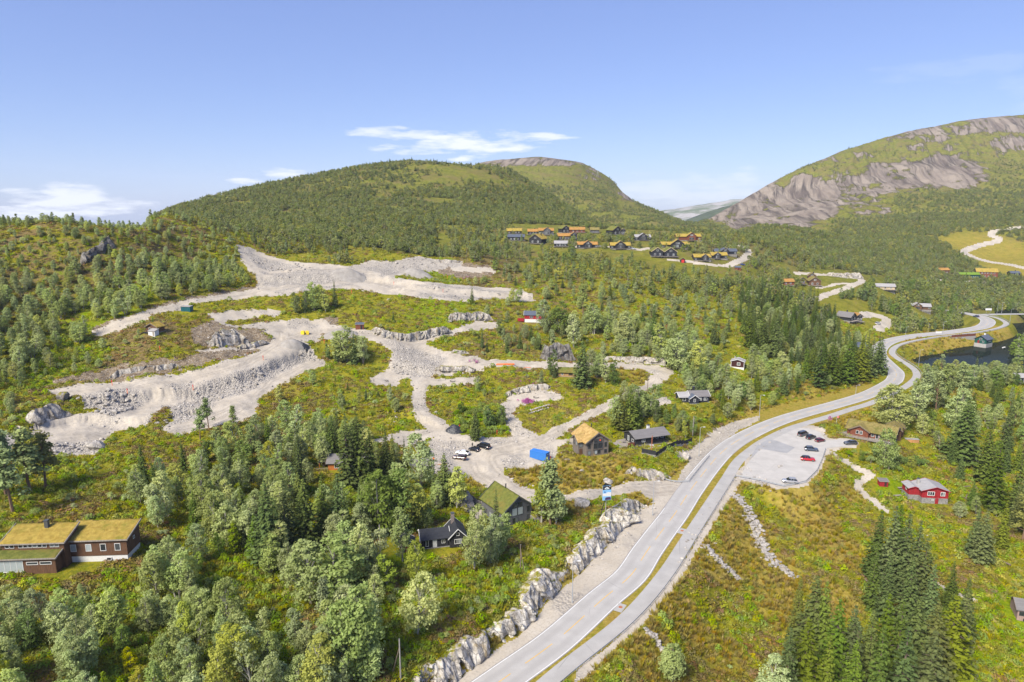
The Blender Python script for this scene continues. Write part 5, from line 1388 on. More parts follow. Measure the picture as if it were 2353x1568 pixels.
def vhouse(px0, px1, py, kind, wall, roof, label, gx=.5, gw=.36, trim=None, name='turf_cabin', cat='cabin', group='cabins of the hillside hamlet', rz=0, hw=2.6, dep=7.0, chim=True, win=4, lm=None, up=0.0):
    """a far cabin seen from its long side: kind 'long', 'cross' (front gable), 'gable' (gable end to the viewer)"""
    VK.append((px0 + 3, py - 15, px1 - 3, py - 3)); pm = (px0 + px1) / 2; g = ground(pm, py); zc = CP * g[1] - SP * (g[2] - CAM_Z); L = (px1 - px0) * zc / FPX
    if kind == 'gable': L, dep = max(5, L * .92), max(7, L)
    lo, hi, av = low_of((g[0], g[1] + dep / 2), L, dep, rz)
    H = House(name, (g[0], g[1] + dep / 2, max(g[2], av) - .2 + up), rz, label, cat, group)
    H.slab(-L / 2 + .1, L / 2 - .1, -dep / 2 + .1, dep / 2 - .1, -5, .25, 'stone_wall')
    ax = 'y' if kind == 'gable' else 'x'
    rise = dep * .27 if ax == 'x' else L * .30
    if kind == 'gable': hw = hw + 1.0
    H.gable(-L / 2 + .5, L / 2 - .5, -dep / 2, dep / 2, .25, hw + .25, rise, wall, roof, ax, over=.6, thick=.35 if roof.startswith('turf') else .16, barge=trim)
    fy = -dep / 2
    if kind == 'cross':
        w = L * gw; xc = -L / 2 + L * gx
        H.gable(xc - w / 2, xc + w / 2, fy - 1.6, .5, .25, hw + .9, w * .36, wall, roof, 'y', over=.55, thick=.33 if roof.startswith('turf') else .16, barge=trim, wname='wing_wall')
        H.window(('y-', fy - 1.6), xc, .7, w * .5, 1.9, 'white_paint' if trim else 'deck', 3); H.window(('y-', fy - 1.6), xc, hw + .9, w * .28, 1.0, 'white_paint', 2)
        for x in (-L / 2 + 1.6, L / 2 - 1.6):
            if abs(x - xc) > w / 2 + .8: H.window(('y-', fy), x, 1.0, 1.2, 1.2, panes=2)
    elif kind == 'gable':
        for x in (-L * .2, L * .2): H.window(('y-', fy), x, .9, 1.2, 1.4, panes=2)
        H.window(('y-', fy), 0, hw + .5, 1.6, 1.1, panes=2)
    else:
        for i in range(win):
            x = -L / 2 + 1.5 + (L - 3) * (i + .5) / win; H.window(('y-', fy), x, 1.0, 1.1, 1.2, panes=2)
        H.door(('y-', fy), -L / 2 + 1.3, .3, .9, 2.0, wall)
    H.deckp(-L / 2 - .5, L / 2 + .5, fy - 2.4, fy - 1.65 if kind == 'cross' else fy - .05, .2, False, 'deck', zb=-2.5)
    if chim: H.chimney(L * .16, .4, hw + rise * .7, hw + rise + 1.3, .7, 'black_paint')
    if lm: LAND.append((pm, py - 8, lm))
    return H
vhouse(1163, 1200, 539, 'long', 'black_wall', 'turf_gold', 'leftmost turf-roofed cabin at the back of the hillside hamlet')
vhouse(1166, 1206, 554, 'long', 'navy_wall', 'roof_slate', 'slate-roofed dark cabin left of the hamlet', hw=3.2, lm='the slate-roofed hamlet cabin')
vhouse(1212, 1238, 540, 'long', 'black_wall', 'turf_orange', 'low golden turf cabin joined behind the big hamlet house', win=3)
vhouse(1237, 1273, 541, 'cross', 'grey_wall', 'turf_orange', 'largest golden-roofed house at the back of the hamlet with glazed gable', .55, .4, hw=3.6)
vhouse(1220, 1257, 562, 'gable', 'black_wall', 'turf_gold', 'dark cabin with golden gable below the largest hamlet house', rz=-28, lm='the golden-gabled hamlet cabin')
vhouse(1285, 1308, 536, 'gable', 'black_wall', 'turf_green', 'small back-row turf cabin with dark gable in the hamlet', rz=20)
vhouse(1308, 1345, 536, 'long', 'redbrown_wall', 'turf_orange', 'long low back-row cabin with orange turf in the hamlet', win=3)
vhouse(1280, 1313, 552, 'long', 'navy_wall', 'turf_orange', 'long orange-turf cabin whose right end is a tall gable', hw=3.0, lm='the tall orange-turf gable')
vhouse(1310, 1328, 552, 'gable', 'navy_wall', 'turf_orange', 'tall dark gabled wing with white windows in the hamlet', hw=3.4)
vhouse(1273, 1306, 568, 'long', 'black_wall', 'roof_pale', 'cabin with pale grey roof half sunk behind birches in the hamlet')
vhouse(1326, 1374, 571, 'cross', 'navy_wall', 'turf_orange', 'dark cabin with orange turf and central gable, lowest left of hamlet', .5, .38, lm='the central-gabled orange-turf cabin')
vhouse(1356, 1378, 536, 'long', 'grey_wall', 'turf_moss', 'small grey cabin right of the long orange-turf cabin', win=2)
vhouse(1398, 1428, 540, 'gable', 'black_wall', 'turf_green', 'black cabin with bright green turf at the back of the hamlet', rz=24)
vhouse(1426, 1438, 540, 'gable', 'black_wall', 'turf_green', 'narrow black annex with green turf in the hamlet', chim=False)
vhouse(1402, 1450, 574, 'cross', 'black_wall', 'turf_gold', 'black cabin with golden central gable beside the parked white car', .48, .46, lm='the golden central-gabled cabin')
vhouse(1458, 1496, 554, 'cross', 'navy_wall', 'roof_pale', 'dark cabin with pale grey cross-gabled roof in the hamlet', .5, .5, name='cabin', lm='the pale cross-gabled cabin')
vhouse(1553, 1611, 555, 'cross', 'redbrown_wall', 'turf_gold', 'red-brown lodge with golden turf at the right back of the hamlet', .6, .34, hw=3.2, lm='the red-brown hamlet lodge')
vhouse(1519, 1585, 572, 'cross', 'black_wall', 'turf_gold', 'wide black cabin with golden turf and glazed central gable', .56, .44, lm='the wide black hamlet cabin')
vhouse(1495, 1526, 592, 'gable', 'navy_wall', 'turf_green', 'left one of twin navy gables with cream trim', trim='cream_wall', chim=False)
vhouse(1524, 1558, 592, 'gable', 'navy_wall', 'turf_green', 'right one of twin navy gables with cream trim', trim='cream_wall', lm='the twin navy gables')
vhouse(1594, 1634, 601, 'cross', 'black_wall', 'turf_gold', 'black turf cabin right of the bright red shed', .62, .34, lm='the cabin by the red shed')
vhouse(1634, 1672, 597, 'cross', 'black_wall', 'turf_gold', 'black turf cabin with terrace beside the hamlet road', .35, .36)
vhouse(1641, 1694, 586, 'cross', 'navy_wall', 'roof_slate', 'dark house with slate cross-gabled roofs at the right of the hamlet', .45, .3, name='cabin', lm='the slate-roofed hamlet house')
g = ground(1568, 603); H = House('shed', tuple(g), 0, 'bright red-doored shed below the twin navy gables', 'shed'); H.gable(-1.7, 1.7, -1.5, 1.5, -1, 2.2, 1.2, 'black_wall', 'turf_green', 'y', over=.4, thick=.25); H.door(('y-', -1.5), 0, -.2, 2.2, 2.3, 'red_paint')
g = ground(1695, 620); H = House('shed', tuple(g), -12, 'small dark red shed below the hamlet road', 'shed'); H.gable(-2.2, 2.2, -1.5, 1.5, -1, 1.9, .9, 'redbrown_wall', 'roof_slate', 'x', over=.3, thick=.12); H.door(('y-', -1.5), .6, -.1, .8, 1.8, 'darkred_wall')
# cabins in the valley at the right
GV_ = 'cabins in the valley on the right'
vhouse(1796, 1826, 657, 'long', 'redbrown_wall', 'turf_orange', 'low brown turf cabin left of the farm-like turf group', group=GV_, win=2, dep=6, chim=False)
vhouse(1834, 1852, 655, 'gable', 'brown_wall', 'turf_moss', 'small brown gable among the valley turf cabins', group=GV_, dep=6, chim=False)
vhouse(1858, 1880, 648, 'gable', 'brown_wall', 'turf_moss', 'brown turf cabin with white gable windows in the valley', group=GV_, rz=-20, lm='the brown valley cabins')
vhouse(1860, 1890, 658, 'gable', 'brown_wall', 'turf_moss', 'nearest brown turf cabin of the valley group with dark gable', group=GV_, rz=-10, chim=False)
vhouse(2014, 2058, 668, 'long', 'cream_wall', 'roof_pale', 'cream cabin with pale roof standing alone above the birch wood', group=GV_, rz=-14, name='cabin', win=3, lm='the cream valley cabin')
vhouse(1935, 1968, 742, 'gable', 'black_wall', 'roof_grey', 'black steep-roofed cabin at the end of the gravel drive', group=GV_, rz=38, name='cabin', hw=1.6, lm='the black cabin by the drive')
vhouse(1966, 1982, 742, 'gable', 'black_wall', 'turf_orange', 'small black turf outhouse beside the gravel drive', group=GV_, name='shed', cat='shed', chim=False)
vhouse(2098, 2140, 716, 'cross', 'brown_wall', 'roof_pale', 'brown cabin with pale stepped roofs above the far road', .3, .4, group=GV_, rz=-16, name='cabin', lm='the stepped-roof brown cabin')
vhouse(2157, 2182, 632, 'long', 'brown_wall', 'turf_orange', 'far building with orange turf roof below the ski slope', group=GV_, win=3, hw=4, lm='the orange-roofed far building')
vhouse(2204, 2252, 642, 'long', 'teal_wall', 'turf_lime', 'long green motel row with bright green turf roof', group=GV_, win=8, hw=4.0, name='motel', cat='motel', lm='the green motel row')
H = vhouse(2250, 2294, 640, 'long', 'redbrown_wall', 'turf_gold', 'two-storey red-brown hotel below the ski slope', group=GV_, win=6, hw=6.5, dep=12, name='hotel', cat='hotel', rz=-22, lm='the red-brown hotel')
for i in range(6): H.window(('y-', -6), -8 + i * 3.0, 4.6, 1.4, 1.2, panes=2)
vhouse(2322, 2345, 634, 'long', 'black_wall', 'roof_slate', 'small grey-roofed cabin right of the hotel', group=GV_, win=3, name='cabin')
g = ground(1976, 808); H = House('cabin', (g[0], g[1] + 3, g[2]), 10, 'dark slate roof glimpsed between the tall spruces', 'cabin'); H.slab(-4, 4, -3, 3, -3, .1, 'stone_wall'); H.gable(-4, 4, -3, 3, .1, 3, 2, 'black_wall', 'roof_slate', 'x', thick=.15); H.window(('y-', -3), 0, 1, 1.2, 1.2); H.door(('y-', -3), 2.2, .1, .9, 2, 'black_wall')
# ------------------------------------------------------------------ rock faces, boulders, stone works
ORD = ['nearest', 'second nearest', 'third nearest', 'fourth nearest', 'fifth nearest', 'sixth nearest', 'seventh nearest', 'eighth nearest', 'ninth nearest', 'tenth nearest', 'eleventh nearest', 'twelfth nearest']
_RANK = {}
def where(px, py, what):
    """phrase that places a thing by the closest landmark and counts the look-alikes there"""
    best = min(LAND, key=lambda l: ((l[0] - px)) ** 2 + ((l[1] - py) * 1.3) ** 2)
    dx, dy = px - best[0], (py - best[1]) * 1.3
    side = ('right of' if dx > 0 else 'left of') if abs(dx) > abs(dy) else ('below' if dy > 0 else 'above')
    k = (what, best[2], side); n = _RANK.get(k, 0); _RANK[k] = n + 1
    o = ORD[n] if n < len(ORD) else '%dth nearest' % (n + 1)
    return '%s, %s %s %s' % (what, o, side, best[2])
def order_near(items):
    """sort by distance from the landmark so that the counting in where() is true"""
    def key(it):
        px, py = it[0], it[1]
        return min(((l[0] - px)) ** 2 + ((l[1] - py) * 1.3) ** 2 for l in LAND)
    return sorted(items, key=key)

def rock_face(name, base, heights, label, mat='cut_rock', setback=.45, side=1, cell=2.2, rough=.9, seed=0, cap=3.5, sink=.6, cat='rock face'):
    rg = np.random.default_rng(seed + 50)
    base = np.asarray(base, float)
    s0 = np.concatenate([[0], np.cumsum(np.linalg.norm(np.diff(base[:, :2], axis=0), axis=1))])
    B = resample(np.c_[base[:, :3], np.asarray(heights, float)], .26)
    m = len(B); S = np.linspace(0, s0[-1], m)
    t, n = tangents(B); n = n * -side            # towards the open side
    # smoothed normals
    for _ in range(12): n = (np.roll(n, 1, 0) + n + np.roll(n, -1, 0)) / 3; n[0] = n[1]; n[-1] = n[-2]
    n /= np.linalg.norm(n, axis=1)[:, None] + 1e-9
    H = B[:, 3] * (0.72 + .5 * fbm(S / 5.0 + seed * 9, S * 0 + seed, 3, seed)) * np.clip(np.minimum(S, s0[-1] - S) / 2.5, .12, 1)
    kt = 30; kc = 10
    seeds = rg.uniform([-2, -1], [s0[-1] + 2, 9], (int((s0[-1] + 4) * 10 / (cell * cell * .8)) + 4, 2)); seeds[:, 0] += seeds[:, 1] * .35
    off = rg.normal(0, .34, len(seeds)) * rough; gr = rg.normal(0, .34, (len(seeds), 2)) * rough * np.array([1.0, .55])
    big = rg.uniform([-3, -2], [s0[-1] + 3, 9], (int((s0[-1] + 6) / 2.6) + 3, 2)); boff = rg.normal(0, .55, len(big)) * min(1, rough); bgr = rg.normal(0, .22, (len(big), 2)) * rough
    rows = []
    def disp(u, v):
        d2 = ((u[:, None] - seeds[None, :, 0]) / .9) ** 2 + ((v[:, None] - seeds[None, :, 1]) / 1.3) ** 2
        k = d2.argmin(1)
        b2 = ((u[:, None] - big[None, :, 0])) ** 2 + ((v[:, None] - big[None, :, 1]) / 1.8) ** 2; kb = b2.argmin(1)
        return off[k] + gr[k, 0] * (u - seeds[k, 0]) + gr[k, 1] * (v - seeds[k, 1]) + boff[kb] + bgr[kb, 0] * (u - big[kb, 0])
    for i in range(kt + kc + 1):
        if i <= kt:
            f = i / kt; hz = f * H; back = setback * hz + .35 * f ** 3 * H * .4; dd = disp(S, hz) * np.clip(f * 4, .25, 1) * np.clip(1.25 - f * .4, .6, 1)
            zz = B[:, 2] - sink + hz + sink * f
        else:
            g = (i - kt) / kc; back = setback * H + .14 * H + g * cap; dd = disp(S, H + g * cap) * (1 - g) * .7
            zz = B[:, 2] + H * (1 - .0 * g)
        x = B[:, 0] - n[:, 0] * back + n[:, 0] * dd; y = B[:, 1] - n[:, 1] * back + n[:, 1] * dd
        if i > kt:
            g = (i - kt) / kc
            zz = zz * (1 - g * g) + (h_at(x, y) - .5) * g * g + (fbm(x / 1.5, y / 1.5, 2, seed) - .5) * .5 * (1 - g)
        zz = zz + (disp(S * 1.0 + 31, np.full(m, (i % (kt + 1)) * .3)) * .12 if 0 < i < kt + kc else 0)
        rows.append(np.stack([x, y, zz], 1))
    V = np.concatenate(rows); c = V.mean(0); c[2] = B[:, 2].min()
    i = np.arange(kt + kc)[:, None] * m + np.arange(m - 1)[None]
    Q = np.stack([i, i + 1, i + m + 1, i + m], -1).reshape(-1, 4)
    if side < 0: Q = Q[:, ::-1]
    me = np_mesh(name, V - c, Q, mat, False)
    o = bpy.data.objects.new(name, me); o.location = tuple(c); link(o); tag(o, label, cat)
    return o
CHAN = []
def rf(pts_, hs, label, z=None, **kw):
    if z is None: kw.setdefault('mat', 'site_rock')
    base = [at_z(*p, z) if z is not None else hit(*p) for p in pts_]
    return rock_face('rock_face', base, hs if isinstance(hs, (list, tuple)) else [hs] * len(base), label, **kw)
LAND.append((1190, 1440, 'the blasted roadside rock'))
rf([(960,1640),(1045,1570),(1134,1500),(1183,1468),(1223,1430),(1251,1397),(1272,1372),(1290,1352),(1315,1334),(1337,1313),(1365,1288),(1403,1252),(1436,1214),(1462,1186),(1485,1166)], [4.0,4.4,4.0,3.8,4.0,5.8,6.2,3.6,1.6,3.2,4.2,4.2,5.0,4.2,2.2], 'long pale blasted rock cutting along the main road below the sign', 0.0, seed=1, setback=.40, cell=2.1, rough=.85)
rf([(846,764),(880,776),(930,786),(970,782),(1010,772),(1035,764)], 3.4, 'low layered rock ledge behind the middle gravel road', seed=3, setback=.3, cell=1.6)
rf([(1028,741),(1060,739),(1100,737),(1135,738)], 4.0, 'pale rock cut behind the gravel pad below the red cabin', seed=4, setback=.3)
rf([(1240,827),(1262,829),(1290,829),(1322,829)], 7.0, 'dark drilled rock cut above the gravel road bend', seed=5, setback=.12, mat='dark_rock', rough=.6)
rf([(1380,829),(1420,832),(1460,835),(1500,838),(1530,842)], 2.0, 'low pale rubble ledge along the upper bend of gravel road', seed=6, setback=.6)
rf([(1168,914),(1195,904),(1230,899),(1268,894)], 2.0, 'rock ledge behind the gravel pad left of the fireweed', seed=7, setback=.4)
rf([(478,797),(505,799),(540,797),(570,792)], 5.5, 'rounded pale rock outcrop on the building site', seed=8, setback=.7, cell=2.6)
rf([(70,986),(100,975),(130,966),(165,955)], 4.2, 'rock band at the left end of the building site', seed=9, setback=.45)
rf([(185,612),(215,600),(240,583),(268,566)], 6.0, 'dark overhanging crag on the left hillside', seed=10, setback=.15, mat='dark_rock', cell=3.0)
rf([(1072,1178),(1088,1170),(1104,1158)], 4.0, 'pointed rock outcrop left of the dark grey house', seed=11, setback=.5)
rf([(1432,1090),(1465,1098),(1500,1103),(1530,1108),(1552,1100)], 2.6, 'mossy rock knobs beside the mouth of the gravel lane', seed=12, setback=.7, rough=1.1)
rf([(1896,634),(1920,637),(1950,640),(1984,643)], 3.6, 'pinkish rock cut above the valley road', seed=13, setback=.7)
rf([(250,868),(300,860),(360,852),(420,846)], 1.8, 'broken rocky bank above the lower site track', seed=14, setback=.6)
rf([(545,802),(585,800),(612,790)], 1.6, 'low stony bank beside the site junction', seed=15, setback=.6)
rf([(1030,812),(1060,815),(1080,810)], 2.4, 'small pale rock step in the grass below the middle road', seed=16, setback=.3)
rf([(1000,852),(1040,856),(1090,857)], 2.0, 'stone step behind the round-cover pad', seed=17, setback=.4)
rf([(990,606),(1030,604),(1065,606)], 2.5, 'tan rock brow over the top bench', seed=18, setback=.6)

def stone_mesh(seed, flat=.75, n=2):
    rg = np.random.default_rng(seed); bm = bmesh.new(); bmesh.ops.create_icosphere(bm, subdivisions=n, radius=.5)
    pl = [(Vector(rg.normal(0, 1, 3)).normalized(), rg.uniform(.28, .44)) for _ in range(11)]
    for v in bm.verts:
        p = v.co.copy()
        for nn, d in pl:
            k = p.dot(nn)
            if k > d: p -= nn * (k - d)
        v.co = Vector((p.x * 1.15, p.y, p.z * flat))
    me = bpy.data.meshes.new('stone'); bm.to_mesh(me); bm.free(); return me
STONES = [stone_mesh(i, .6 + .1 * (i % 4), 2) for i in range(8)]
for me in STONES: me.materials.append(MATS['stone'])
def copy_mesh_mat(me, mat):
    m = me.copy(); m.materials.clear(); m.materials.append(MATS[mat]); return m
RUB = [copy_mesh_mat(stone_mesh(20 + i, .7, 1), 'rubble_stone') for i in range(5)]
DARKST = [copy_mesh_mat(m, 'dark_rock') for m in STONES[:3]]
def put_stone(me, x, y, size, rz=None, sink=.25, parent=None, name='boulder', tilt=.25):
    o = bpy.data.objects.new(name, me); link(o, parent)
    o.location = (x, y, float(h_at(x, y)) + size * (.5 * .7 - sink)); o.scale = (size * RNG.uniform(.9, 1.2), size * RNG.uniform(.85, 1.1), size * RNG.uniform(.8, 1.05))
    o.rotation_euler = (RNG.uniform(-tilt, tilt), RNG.uniform(-tilt, tilt), RNG.uniform(0, 6.28) if rz is None else rz); return o
# single boulders that stand out in the photo
for px, py, s, mi, lab in [(1337,1163,5.2,1,'large rounded grey boulder on the grass beside the gravel lane'),(1397,1110,3.4,2,'fissured boulder at the upper edge of the gravel lane'),(1577,1052,3.6,3,'angular boulder on the chipping slope below the fence'),(1302,1058,1.7,0,'pale boulder below the blue container'),(1337,1083,1.8,4,'white boulder in the dry grass below the taupe house'),
        (893,691,2.6,5,'white block on the heath below the top bench'),(145,918,5.5,-1,'big dark boulder at the edge of the left rubble'),(222,1030,5.0,6,'big pale slab at the foot of the left rubble bank'),(480,790,3.2,-1,'dark boulder near the hut knoll'),(1000,950,1.6,2,'white boulder in the brown grass beside the rubble track'),(1268,1082,1.4,3,'small pale boulder left of the tall pine by the lane'),(1205,760,1.4,1,'white boulder below the red cabin with slate roof'),
        (1230,1195,3.5,-2,'mossy boulder under the pine at the lane'),(2106,1142,2.6,6,'reddish boulder at the corner of the red cabin'),(1790,1072,1.0,2,'small stone on the slope below the car park'),(820,1430,1.3,5,'brown stone in the lush clearing'),(1300,1190,1.2,0,'white stone on the grass above the blasted rock'),(1893,1000,1.5,3,'pale boulder behind the parked red car')]:
    g = hit(px, py); o = put_stone(STONES[mi] if mi >= 0 else DARKST[mi], g[0], g[1], s, sink=.2); tag(o, lab, 'boulder', 'single boulders')
def boulders():
    """larger blocks in the rubble: each one its own object"""
    picks = []
    spots = [([(170,915),(300,892),(330,930),(260,960),(190,945)],46,1.0,2.6),([(560,585),(640,600),(720,612),(700,622),(610,622)],34,.9,2.2),([(840,612),(960,592),(1060,603),(1050,614),(930,624)],30,.9,2.4),([(430,905),(560,855),(640,830),(660,850),(560,900),(470,930)],40,.8,2.0),
             ([(335,975),(400,935),(470,905),(480,945),(390,990)],26,.8,1.8),([(130,1045),(112,1022),(235,1010),(225,1040)],22,.8,1.8),([(900,845),(930,825),(960,850),(945,870)],22,.7,1.6),([(960,660),(1100,668),(1220,680),(1215,688),(1080,689)],22,.9,1.8),([(845,955),(930,950),(935,985),(870,998)],16,.6,1.2),
             ([(985,838),(1040,855),(1100,862),(1090,868),(985,866)],18,.7,1.5),([(700,800),(745,822),(720,832),(680,815)],14,.8,1.6),([(800,752),(850,760),(845,768),(800,764)],12,.8,1.4),([(1700,1330),(2353,1100),(2353,1300),(1900,1330)],10,.6,1.2)]
    for poly, n, s0, s1 in spots:
        Pq = P(poly); k = 0; tries = 0
        while k < n and tries < n * 30:
            tries += 1
            x = RNG.uniform(Pq[:, 0].min(), Pq[:, 0].max()); y = RNG.uniform(Pq[:, 1].min(), Pq[:, 1].max())
            if in_poly(np.array([x]), np.array([y]), Pq)[0]:
                px, py = to_px(x, y, float(h_at(x, y))); picks.append((px, py, x, y, s0 + (s1 - s0) * RNG.random() ** 2)); k += 1
    # stones strewn singly over the heath
    for _ in range(140):
        px, py = RNG.uniform(250, 1750), RNG.uniform(700, 1150)
        g = hit(px, py)
        if FC['gdist'][np.searchsorted(gv, math.log(g[1]) * VS) % NV, int(np.clip((g[0] / g[1] - U0) / (U1 - U0) * NU, 0, NU - 1))] < 14 and len(picks) < 300:
            picks.append((px, py, g[0], g[1], RNG.uniform(.5, 1.3)))
    for px, py, x, y, s in order_near(picks):
        what = 'large pale angular boulder' if s > 1.7 else ('grey rubble boulder' if s > 1.0 else 'small pale stone')
        o = put_stone(STONES[RNG.integers(8)], x, y, s); tag(o, where(px, py, what), 'boulder', 'boulders on the building site')
boulders()
def laid_stones():
    a, b = hit(1216, 952), hit(1262, 938); e = empty('stone_wall', tuple((a + b) / 2)); tag(e, 'two-course wall of big rounded stones beside the gravel lane', 'stone wall')
    n = 9
    for c in range(2):
        for i in range(n):
            p = a + (b - a) * (i + .25 + .5 * c) / n
            o = bpy.data.objects.new('stone', STONES[(i * 3 + c) % 8]); link(o, e); L = np.linalg.norm((b - a)[:2]) / n
            o.location = (p[0] - e.location.x, p[1] - e.location.y + c * .5, p[2] - e.location.z + .3 + c * .95); o.scale = (L * .98, L * .85, L * .98); o.rotation_euler = (RNG.uniform(-.2, .2), RNG.uniform(-.2, .2), RNG.uniform(-.4, .4))
    def channel(pxs, label, width, n):
        Q = resample(spline(P(pxs), 8), .3); CHAN.append((Q, width * 1.6)); e = empty('stone_channel', tuple(Q[len(Q) // 2])); tag(e, label, 'stone channel', 'stone-lined drains in the grass slope')
        for k in range(n):
            q = Q[int(RNG.uniform(0, len(Q) - 1))]; x, y = q[0] + RNG.normal(0, width), q[1] + RNG.normal(0, width * .7); s = RNG.uniform(.6, 1.5)
            o = bpy.data.objects.new('stone', STONES[RNG.integers(8)]); link(o, e); o.location = (x - e.location.x, y - e.location.y, float(h_at(x, y)) - e.location.z + .16); o.scale = (s * 1.1, s, s * .6); o.rotation_euler = (0, 0, RNG.uniform(0, 6))
    channel([(1692,1140),(1712,1165),(1733,1205),(1752,1255),(1785,1298),(1822,1326)], 'long white stone-lined drain running down below the car park', 1.05, 260)
    channel([(1618,1255),(1645,1282),(1672,1308),(1698,1331)], 'straight white stone-lined drain beside the cycle path', .6, 130)
    channel([(1490,1452),(1503,1468),(1512,1485),(1522,1500)], 'small stone outlet in the dry grass near the bottom', .5, 34)
laid_stones()
# ------------------------------------------------------------------ vehicles
def paint(key, col, metallic=.3):
    t = NT(key); t.pbsdf(col, .28, None, metallic, .5, **{'Coat Weight': .6, 'Coat Roughness': .08}); return done(t, key)
for k, c in {'car_black': (.014, .015, .018), 'car_white': (.75, .76, .77), 'car_brown': (.060, .030, .026), 'car_grey': (.075, .08, .088), 'car_red': (.50, .015, .025), 'car_darkred': (.14, .012, .018), 'car_bluegrey': (.065, .085, .125), 'car_silver': (.36, .37, .39), 'car_blue': (.03, .09, .28)}.items(): paint(k, c)
plain('tyre', (.012, .012, .013), .8); plain('rim', (.40, .41, .42), .35, .8); plain('car_glass', (.012, .014, .017), .06, 0, .6); plain('plastic_dark', (.02, .02, .022), .6); plain('lamp_red', (.5, .02, .02), .3); plain('lamp_white', (.7, .7, .68), .2)
STYLE = { # length, width, [(x, belt z, half width factor)], cabin [(x, z)] as fractions of length/height
 'suv': (4.6, 1.86, 1.66, 1.02, [(-.47, .98), (-.36, 1.60), (-.20, 1.66), (.06, 1.64), (.22, 1.04)]),
 'van': (4.9, 1.92, 1.92, 1.08, [(-.49, 1.10), (-.46, 1.86), (-.2, 1.92), (.18, 1.88), (.36, 1.12)]),
 'hatch': (4.0, 1.72, 1.46, .92, [(-.48, .92), (-.36, 1.38), (-.15, 1.46), (.08, 1.43), (.24, .94)]),
 'coupe': (4.7, 1.88, 1.40, .90, [(-.44, .96), (-.24, 1.32), (-.05, 1.40), (.08, 1.37), (.26, .92)]),
 'wagon': (4.7, 1.84, 1.48, .94, [(-.49, .94), (-.40, 1.38), (-.2, 1.48), (.06, 1.46), (.22, .96)]),
}
def make_car(px, py, rz, style, col, label, roof=None, z=None, group=None, rack=False):
    L, W, Ht, zb, cab = STYLE[style]; g = hit(px, py) if z is None else at_z(px, py, z)
    e = empty('car', (g[0], g[1], g[2] + .02), math.radians(rz)); tag(e, label, 'car', group or 'parked cars')
    # lower body: rounded ring lofted along x
    st = [(-.5, .42, .78, .84), (-.485, .30, .90, .93), (-.40, .26, .97, 1.0), (-.2, .26, 1, 1.0), (.1, .26, 1, 1.0), (.26, .26, .98, 1.0), (.40, .26, .93, .97), (.47, .30, .84, .90), (.5, .42, .70, .78)]
    V = []
    for fx, z0, zt, w in st:
        h = zb * zt; hw = W / 2 * w
        V += [(fx * L, -hw * .92, z0), (fx * L, -hw, z0 + .18), (fx * L, -hw, h - .16), (fx * L, -hw * .88, h), (fx * L, hw * .88, h), (fx * L, hw, h - .16), (fx * L, hw, z0 + .18), (fx * L, hw * .92, z0)]
    n = 8; F = [(i * n + k, i * n + (k + 1) % n, (i + 1) * n + (k + 1) % n, (i + 1) * n + k) for i in range(len(st) - 1) for k in range(n)] + [tuple(range(n - 1, -1, -1)), tuple(range((len(st) - 1) * n, len(st) * n))]
    body = MB().add(V, F).build('body', col, e)
    # cabin: roof panel and glass
    hb, ht = W / 2 * .90, W / 2 * .70
    (x0, z0), (x1, z1), (x2, z2), (x3, z3), (x4, z4) = [(a * L, b) for a, b in cab]
    rm = roof or col
    rV = []
    for x, z, k in ((x1, z1, .97), (x2, z2, 1), (x3, z3, .97)): rV += [(x, -ht * k, z - .06), (x, -ht * k * .9, z), (x, ht * k * .9, z), (x, ht * k, z - .06)]
    rF = [(i * 4 + k, i * 4 + k + 1, i * 4 + 5 + k, i * 4 + 4 + k) for i in range(2) for k in range(3)]
    lo = [(x, y, z - .05) for x, y, z in rV]
    MB().add(rV + lo, rF + [tuple(i + 12 for i in f[::-1]) for f in rF] + [(0, 12, 13, 1), (1, 13, 14, 2), (2, 14, 15, 3), (8, 9, 21, 20), (9, 10, 22, 21), (10, 11, 23, 22), (0, 4, 16, 12), (4, 8, 20, 16), (3, 15, 19, 7), (7, 19, 23, 11)]).build('roof', rm, e)
    zbt = zb - .03
    for s, nm in ((-1, 'side_window'), (1, 'side_window')):
        a = [(x0 + .10, s * hb, zbt), (x4 - .05, s * hb, zbt), (x3, s * ht * .97, z3 - .07), (x2, s * ht, z2 - .07), (x1, s * ht * .97, z1 - .07)]
        m = MB().add([(x, y, z) for x, y, z in a] + [(x, y - s * .05, z) for x, y, z in a], [(0, 1, 2, 3, 4), (9, 8, 7, 6, 5)] + [(i, (i + 1) % 5, 5 + (i + 1) % 5, 5 + i) for i in range(5)]); gl = m.build(nm, 'car_glass', e)
        for f in (.36, .66):      # pillars
            xb = x0 + (x4 - x0) * f; xt = x1 + (x3 - x1) * f
            MB().add([(xb - .05, s * (hb + .012), zbt), (xb + .05, s * (hb + .012), zbt), (xt + .05, s * (ht + .012), z2 - .09), (xt - .05, s * (ht + .012), z2 - .09), (xb - .05, s * (hb - .03), zbt), (xb + .05, s * (hb - .03), zbt), (xt + .05, s * (ht - .03), z2 - .09), (xt - .05, s * (ht - .03), z2 - .09)], [(0, 1, 2, 3), (7, 6, 5, 4), (0, 4, 5, 1), (1, 5, 6, 2), (2, 6, 7, 3), (3, 7, 4, 0)]).build('pillar', col, gl)
    def pane(nm, xa, za, xb_, zb_):
        a = [(xa, -hb * .93, za), (xa, hb * .93, za), (xb_, ht * .9, zb_), (xb_, -ht * .9, zb_)]; d = .05 if xa > xb_ else -.05
        MB().add(a + [(x - d, y, z - .02) for x, y, z in a], [(0, 1, 2, 3), (7, 6, 5, 4), (0, 4, 5, 1), (1, 5, 6, 2), (2, 6, 7, 3), (3, 7, 4, 0)]).build(nm, 'car_glass', e)
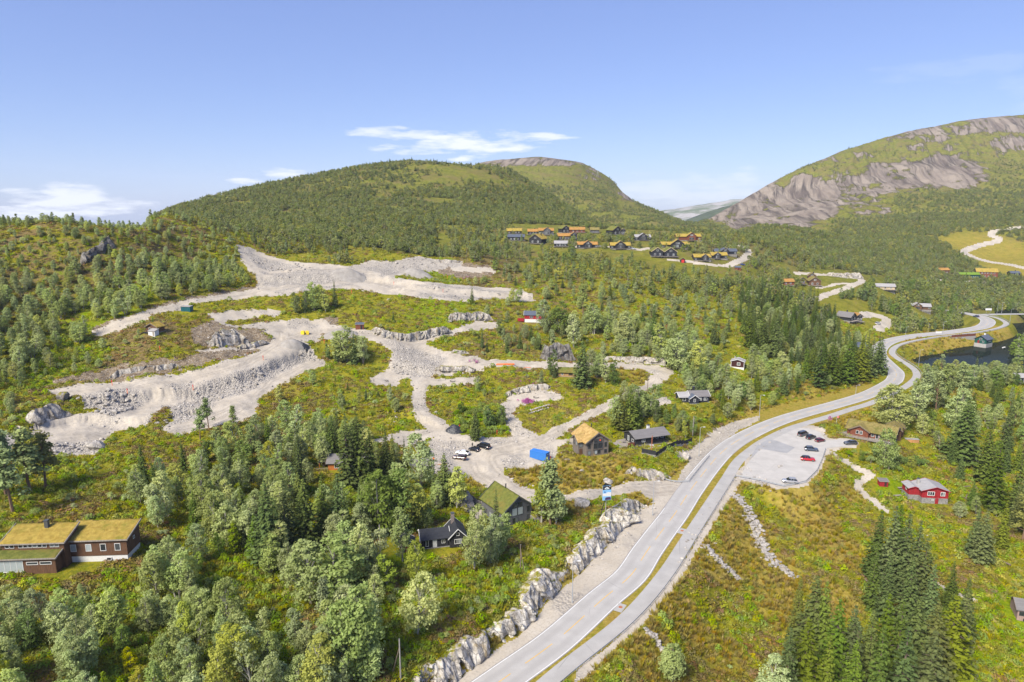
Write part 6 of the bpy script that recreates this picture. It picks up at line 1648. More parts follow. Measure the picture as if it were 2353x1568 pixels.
    pane('windscreen', x4, z4 - .05, x3, z3 - .05); pane('rear_window', x0, z0 - .05, x1, z1 - .05)
    for sx in (-.31, .32):
        for s in (-1, 1):
            w = MB().tube([(sx * L, s * (W / 2 - .20), .33), (sx * L, s * (W / 2 + .012), .33)], .34, 16).build('wheel', 'tyre', e)
            MB().tube([(sx * L, s * (W / 2 + .010), .33), (sx * L, s * (W / 2 + .03), .33)], .21, 12).build('rim', 'rim', w)
    for s in (-1, 1):
        MB().box(L * .475, L * .492, s * W * .34 - .2, s * W * .34 + .2, zb * .66, zb * .80).build('headlight', 'lamp_white', e)
        MB().box(-L * .502, -L * .486, s * W * .37 - .13, s * W * .37 + .13, zb * .66, zb * .84).build('tail_light', 'lamp_red', e)
        MB().box(x4 - .35, x4 - .15, s * (W / 2 + .02) - .1, s * (W / 2 + .02) + .1, zb - .02, zb + .12).build('mirror', col, e)
    MB().box(-L * .515, -L * .500, -.26, .26, .48, .60).build('number_plate', 'white_paint', e)
    MB().box(L * .497, L * .507, -.45, .45, .45, .58).build('grille', 'plastic_dark', e)
    if rack:
        for s in (-1, 1): MB().box(x1 + .1, x3 - .1, s * ht * .8 - .02, s * ht * .8 + .02, z2 + .003, z2 + .06).build('roof_rail', 'rim', e)
    return e
make_car(1111, 1029.5, 146, 'van', 'car_black', 'black van parked farthest right in the gravel yard', group='cars in the gravel yard')
make_car(1090, 1036, 148, 'hatch', 'car_black', 'black hatchback with a person standing behind it', group='cars in the gravel yard')
make_car(1063, 1044, 163, 'coupe', 'car_white', 'white fastback car in the gravel yard', group='cars in the gravel yard')
make_car(1055.8, 1055, 168, 'wagon', 'car_brown', 'dark brown estate car in front of the white fastback', group='cars in the gravel yard')
make_car(983, 1045, -58, 'suv', 'car_black', 'black car standing behind the concrete wall at the yard edge', group='cars in the gravel yard')
GP = 'cars in the roadside car park'
make_car(1845, 1001, 33, 'van', 'car_grey', 'dark grey van at the upper end of the car park', z=.02, group=GP)
make_car(1863, 1008, 35, 'suv', 'car_black', 'black car between the grey van and the dark red car', z=.02, group=GP)
make_car(1884, 1015, 24, 'hatch', 'car_darkred', 'dark red car beside the grassy bank', z=.02, group=GP)
make_car(1864, 1036, -13, 'suv', 'car_bluegrey', 'blue-grey car in the middle of the car park', z=.02, group=GP, rack=True)
make_car(1856, 1058.5, -13, 'suv', 'car_red', 'bright red car with black roof in the car park', 'car_black', z=.02, group=GP)
make_car(1954, 1021, 186, 'wagon', 'car_grey', 'grey estate car below the timber lodge', z=.02, group=GP)
make_car(1814.5, 1109.5, 168, 'suv', 'car_silver', 'silver car parked by the railing of the car park', z=.02, group=GP, rack=True)
GF = 'distant parked cars'
make_car(2017, 745, 25, 'suv', 'car_white', 'white car on the gravel drive by the black cabin', group=GF)
make_car(1454, 573, 5, 'wagon', 'car_white', 'white car in front of the black hamlet cabin', group=GF)
make_car(1706, 610, 10, 'hatch', 'car_blue', 'blue car beside the hamlet road', group=GF)
make_car(2231, 647, 0, 'wagon', 'car_white', 'white car in front of the green motel', group=GF)
make_car(2274, 645, 10, 'suv', 'car_black', 'black car before the hotel', group=GF)
make_car(2243, 729, 110, 'suv', 'car_bluegrey', 'car coming out of the trees on the far bend', z=.05, group=GF)

def person(px, py, rz, top, trousers, label, bend=0.0, hat=None):
    """standing figure: one skinned body, clothing by height, hair and shoes as children"""
    g = hit(px, py); e = empty('person', tuple(g), math.radians(rz)); tag(e, label, 'person', 'people in the gravel yard')
    for k in (top, trousers): pass
    J = {'pel': (0, 0, .95), 'wst': (0, .02, 1.12), 'chs': (0, .04 + bend * .2, 1.36), 'nck': (0, .05 + bend * .3, 1.50), 'hed': (0, .07 + bend * .35, 1.62), 'top': (0, .07 + bend * .35, 1.76)}
    for s, n in ((-1, 'l'), (1, 'r')):
        J.update({n + 'sh': (s * .19, .05 + bend * .25, 1.42), n + 'el': (s * .25, .06 + bend * .3, 1.14), n + 'wr': (s * .23, .16 + bend * .5, .92), n + 'ha': (s * .22, .19 + bend * .5, .82), n + 'hp': (s * .1, 0, .90), n + 'kn': (s * .12, .02, .50), n + 'an': (s * .13, -.02, .09), n + 'to': (s * .14, .16, .04)})
    E = [('pel', 'wst'), ('wst', 'chs'), ('chs', 'nck'), ('nck', 'hed'), ('hed', 'top')]
    for n in 'lr': E += [('chs', n + 'sh'), (n + 'sh', n + 'el'), (n + 'el', n + 'wr'), (n + 'wr', n + 'ha'), ('pel', n + 'hp'), (n + 'hp', n + 'kn'), (n + 'kn', n + 'an'), (n + 'an', n + 'to')]
    R = {'pel': .16, 'wst': .15, 'chs': .17, 'nck': .065, 'hed': .105, 'top': .08, 'sh': .085, 'el': .055, 'wr': .04, 'ha': .045, 'hp': .11, 'kn': .075, 'an': .055, 'to': .045}
    K = list(J); me = bpy.data.meshes.new('body'); me.from_pydata([J[k] for k in K], [(K.index(a), K.index(b)) for a, b in E], []); o = bpy.data.objects.new('body', me); link(o, e)
    md = o.modifiers.new('skin', 'SKIN'); md.use_smooth_shade = True
    for i, k in enumerate(K):
        r = R.get(k, R.get(k[1:], .08)); me.skin_vertices[0].data[i].radius = (r, r * (.8 if k in ('chs', 'wst', 'pel') else 1)); me.skin_vertices[0].data[i].use_root = (k == 'pel')
    sb = o.modifiers.new('sub', 'SUBSURF'); sb.levels = 2; sb.render_levels = 2
    t = NT('clothing_' + top + trousers); z = t.n('ShaderNodeSeparateXYZ'); t.link(t.obj(), z.inputs[0])
    c = t.mix(t.rng(z.outputs[2], .94, .95), tuple(MATS[trousers]['rgb']), tuple(MATS[top]['rgb'])); c = t.mix(t.rng(z.outputs[2], 1.50, 1.51), c, (.45, .28, .2)); t.pbsdf(c, .85); me.materials.append(done(t, 'clothing_' + top + trousers))
    hd = MB().add(*_dome(.118, (0, .06 + bend * .35, 1.67), 8)).build('hair', hat or 'plastic_dark', e, True)
    for s in (-1, 1): MB().box(s * .14 - .05, s * .14 + .05, -.08, .2, 0, .08).build('shoe', 'plastic_dark', e)
def _dome(r, c, n):
    V = [(c[0], c[1], c[2] + r)]; F = []
    for i in range(1, 5):
        a = math.pi / 2 * i / 4 * 1.1
        for k in range(n): V.append((c[0] + r * math.sin(a) * math.cos(2 * math.pi * k / n), c[1] + r * math.sin(a) * math.sin(2 * math.pi * k / n), c[2] + r * math.cos(a)))
    for k in range(n): F.append((0, 1 + k, 1 + (k + 1) % n))
    for i in range(3):
        for k in range(n): F.append((1 + i * n + k, 1 + (i + 1) * n + k, 1 + (i + 1) * n + (k + 1) % n, 1 + i * n + (k + 1) % n))
    F.append(tuple(1 + 3 * n + k for k in range(n))[::-1]); return V, F
for k, c in {'cloth_orange': (.85, .17, .03), 'cloth_maroon': (.10, .02, .02), 'cloth_dark': (.012, .02, .02), 'cloth_jeans': (.03, .035, .05)}.items(): plain(k, c, .9); MATS[k]['rgb'] = list(c)
person(1085.5, 1028.5, 200, 'cloth_dark', 'cloth_jeans', 'person in dark jacket standing behind the black hatchback')
person(997, 1062, 160, 'cloth_orange', 'cloth_maroon', 'worker in orange jacket beside the concrete wall', .2, 'orange_plastic')

# ------------------------------------------------------------------ things on the building site
def site_things():
    g = at_z(1240, 1058, 3.4); g[2] = float(h_at(g[0], g[1])) ; e = empty('site_container', tuple(g), math.radians(-33)); tag(e, 'bright blue site container with small window', 'container')
    MB().box(-3.0, 3.0, -1.22, 1.22, .1, 2.6).build('body', 'blue_paint', e); MB().box(-3.04, 3.04, -1.26, 1.26, 2.603, 2.7).build('roof', 'blue_paint', e)
    for x in (-2.95, 2.95):
        for y in (-1.18, 1.18): MB().box(x - .08, x + .08, y - .08, y + .08, 0, 2.72).build('corner_post', 'blue_paint', e)
    for i in range(19): MB().box(-2.75 + i * .30 - .05, -2.75 + i * .30 + .05, -1.255, -1.222, .2, 2.5).build('rib', 'blue_paint', e)
    f = MB().box(3.003, 3.06, -.45, .45, 1.1, 2.1).build('window', 'white_paint', e); MB().box(3.061, 3.075, -.36, .36, 1.19, 2.01).build('pane', 'window_glass', f)
    LAND.append((1238, 1047, 'the blue site container'))
    g = hit(1264, 1055); o = MB().tube([(0, 0, 0), (0, 0, .05), (0, 0, .85), (0, 0, .9)], [.28, .3, .3, .27], 14).build('barrel', 'red_paint'); o.location = tuple(g); tag(o, 'red barrel standing right of the blue container', 'barrel')
    # tarpaulin covered heaps
    def heap(px, py, rx, ry, h, mat, name, label, cat, rz=0, kind=None):
        g = hit(px, py); V = []; F = []; na, nr = 26, 9; sd = px
        for i in range(nr + 1):
            f = i / nr
            for k in range(na):
                a = 2 * math.pi * k / na; rr = f * (1 + .16 * (float(vnoise(math.cos(a) * 2 + sd, math.sin(a) * 2)) - .5))
                x, y = rx * rr * math.cos(a), ry * rr * math.sin(a); xr, yr = x * math.cos(rz) - y * math.sin(rz), x * math.sin(rz) + y * math.cos(rz)
                z = h * (1 - f ** 1.5) + (float(vnoise(x * 1.7 + sd, y * 1.7, 3)) - .5) * .35 * h * f * (1 - f) * 2
                V.append((xr, yr, z + (float(h_at(g[0] + xr, g[1] + yr)) - g[2]) - .12 * f))
        for i in range(nr):
            for k in range(na): F.append((i * na + k, (i + 1) * na + k, (i + 1) * na + (k + 1) % na, i * na + (k + 1) % na))
        o = MB().add(V, F).build(name, mat, None, True); o.location = tuple(g); tag(o, label, cat, kind=kind); return o
    heap(1045, 990, 3.6, 2.6, 2.3, 'tarp', 'tarpaulin_heap', 'black tarpaulin heap at the edge of the bright green bushes', 'tarpaulin')
    heap(697, 796, 3.0, 2.2, 1.6, 'tarp', 'tarpaulin_heap', 'dark tarpaulin on the heap at the site junction', 'tarpaulin')
    heap(782, 772, 8.5, 7.5, 3.0, 'gravel_pile', 'gravel_heap', 'fine grey gravel heap beside the yellow bags', 'gravel heap')
    heap(672, 793, 6.0, 5.0, 2.6, 'gravel_pile', 'gravel_heap', 'gravel heap left of the dark tarpaulin', 'gravel heap')
    heap(800, 630, 11, 8, 3.0, 'gravel_pile', 'gravel_heap', 'brownish gravel heap on the top bench', 'gravel heap')
    heap(955, 634, 12, 7, 4.5, 'gravel_pile', 'gravel_heap', 'large stony heap where the top tracks meet', 'gravel heap')
    for i, (px, py, lab) in enumerate(((696, 768, 'left one of two yellow sacks beside the gravel heap'), (706, 768, 'right one of two yellow sacks beside the gravel heap'))):
        g = hit(px, py); e = empty('bulk_bag', tuple(g), .3 * i); tag(e, lab, 'bag', 'yellow bulk bags')
        MB().prism([(-.75, -.75), (.75, -.75), (.8, 0), (.75, .75), (-.75, .75), (-.8, 0)], 'z', -.1, 1.4).build('sack', 'yellow_paint', e); MB().tube([(-.5, 0, 1.38), (-.3, 0, 1.75), (.3, 0, 1.75), (.5, 0, 1.38)], .05, 6).build('strap', 'yellow_paint', e)
    # bundles of orange pipe
    a, b = hit(1140, 838), hit(1182, 840); e = empty('pipe_bundle', tuple((a + b) / 2), math.atan2(b[1] - a[1], b[0] - a[0])); tag(e, 'bundle of orange plastic pipes along the upper gravel road', 'pipes')
    L = np.linalg.norm((b - a)[:2]) / 2
    for i in range(6): MB().tube([(-L + .2 * (i % 3), (i % 3) * .34 - .3, .2 + .3 * (i // 3)), (L - .3 * (i % 2), (i % 3) * .34 - .3, .2 + .3 * (i // 3))], .16, 8).build('pipe', 'orange_plastic', e)
    g = hit(1208, 846); e = empty('pipe_coil', tuple(g)); tag(e, 'orange hose lying loose at the edge of the upper gravel road', 'hose')
    MB().tube([(2.2 * math.cos(t) - t * .4, .9 * math.sin(t), .12) for t in np.linspace(0, 9, 40)], .1, 6).build('hose', 'orange_plastic', e)
    # concrete walls of the basement being built left of the yard
    g = hit(966, 1076); e = empty('concrete_wall', tuple(g), math.radians(14)); tag(e, 'pale concrete wall panel at the left end of the yard', 'wall')
    MB().box(-3.2, 2.6, -.12, .12, -.6, 3.0).build('panel', 'concrete', e); MB().box(-3.3, 2.7, -.2, .2, 3.003, 3.12).build('coping', 'white_paint', e); MB().box(-3.2, -2.95, .13, 3.5, -.6, 2.6).build('return_wall', 'concrete', e)
    for i, (px, py) in enumerate(((1012, 1068), (1020, 1083))):
        g = hit(px, py); o = MB().box(-2.2, 2.2, -.08, .08, .02, .12).box(-2.1, 2.1, .3, .46, .02, .10).build('timber', 'orange_wood'); o.location = tuple(g); o.rotation_euler = (0, 0, .3 + i * .5); tag(o, ['pale timber boards beside the orange worker', 'pale timber boards below the dark spruce tip'][i], 'boards', 'timber on the yard', 'stuff')
    # red survey stakes
    stakes = [(258, 888 - 2), (293, 905), (444, 896), (605, 828), (368, 806), (808, 675), (1018, 672), (1250 - 3, 690), (1056, 988), (1142, 1000), (745, 790), (905, 655), (1028, 640)]
    for px, py in order_near(stakes):
        g = hit(px, py); e = empty('survey_stake', tuple(g)); tag(e, where(px, py, 'thin red survey stake'), 'stake', 'red survey stakes')
        MB().box(-.07, .07, -.07, .07, -.2, 1.9).build('stake', 'orange_plastic', e); MB().box(-.12, .12, -.12, .12, 1.2, 1.9).build('marker', 'red_paint', e)
    # dark rings of the drain shafts on the pads
    for px, py, lab in ((886, 876, 'dark drain ring on the pinkish pad'), (1040, 876, 'dark drain ring on the pad right of the rubble track'), (1232, 913, 'dark drain ring on the pad by the fireweed')):
        g = hit(px, py); V = []; 
        m = MB().tube([(1.1 * math.cos(t), 1.1 * math.sin(t), .08) for t in np.linspace(0, 2 * math.pi, 25)], .1, 5); o = m.build('drain_ring', 'plastic_dark'); o.location = (g[0], g[1], g[2]); tag(o, lab, 'drain ring', 'drain rings on the pads')
t = NT('tarp'); _p = t.geo(); t.pbsdf((.022, .024, .028), .38, t.bump(t.noise(t.mapv(_p, (1, 3, 1)), 1.2, 4), .9, .3), 0, .5); done(t, 'tarp')
t = NT('gravel_pile'); _p = t.geo(); t.pbsdf(t.mix(t.rng(t.noise(_p, .4, 4), .35, .65), (.24, .22, .195), (.31, .29, .26)), .95, t.bump(t.noise(_p, 5, 4), .8, .12), 0, .1); done(t, 'gravel_pile')
site_things()

def sign_tower():
    """three-sided advertising sign on poles beside the lane"""
    g = hit(1391, 1197); zc = CP * g[1] - SP * (g[2] - CAM_Z)
    top = (1197 - 1118) * zc / FPX / math.cos(math.atan2(CAM_Z - g[2], g[1]))
    e = empty('advertising_sign', tuple(g), math.radians(12)); tag(e, 'three-sided picture sign on poles above the blasted rock', 'sign')
    MB().tube([(0, 0, -.5), (0, 0, top * .72)], [.14, .12], 8).build('pole', 'grey_pole_wood', e); MB().tube([(-1.6, .3, -.5), (-.1, .05, top * .70)], .11, 8).build('brace', 'black_paint', e)
    w = 2.35; z0, z1 = top * .60, top * 1.0; A, B, C = (-w / 2, -.55), (w / 2, -.55), (.25, 1.35)
    for (p, q, nm) in ((A, B, 'front_panel'), (B, C, 'side_panel'), (C, A, 'side_panel')):
        d = Vector((q[0] - p[0], q[1] - p[1], 0)); n = Vector((d.y, -d.x, 0)).normalized() * .05
        V = [(p[0], p[1], z0), (q[0], q[1], z0), (q[0], q[1], z1), (p[0], p[1], z1)]; o = MB().add(V + [(x + n.x, y + n.y, z) for x, y, z in V], [(3, 2, 1, 0), (4, 5, 6, 7), (0, 1, 5, 4), (1, 2, 6, 5), (2, 3, 7, 6), (3, 0, 4, 7)]).build(nm, 'black_paint' if nm == 'side_panel' else 'sign_sky', e)
        MB().tube([(p[0], p[1], z0), (p[0], p[1], z1 + .05)], .05, 6).build('frame', 'galvanised', o)
    y = -.55 - .055; H = z1 - z0
    def art(poly, mat, nm, k):
        MB().prism(poly, 'y', y - .006 * k, y - .002).build(nm, mat, e)
    X = lambda u: -w / 2 + w * u; Z = lambda v: z0 + H * v
    art([(X(.01), Z(.72)), (X(.99), Z(.72)), (X(.99), Z(.99)), (X(.01), Z(.99))], 'black_paint', 'logo_field', 1)
    art([(X(.18), Z(.78)), (X(.42), Z(.75)), (X(.80), Z(.78)), (X(.70), Z(.85)), (X(.56), Z(.91)), (X(.46), Z(.92)), (X(.34), Z(.87))], 'white_paint', 'mountain_logo', 2)
    art([(X(.36), Z(.80)), (X(.50), Z(.78)), (X(.56), Z(.83)), (X(.45), Z(.87))], 'logo_green', 'logo_detail', 3)
    art([(X(.78), Z(.90)), (X(.88), Z(.90)), (X(.88), Z(.95)), (X(.78), Z(.95))], 'white_paint', 'logo_dot', 2)
    art([(X(.01), Z(.30)), (X(.99), Z(.25)), (X(.99), Z(.52)), (X(.62), Z(.56)), (X(.30), Z(.46)), (X(.01), Z(.50))], 'white_paint', 'snow_picture', 1)
    art([(X(.18), Z(.54)), (X(.30), Z(.52)), (X(.36), Z(.58)), (X(.26), Z(.62)), (X(.16), Z(.60))], 'flag_blue', 'skier_picture', 2)
    art([(X(.30), Z(.02)), (X(.97), Z(.02)), (X(.97), Z(.16)), (X(.84), Z(.22)), (X(.42), Z(.20)), (X(.30), Z(.15))], 'sign_purple', 'cabin_picture', 2)
plain('sign_sky', (.20, .42, .66), .5); plain('sign_purple', (.05, .03, .09), .5); plain('logo_green', (.08, .30, .32), .5)
sign_tower()
def small_things():
    g = hit(1922, 972); e = empty('flag_pole', tuple(g)); tag(e, 'red and white banner on a short pole behind the lodge terrace', 'flag')
    MB().tube([(0, 0, -.2), (0, 0, 3.0)], .04, 6).build('pole', 'white_paint', e); f = MB().box(.03, .9, -.02, .02, 2.0, 2.9).build('cloth', 'red_paint', e); MB().box(.3, .5, -.03, -.022, 2.0, 2.9).build('cross', 'white_paint', f)
    for px, py, lab in ((2063, 1143, 'wooden picnic table on the lawn left of the red cabin'), (2070, 1125, 'wooden bench at the back of the lawn')):
        g = hit(px, py); e = empty('picnic_table', tuple(g), .2); tag(e, lab, 'table', 'garden furniture on the lawn')
        MB().box(-1.1, 1.1, -.4, .4, .68, .74).build('tabletop', 'deck', e)
        for y in (-.8, .8): MB().box(-1.1, 1.1, y - .15, y + .15, .4, .45).build('bench', 'deck', e)
        for x in (-.8, .8): MB().box(x - .05, x + .05, -.85, .85, .3, .36).box(x - .05, x + .05, -.3, -.2, 0, .68).box(x - .05, x + .05, .2, .3, 0, .68).build('leg', 'pole_wood', e)
    g = hit(2216, 652); e = empty('caravan', tuple(g)); tag(e, 'white caravan in front of the green motel', 'caravan')
    MB().prism([(-3, .5), (3, .5), (3.1, 1.5), (2.7, 2.7), (-2.9, 2.7), (-3.1, 1.5)], 'y', -1.1, 1.1).build('body', 'white_paint', e); MB().box(-1.2, 1.4, -1.14, -1.103, 1.4, 2.1).build('window', 'car_glass', e)
    for x in (-.5, .5): MB().tube([(x, -1.05, .35), (x, -.8, .35)], .35, 12).build('wheel', 'tyre', e)
    # logs felled on the clearing
    for i, (px, py) in enumerate(((2215, 1120), (2232, 1132), (2222, 1140), (2240, 1118), (1985, 1330), (2300, 1290))):
        g = hit(px, py); o = MB().tube([(-2.6, 0, .2), (0, .05, .22), (2.6, 0, .2)], [.24, .22, .17], 8).build('felled_log', 'pole_wood'); o.location = tuple(g); o.rotation_euler = (0, 0, .2 + i * .35); tag(o, where(px, py, 'grey felled log'), 'log', 'felled logs')
    # stepping stones on the lawn
    a = [hit(*p) for p in ((1400, 1015), (1420, 1022), (1450, 1030), (1480, 1032), (1510, 1026), (1540, 1018))]
    Q = resample(spline(a, 6), .85); e = empty('stepping_stones', tuple(Q[len(Q) // 2])); tag(e, 'curved row of pale stepping stones on the cabin lawn', 'stepping stones')
    for q in Q:
        o = MB().prism([(.3 * math.cos(t), .24 * math.sin(t)) for t in np.linspace(0, 5.6, 7)], 'z', -.05, .06).build('stone', 'concrete', e); o.location = (q[0] - e.location.x, q[1] - e.location.y, float(h_at(q[0], q[1])) - e.location.z + .02)
small_things()
# ------------------------------------------------------------------ plants
class Leaves:
    """many small leaf-spray faces gathered as numpy arrays"""
    def __init__(self, seed): self.rg = np.random.default_rng(seed); self.C = []; self.N = []; self.S = []; self.A = []
    def add(self, C, N, S, A=None):
        self.C.append(C); self.N.append(N); self.S.append(np.broadcast_to(S, len(C)).astype(float)); self.A.append(np.full(len(C), 1.5) if A is None else np.broadcast_to(A, len(C)).astype(float))
    def arrays(self):
        C, N, S, A = map(np.concatenate, (self.C, self.N, self.S, self.A)); rg = self.rg
        N = N / (np.linalg.norm(N, axis=1)[:, None] + 1e-9)
        T = np.cross(N, rg.normal(0, 1, N.shape)); T /= np.linalg.norm(T, axis=1)[:, None] + 1e-9
        B = np.cross(N, T); s = S[:, None] * .5; a = (S * A * .5)[:, None]
        V = np.stack([C - T * a, C - B * s + N * s * .15, C + T * a, C + B * s - N * s * .1], 1).reshape(-1, 3)
        return V, np.arange(len(V)).reshape(-1, 4)
def sph(rg, n):
    d = rg.normal(0, 1, (n, 3)); return d / (np.linalg.norm(d, axis=1)[:, None] + 1e-9)
def crown_clumps(seed, centers, radii, per, leaf, axis0, up=.35, flat=.8, rnd=.55):
    """leaf sprays on the shells of many small clumps; axis0 = crown centre"""
    L = Leaves(seed); rg = L.rg
    for c, r in zip(centers, radii):
        n = max(6, int(per * rg.uniform(.75, 1.25)))
        d = sph(rg, n); d[:, 2] = np.where(rg.random(n) < .62, np.abs(d[:, 2]), d[:, 2])
        rad = r * 1.3 * rg.random(n) ** .55
        p = c + d * rad[:, None] * np.array([1, 1, flat]) * rg.uniform(.65, 1.5, 3)
        o = p - axis0; o /= np.linalg.norm(o, axis=1)[:, None] + 1e-9
        N = d * .75 + o * .35 + np.array([0, 0, up]) + rg.normal(0, rnd, (n, 3))
        L.add(p, N, leaf * rg.uniform(.65, 1.3, n))
    return L.arrays()
def tube_np(Pts, R, n=5):
    m = MB().tube(Pts, list(R), n); return m.v, m.f
def tree_meshes(name, VQ, leaf_mat, wood, wood_mat):
    me = np_mesh(name + '_crown', VQ[0], VQ[1], leaf_mat)
    w = bpy.data.meshes.new(name + '_trunk'); w.from_pydata(wood.v, [], wood.f); w.materials.append(MATS[wood_mat]); w.update()
    # joined version for the distant mass
    V = np.concatenate([VQ[0], np.array(wood.v)]) if len(wood.v) else VQ[0]
    F = [tuple(q) for q in VQ[1]] + [tuple(i + len(VQ[0]) for i in f) for f in wood.f]
    j = bpy.data.meshes.new(name + '_all'); j.from_pydata([tuple(v) for v in V], [], F); j.materials.append(MATS[leaf_mat]); j.materials.append(MATS[wood_mat])
    j.polygons.foreach_set('material_index', np.array([0] * len(VQ[1]) + [1] * len(wood.f), np.int32)); j.update()
    return me, w, j
def birch(seed, slim=1.0, multi=1, lean=0.0, nclump=46, per=34, leaf=.026, low=.16, mat='birch_leaf', name='birch'):
    """unit height 1"""
    rg = np.random.default_rng(seed); W = MB(); cen = []; rad = []
    for s in range(multi):
        hh = 1.0 if s == 0 else rg.uniform(.68, .95); a0 = rg.uniform(0, 6.28); off = 0 if multi == 1 else .16 * (1 if s else .5)
        bx, by = off * math.cos(a0 + s * 2.4), off * math.sin(a0 + s * 2.4); lx, ly = lean * rg.normal(), lean * rg.normal()
        T = lambda t: np.array([bx * (.3 + .9 * t) + lx * t * t, by * (.3 + .9 * t) + ly * t * t, hh * t])
        W.tube([tuple(T(t)) for t in (-.03, .15, .4, .65, .9)], [.019, .016, .012, .008, .003], 6)
        n = int(nclump * (1.75 if per > 25 else 1)) // multi + 6
        for k in range(n):
            t = low + (1 - low) * rg.random() ** .9
            prof = (math.sin(math.pi * min(1, max(0, (t - low * .6) / (1.02 - low * .6))) ** .85) ** .62) * .19 * slim * hh * (1.0 if multi == 1 else .85)
            a = rg.uniform(0, 6.28); r = prof * (.35 + .65 * rg.random() ** .5)
            c = T(t) + np.array([math.cos(a) * r, math.sin(a) * r, 0]); cen.append(c); rad.append(rg.uniform(.034, .078) * (1.15 - .5 * t) * (0.8 + .3 * slim))
            if k % 3 == 0:
                b = T(max(.08, t - .16 - r * .6)); W.tube([tuple(b), tuple((b + c) / 2 + np.array([0, 0, .01])), tuple(c)], [.006, .004, .0015], 4)
    V = crown_clumps(seed + 9, cen, rad, per, leaf, np.array([0, 0, .5]))
    return tree_meshes(name, V, mat, W, 'birch_bark')
def spruce(seed, fat=1.0, whorls=34, mat='spruce_needle', sparse=.0, leaf=.027, per=12, name='spruce', low=.05):
    rg = np.random.default_rng(seed); L = Leaves(seed + 3); W = MB(); W.tube([(0, 0, -.03), (0, 0, .3), (0, 0, .7), (0, 0, .99)], [.016, .013, .007, .001], 6)
    for i in range(whorls):
        t = low + (1 - low) * (i + rg.random() * .6) / whorls; R = .185 * fat * (1 - t) ** .82 * (1 if t > .14 else .8) + .006
        nb = max(4, int(11 * (1 - t * .55))); a0 = rg.uniform(0, 6.28)
        for b in range(nb):
            if rg.random() < sparse: continue
            a = a0 + 6.283 * b / nb + rg.normal(0, .12); r = R * rg.uniform(.72, 1.14); k = max(3, int(per * r / .15) + 2)
            f = np.sort(rg.uniform(.18, 1.0, k)); droop = -.34 * f + .16 * f * f * 1.6 + (.14 * t)
            x, y = np.cos(a) * f * r, np.sin(a) * f * r; side = rg.normal(0, .09, k) * r * (1.1 - .5 * f)
            p = np.stack([x - np.sin(a) * side, y + np.cos(a) * side, t + droop * r + rg.normal(0, .004, k)], 1)
            N = np.stack([np.cos(a) * .35 + rg.normal(0, .32, k), np.sin(a) * .35 + rg.normal(0, .32, k), .85 + rg.normal(0, .25, k)], 1)
            L.add(p, N, leaf * rg.uniform(.6, 1.25, k) * (.55 + .6 * (1 - t)), 1.9)
            if b % 3 == 0 and r > .06: W.tube([(0, 0, t), (math.cos(a) * r * .6, math.sin(a) * r * .6, t - .16 * r), (math.cos(a) * r * .95, math.sin(a) * r * .95, t - .14 * r)], [.004, .0025, .001], 3)
    return tree_meshes(name, L.arrays(), mat, W, 'spruce_bark')
def pine(seed, nclump=26, per=64, leaf=.030, low=.34, name='pine'):
    rg = np.random.default_rng(seed); W = MB(); bend = rg.normal(0, .03, 2); cen = []; rad = []
    T = lambda t: np.array([bend[0] * math.sin(t * 3), bend[1] * math.sin(t * 2.5), t])
    W.tube([tuple(T(t)) for t in (-.03, .2, .45, .7, .93)], [.021, .017, .013, .009, .003], 6)
    for k in range(nclump):
        t = low + (1 - low) * rg.random() ** .8; a = rg.uniform(0, 6.28); r = .19 * (((1.04 - t) / (1.04 - low)) ** .65) * rg.uniform(.35, 1.1)
        c = T(t) + np.array([math.cos(a) * r, math.sin(a) * r, .02]); cen.append(c); rad.append(rg.uniform(.05, .085)); b = T(t - .05); W.tube([tuple(b), tuple((b + c) / 2), tuple(c)], [.007, .005, .002], 4)
    V = crown_clumps(seed + 5, cen, rad, per, leaf, np.array([0, 0, .55]), up=.5, flat=.7)
    return tree_meshes(name, V, 'pine_needle', W, 'pine_bark')
def shrub(seed, n=16, per=42, leaf=.085, mat='bright_leaf', name='shrub', wide=.55):
    rg = np.random.default_rng(seed); W = MB(); cen = []; rad = []
    for k in range(n):
        a = rg.uniform(0, 6.28); r = wide * rg.random() ** .5; z = .28 + .6 * (1 - (r / (wide + .1)) ** 2) * rg.uniform(.5, 1.0)
        c = np.array([math.cos(a) * r, math.sin(a) * r, z]); cen.append(c); rad.append(rg.uniform(.16, .26))
        if k < 6: W.tube([(c[0] * .15, c[1] * .15, -.05), (c[0] * .5, c[1] * .5, z * .5), tuple(c)], [.025, .018, .006], 4)
    V = crown_clumps(seed + 2, cen, rad, per, leaf, np.array([0, 0, .1]), up=.35, flat=.85)
    return tree_meshes(name, V, mat, W, 'birch_bark')
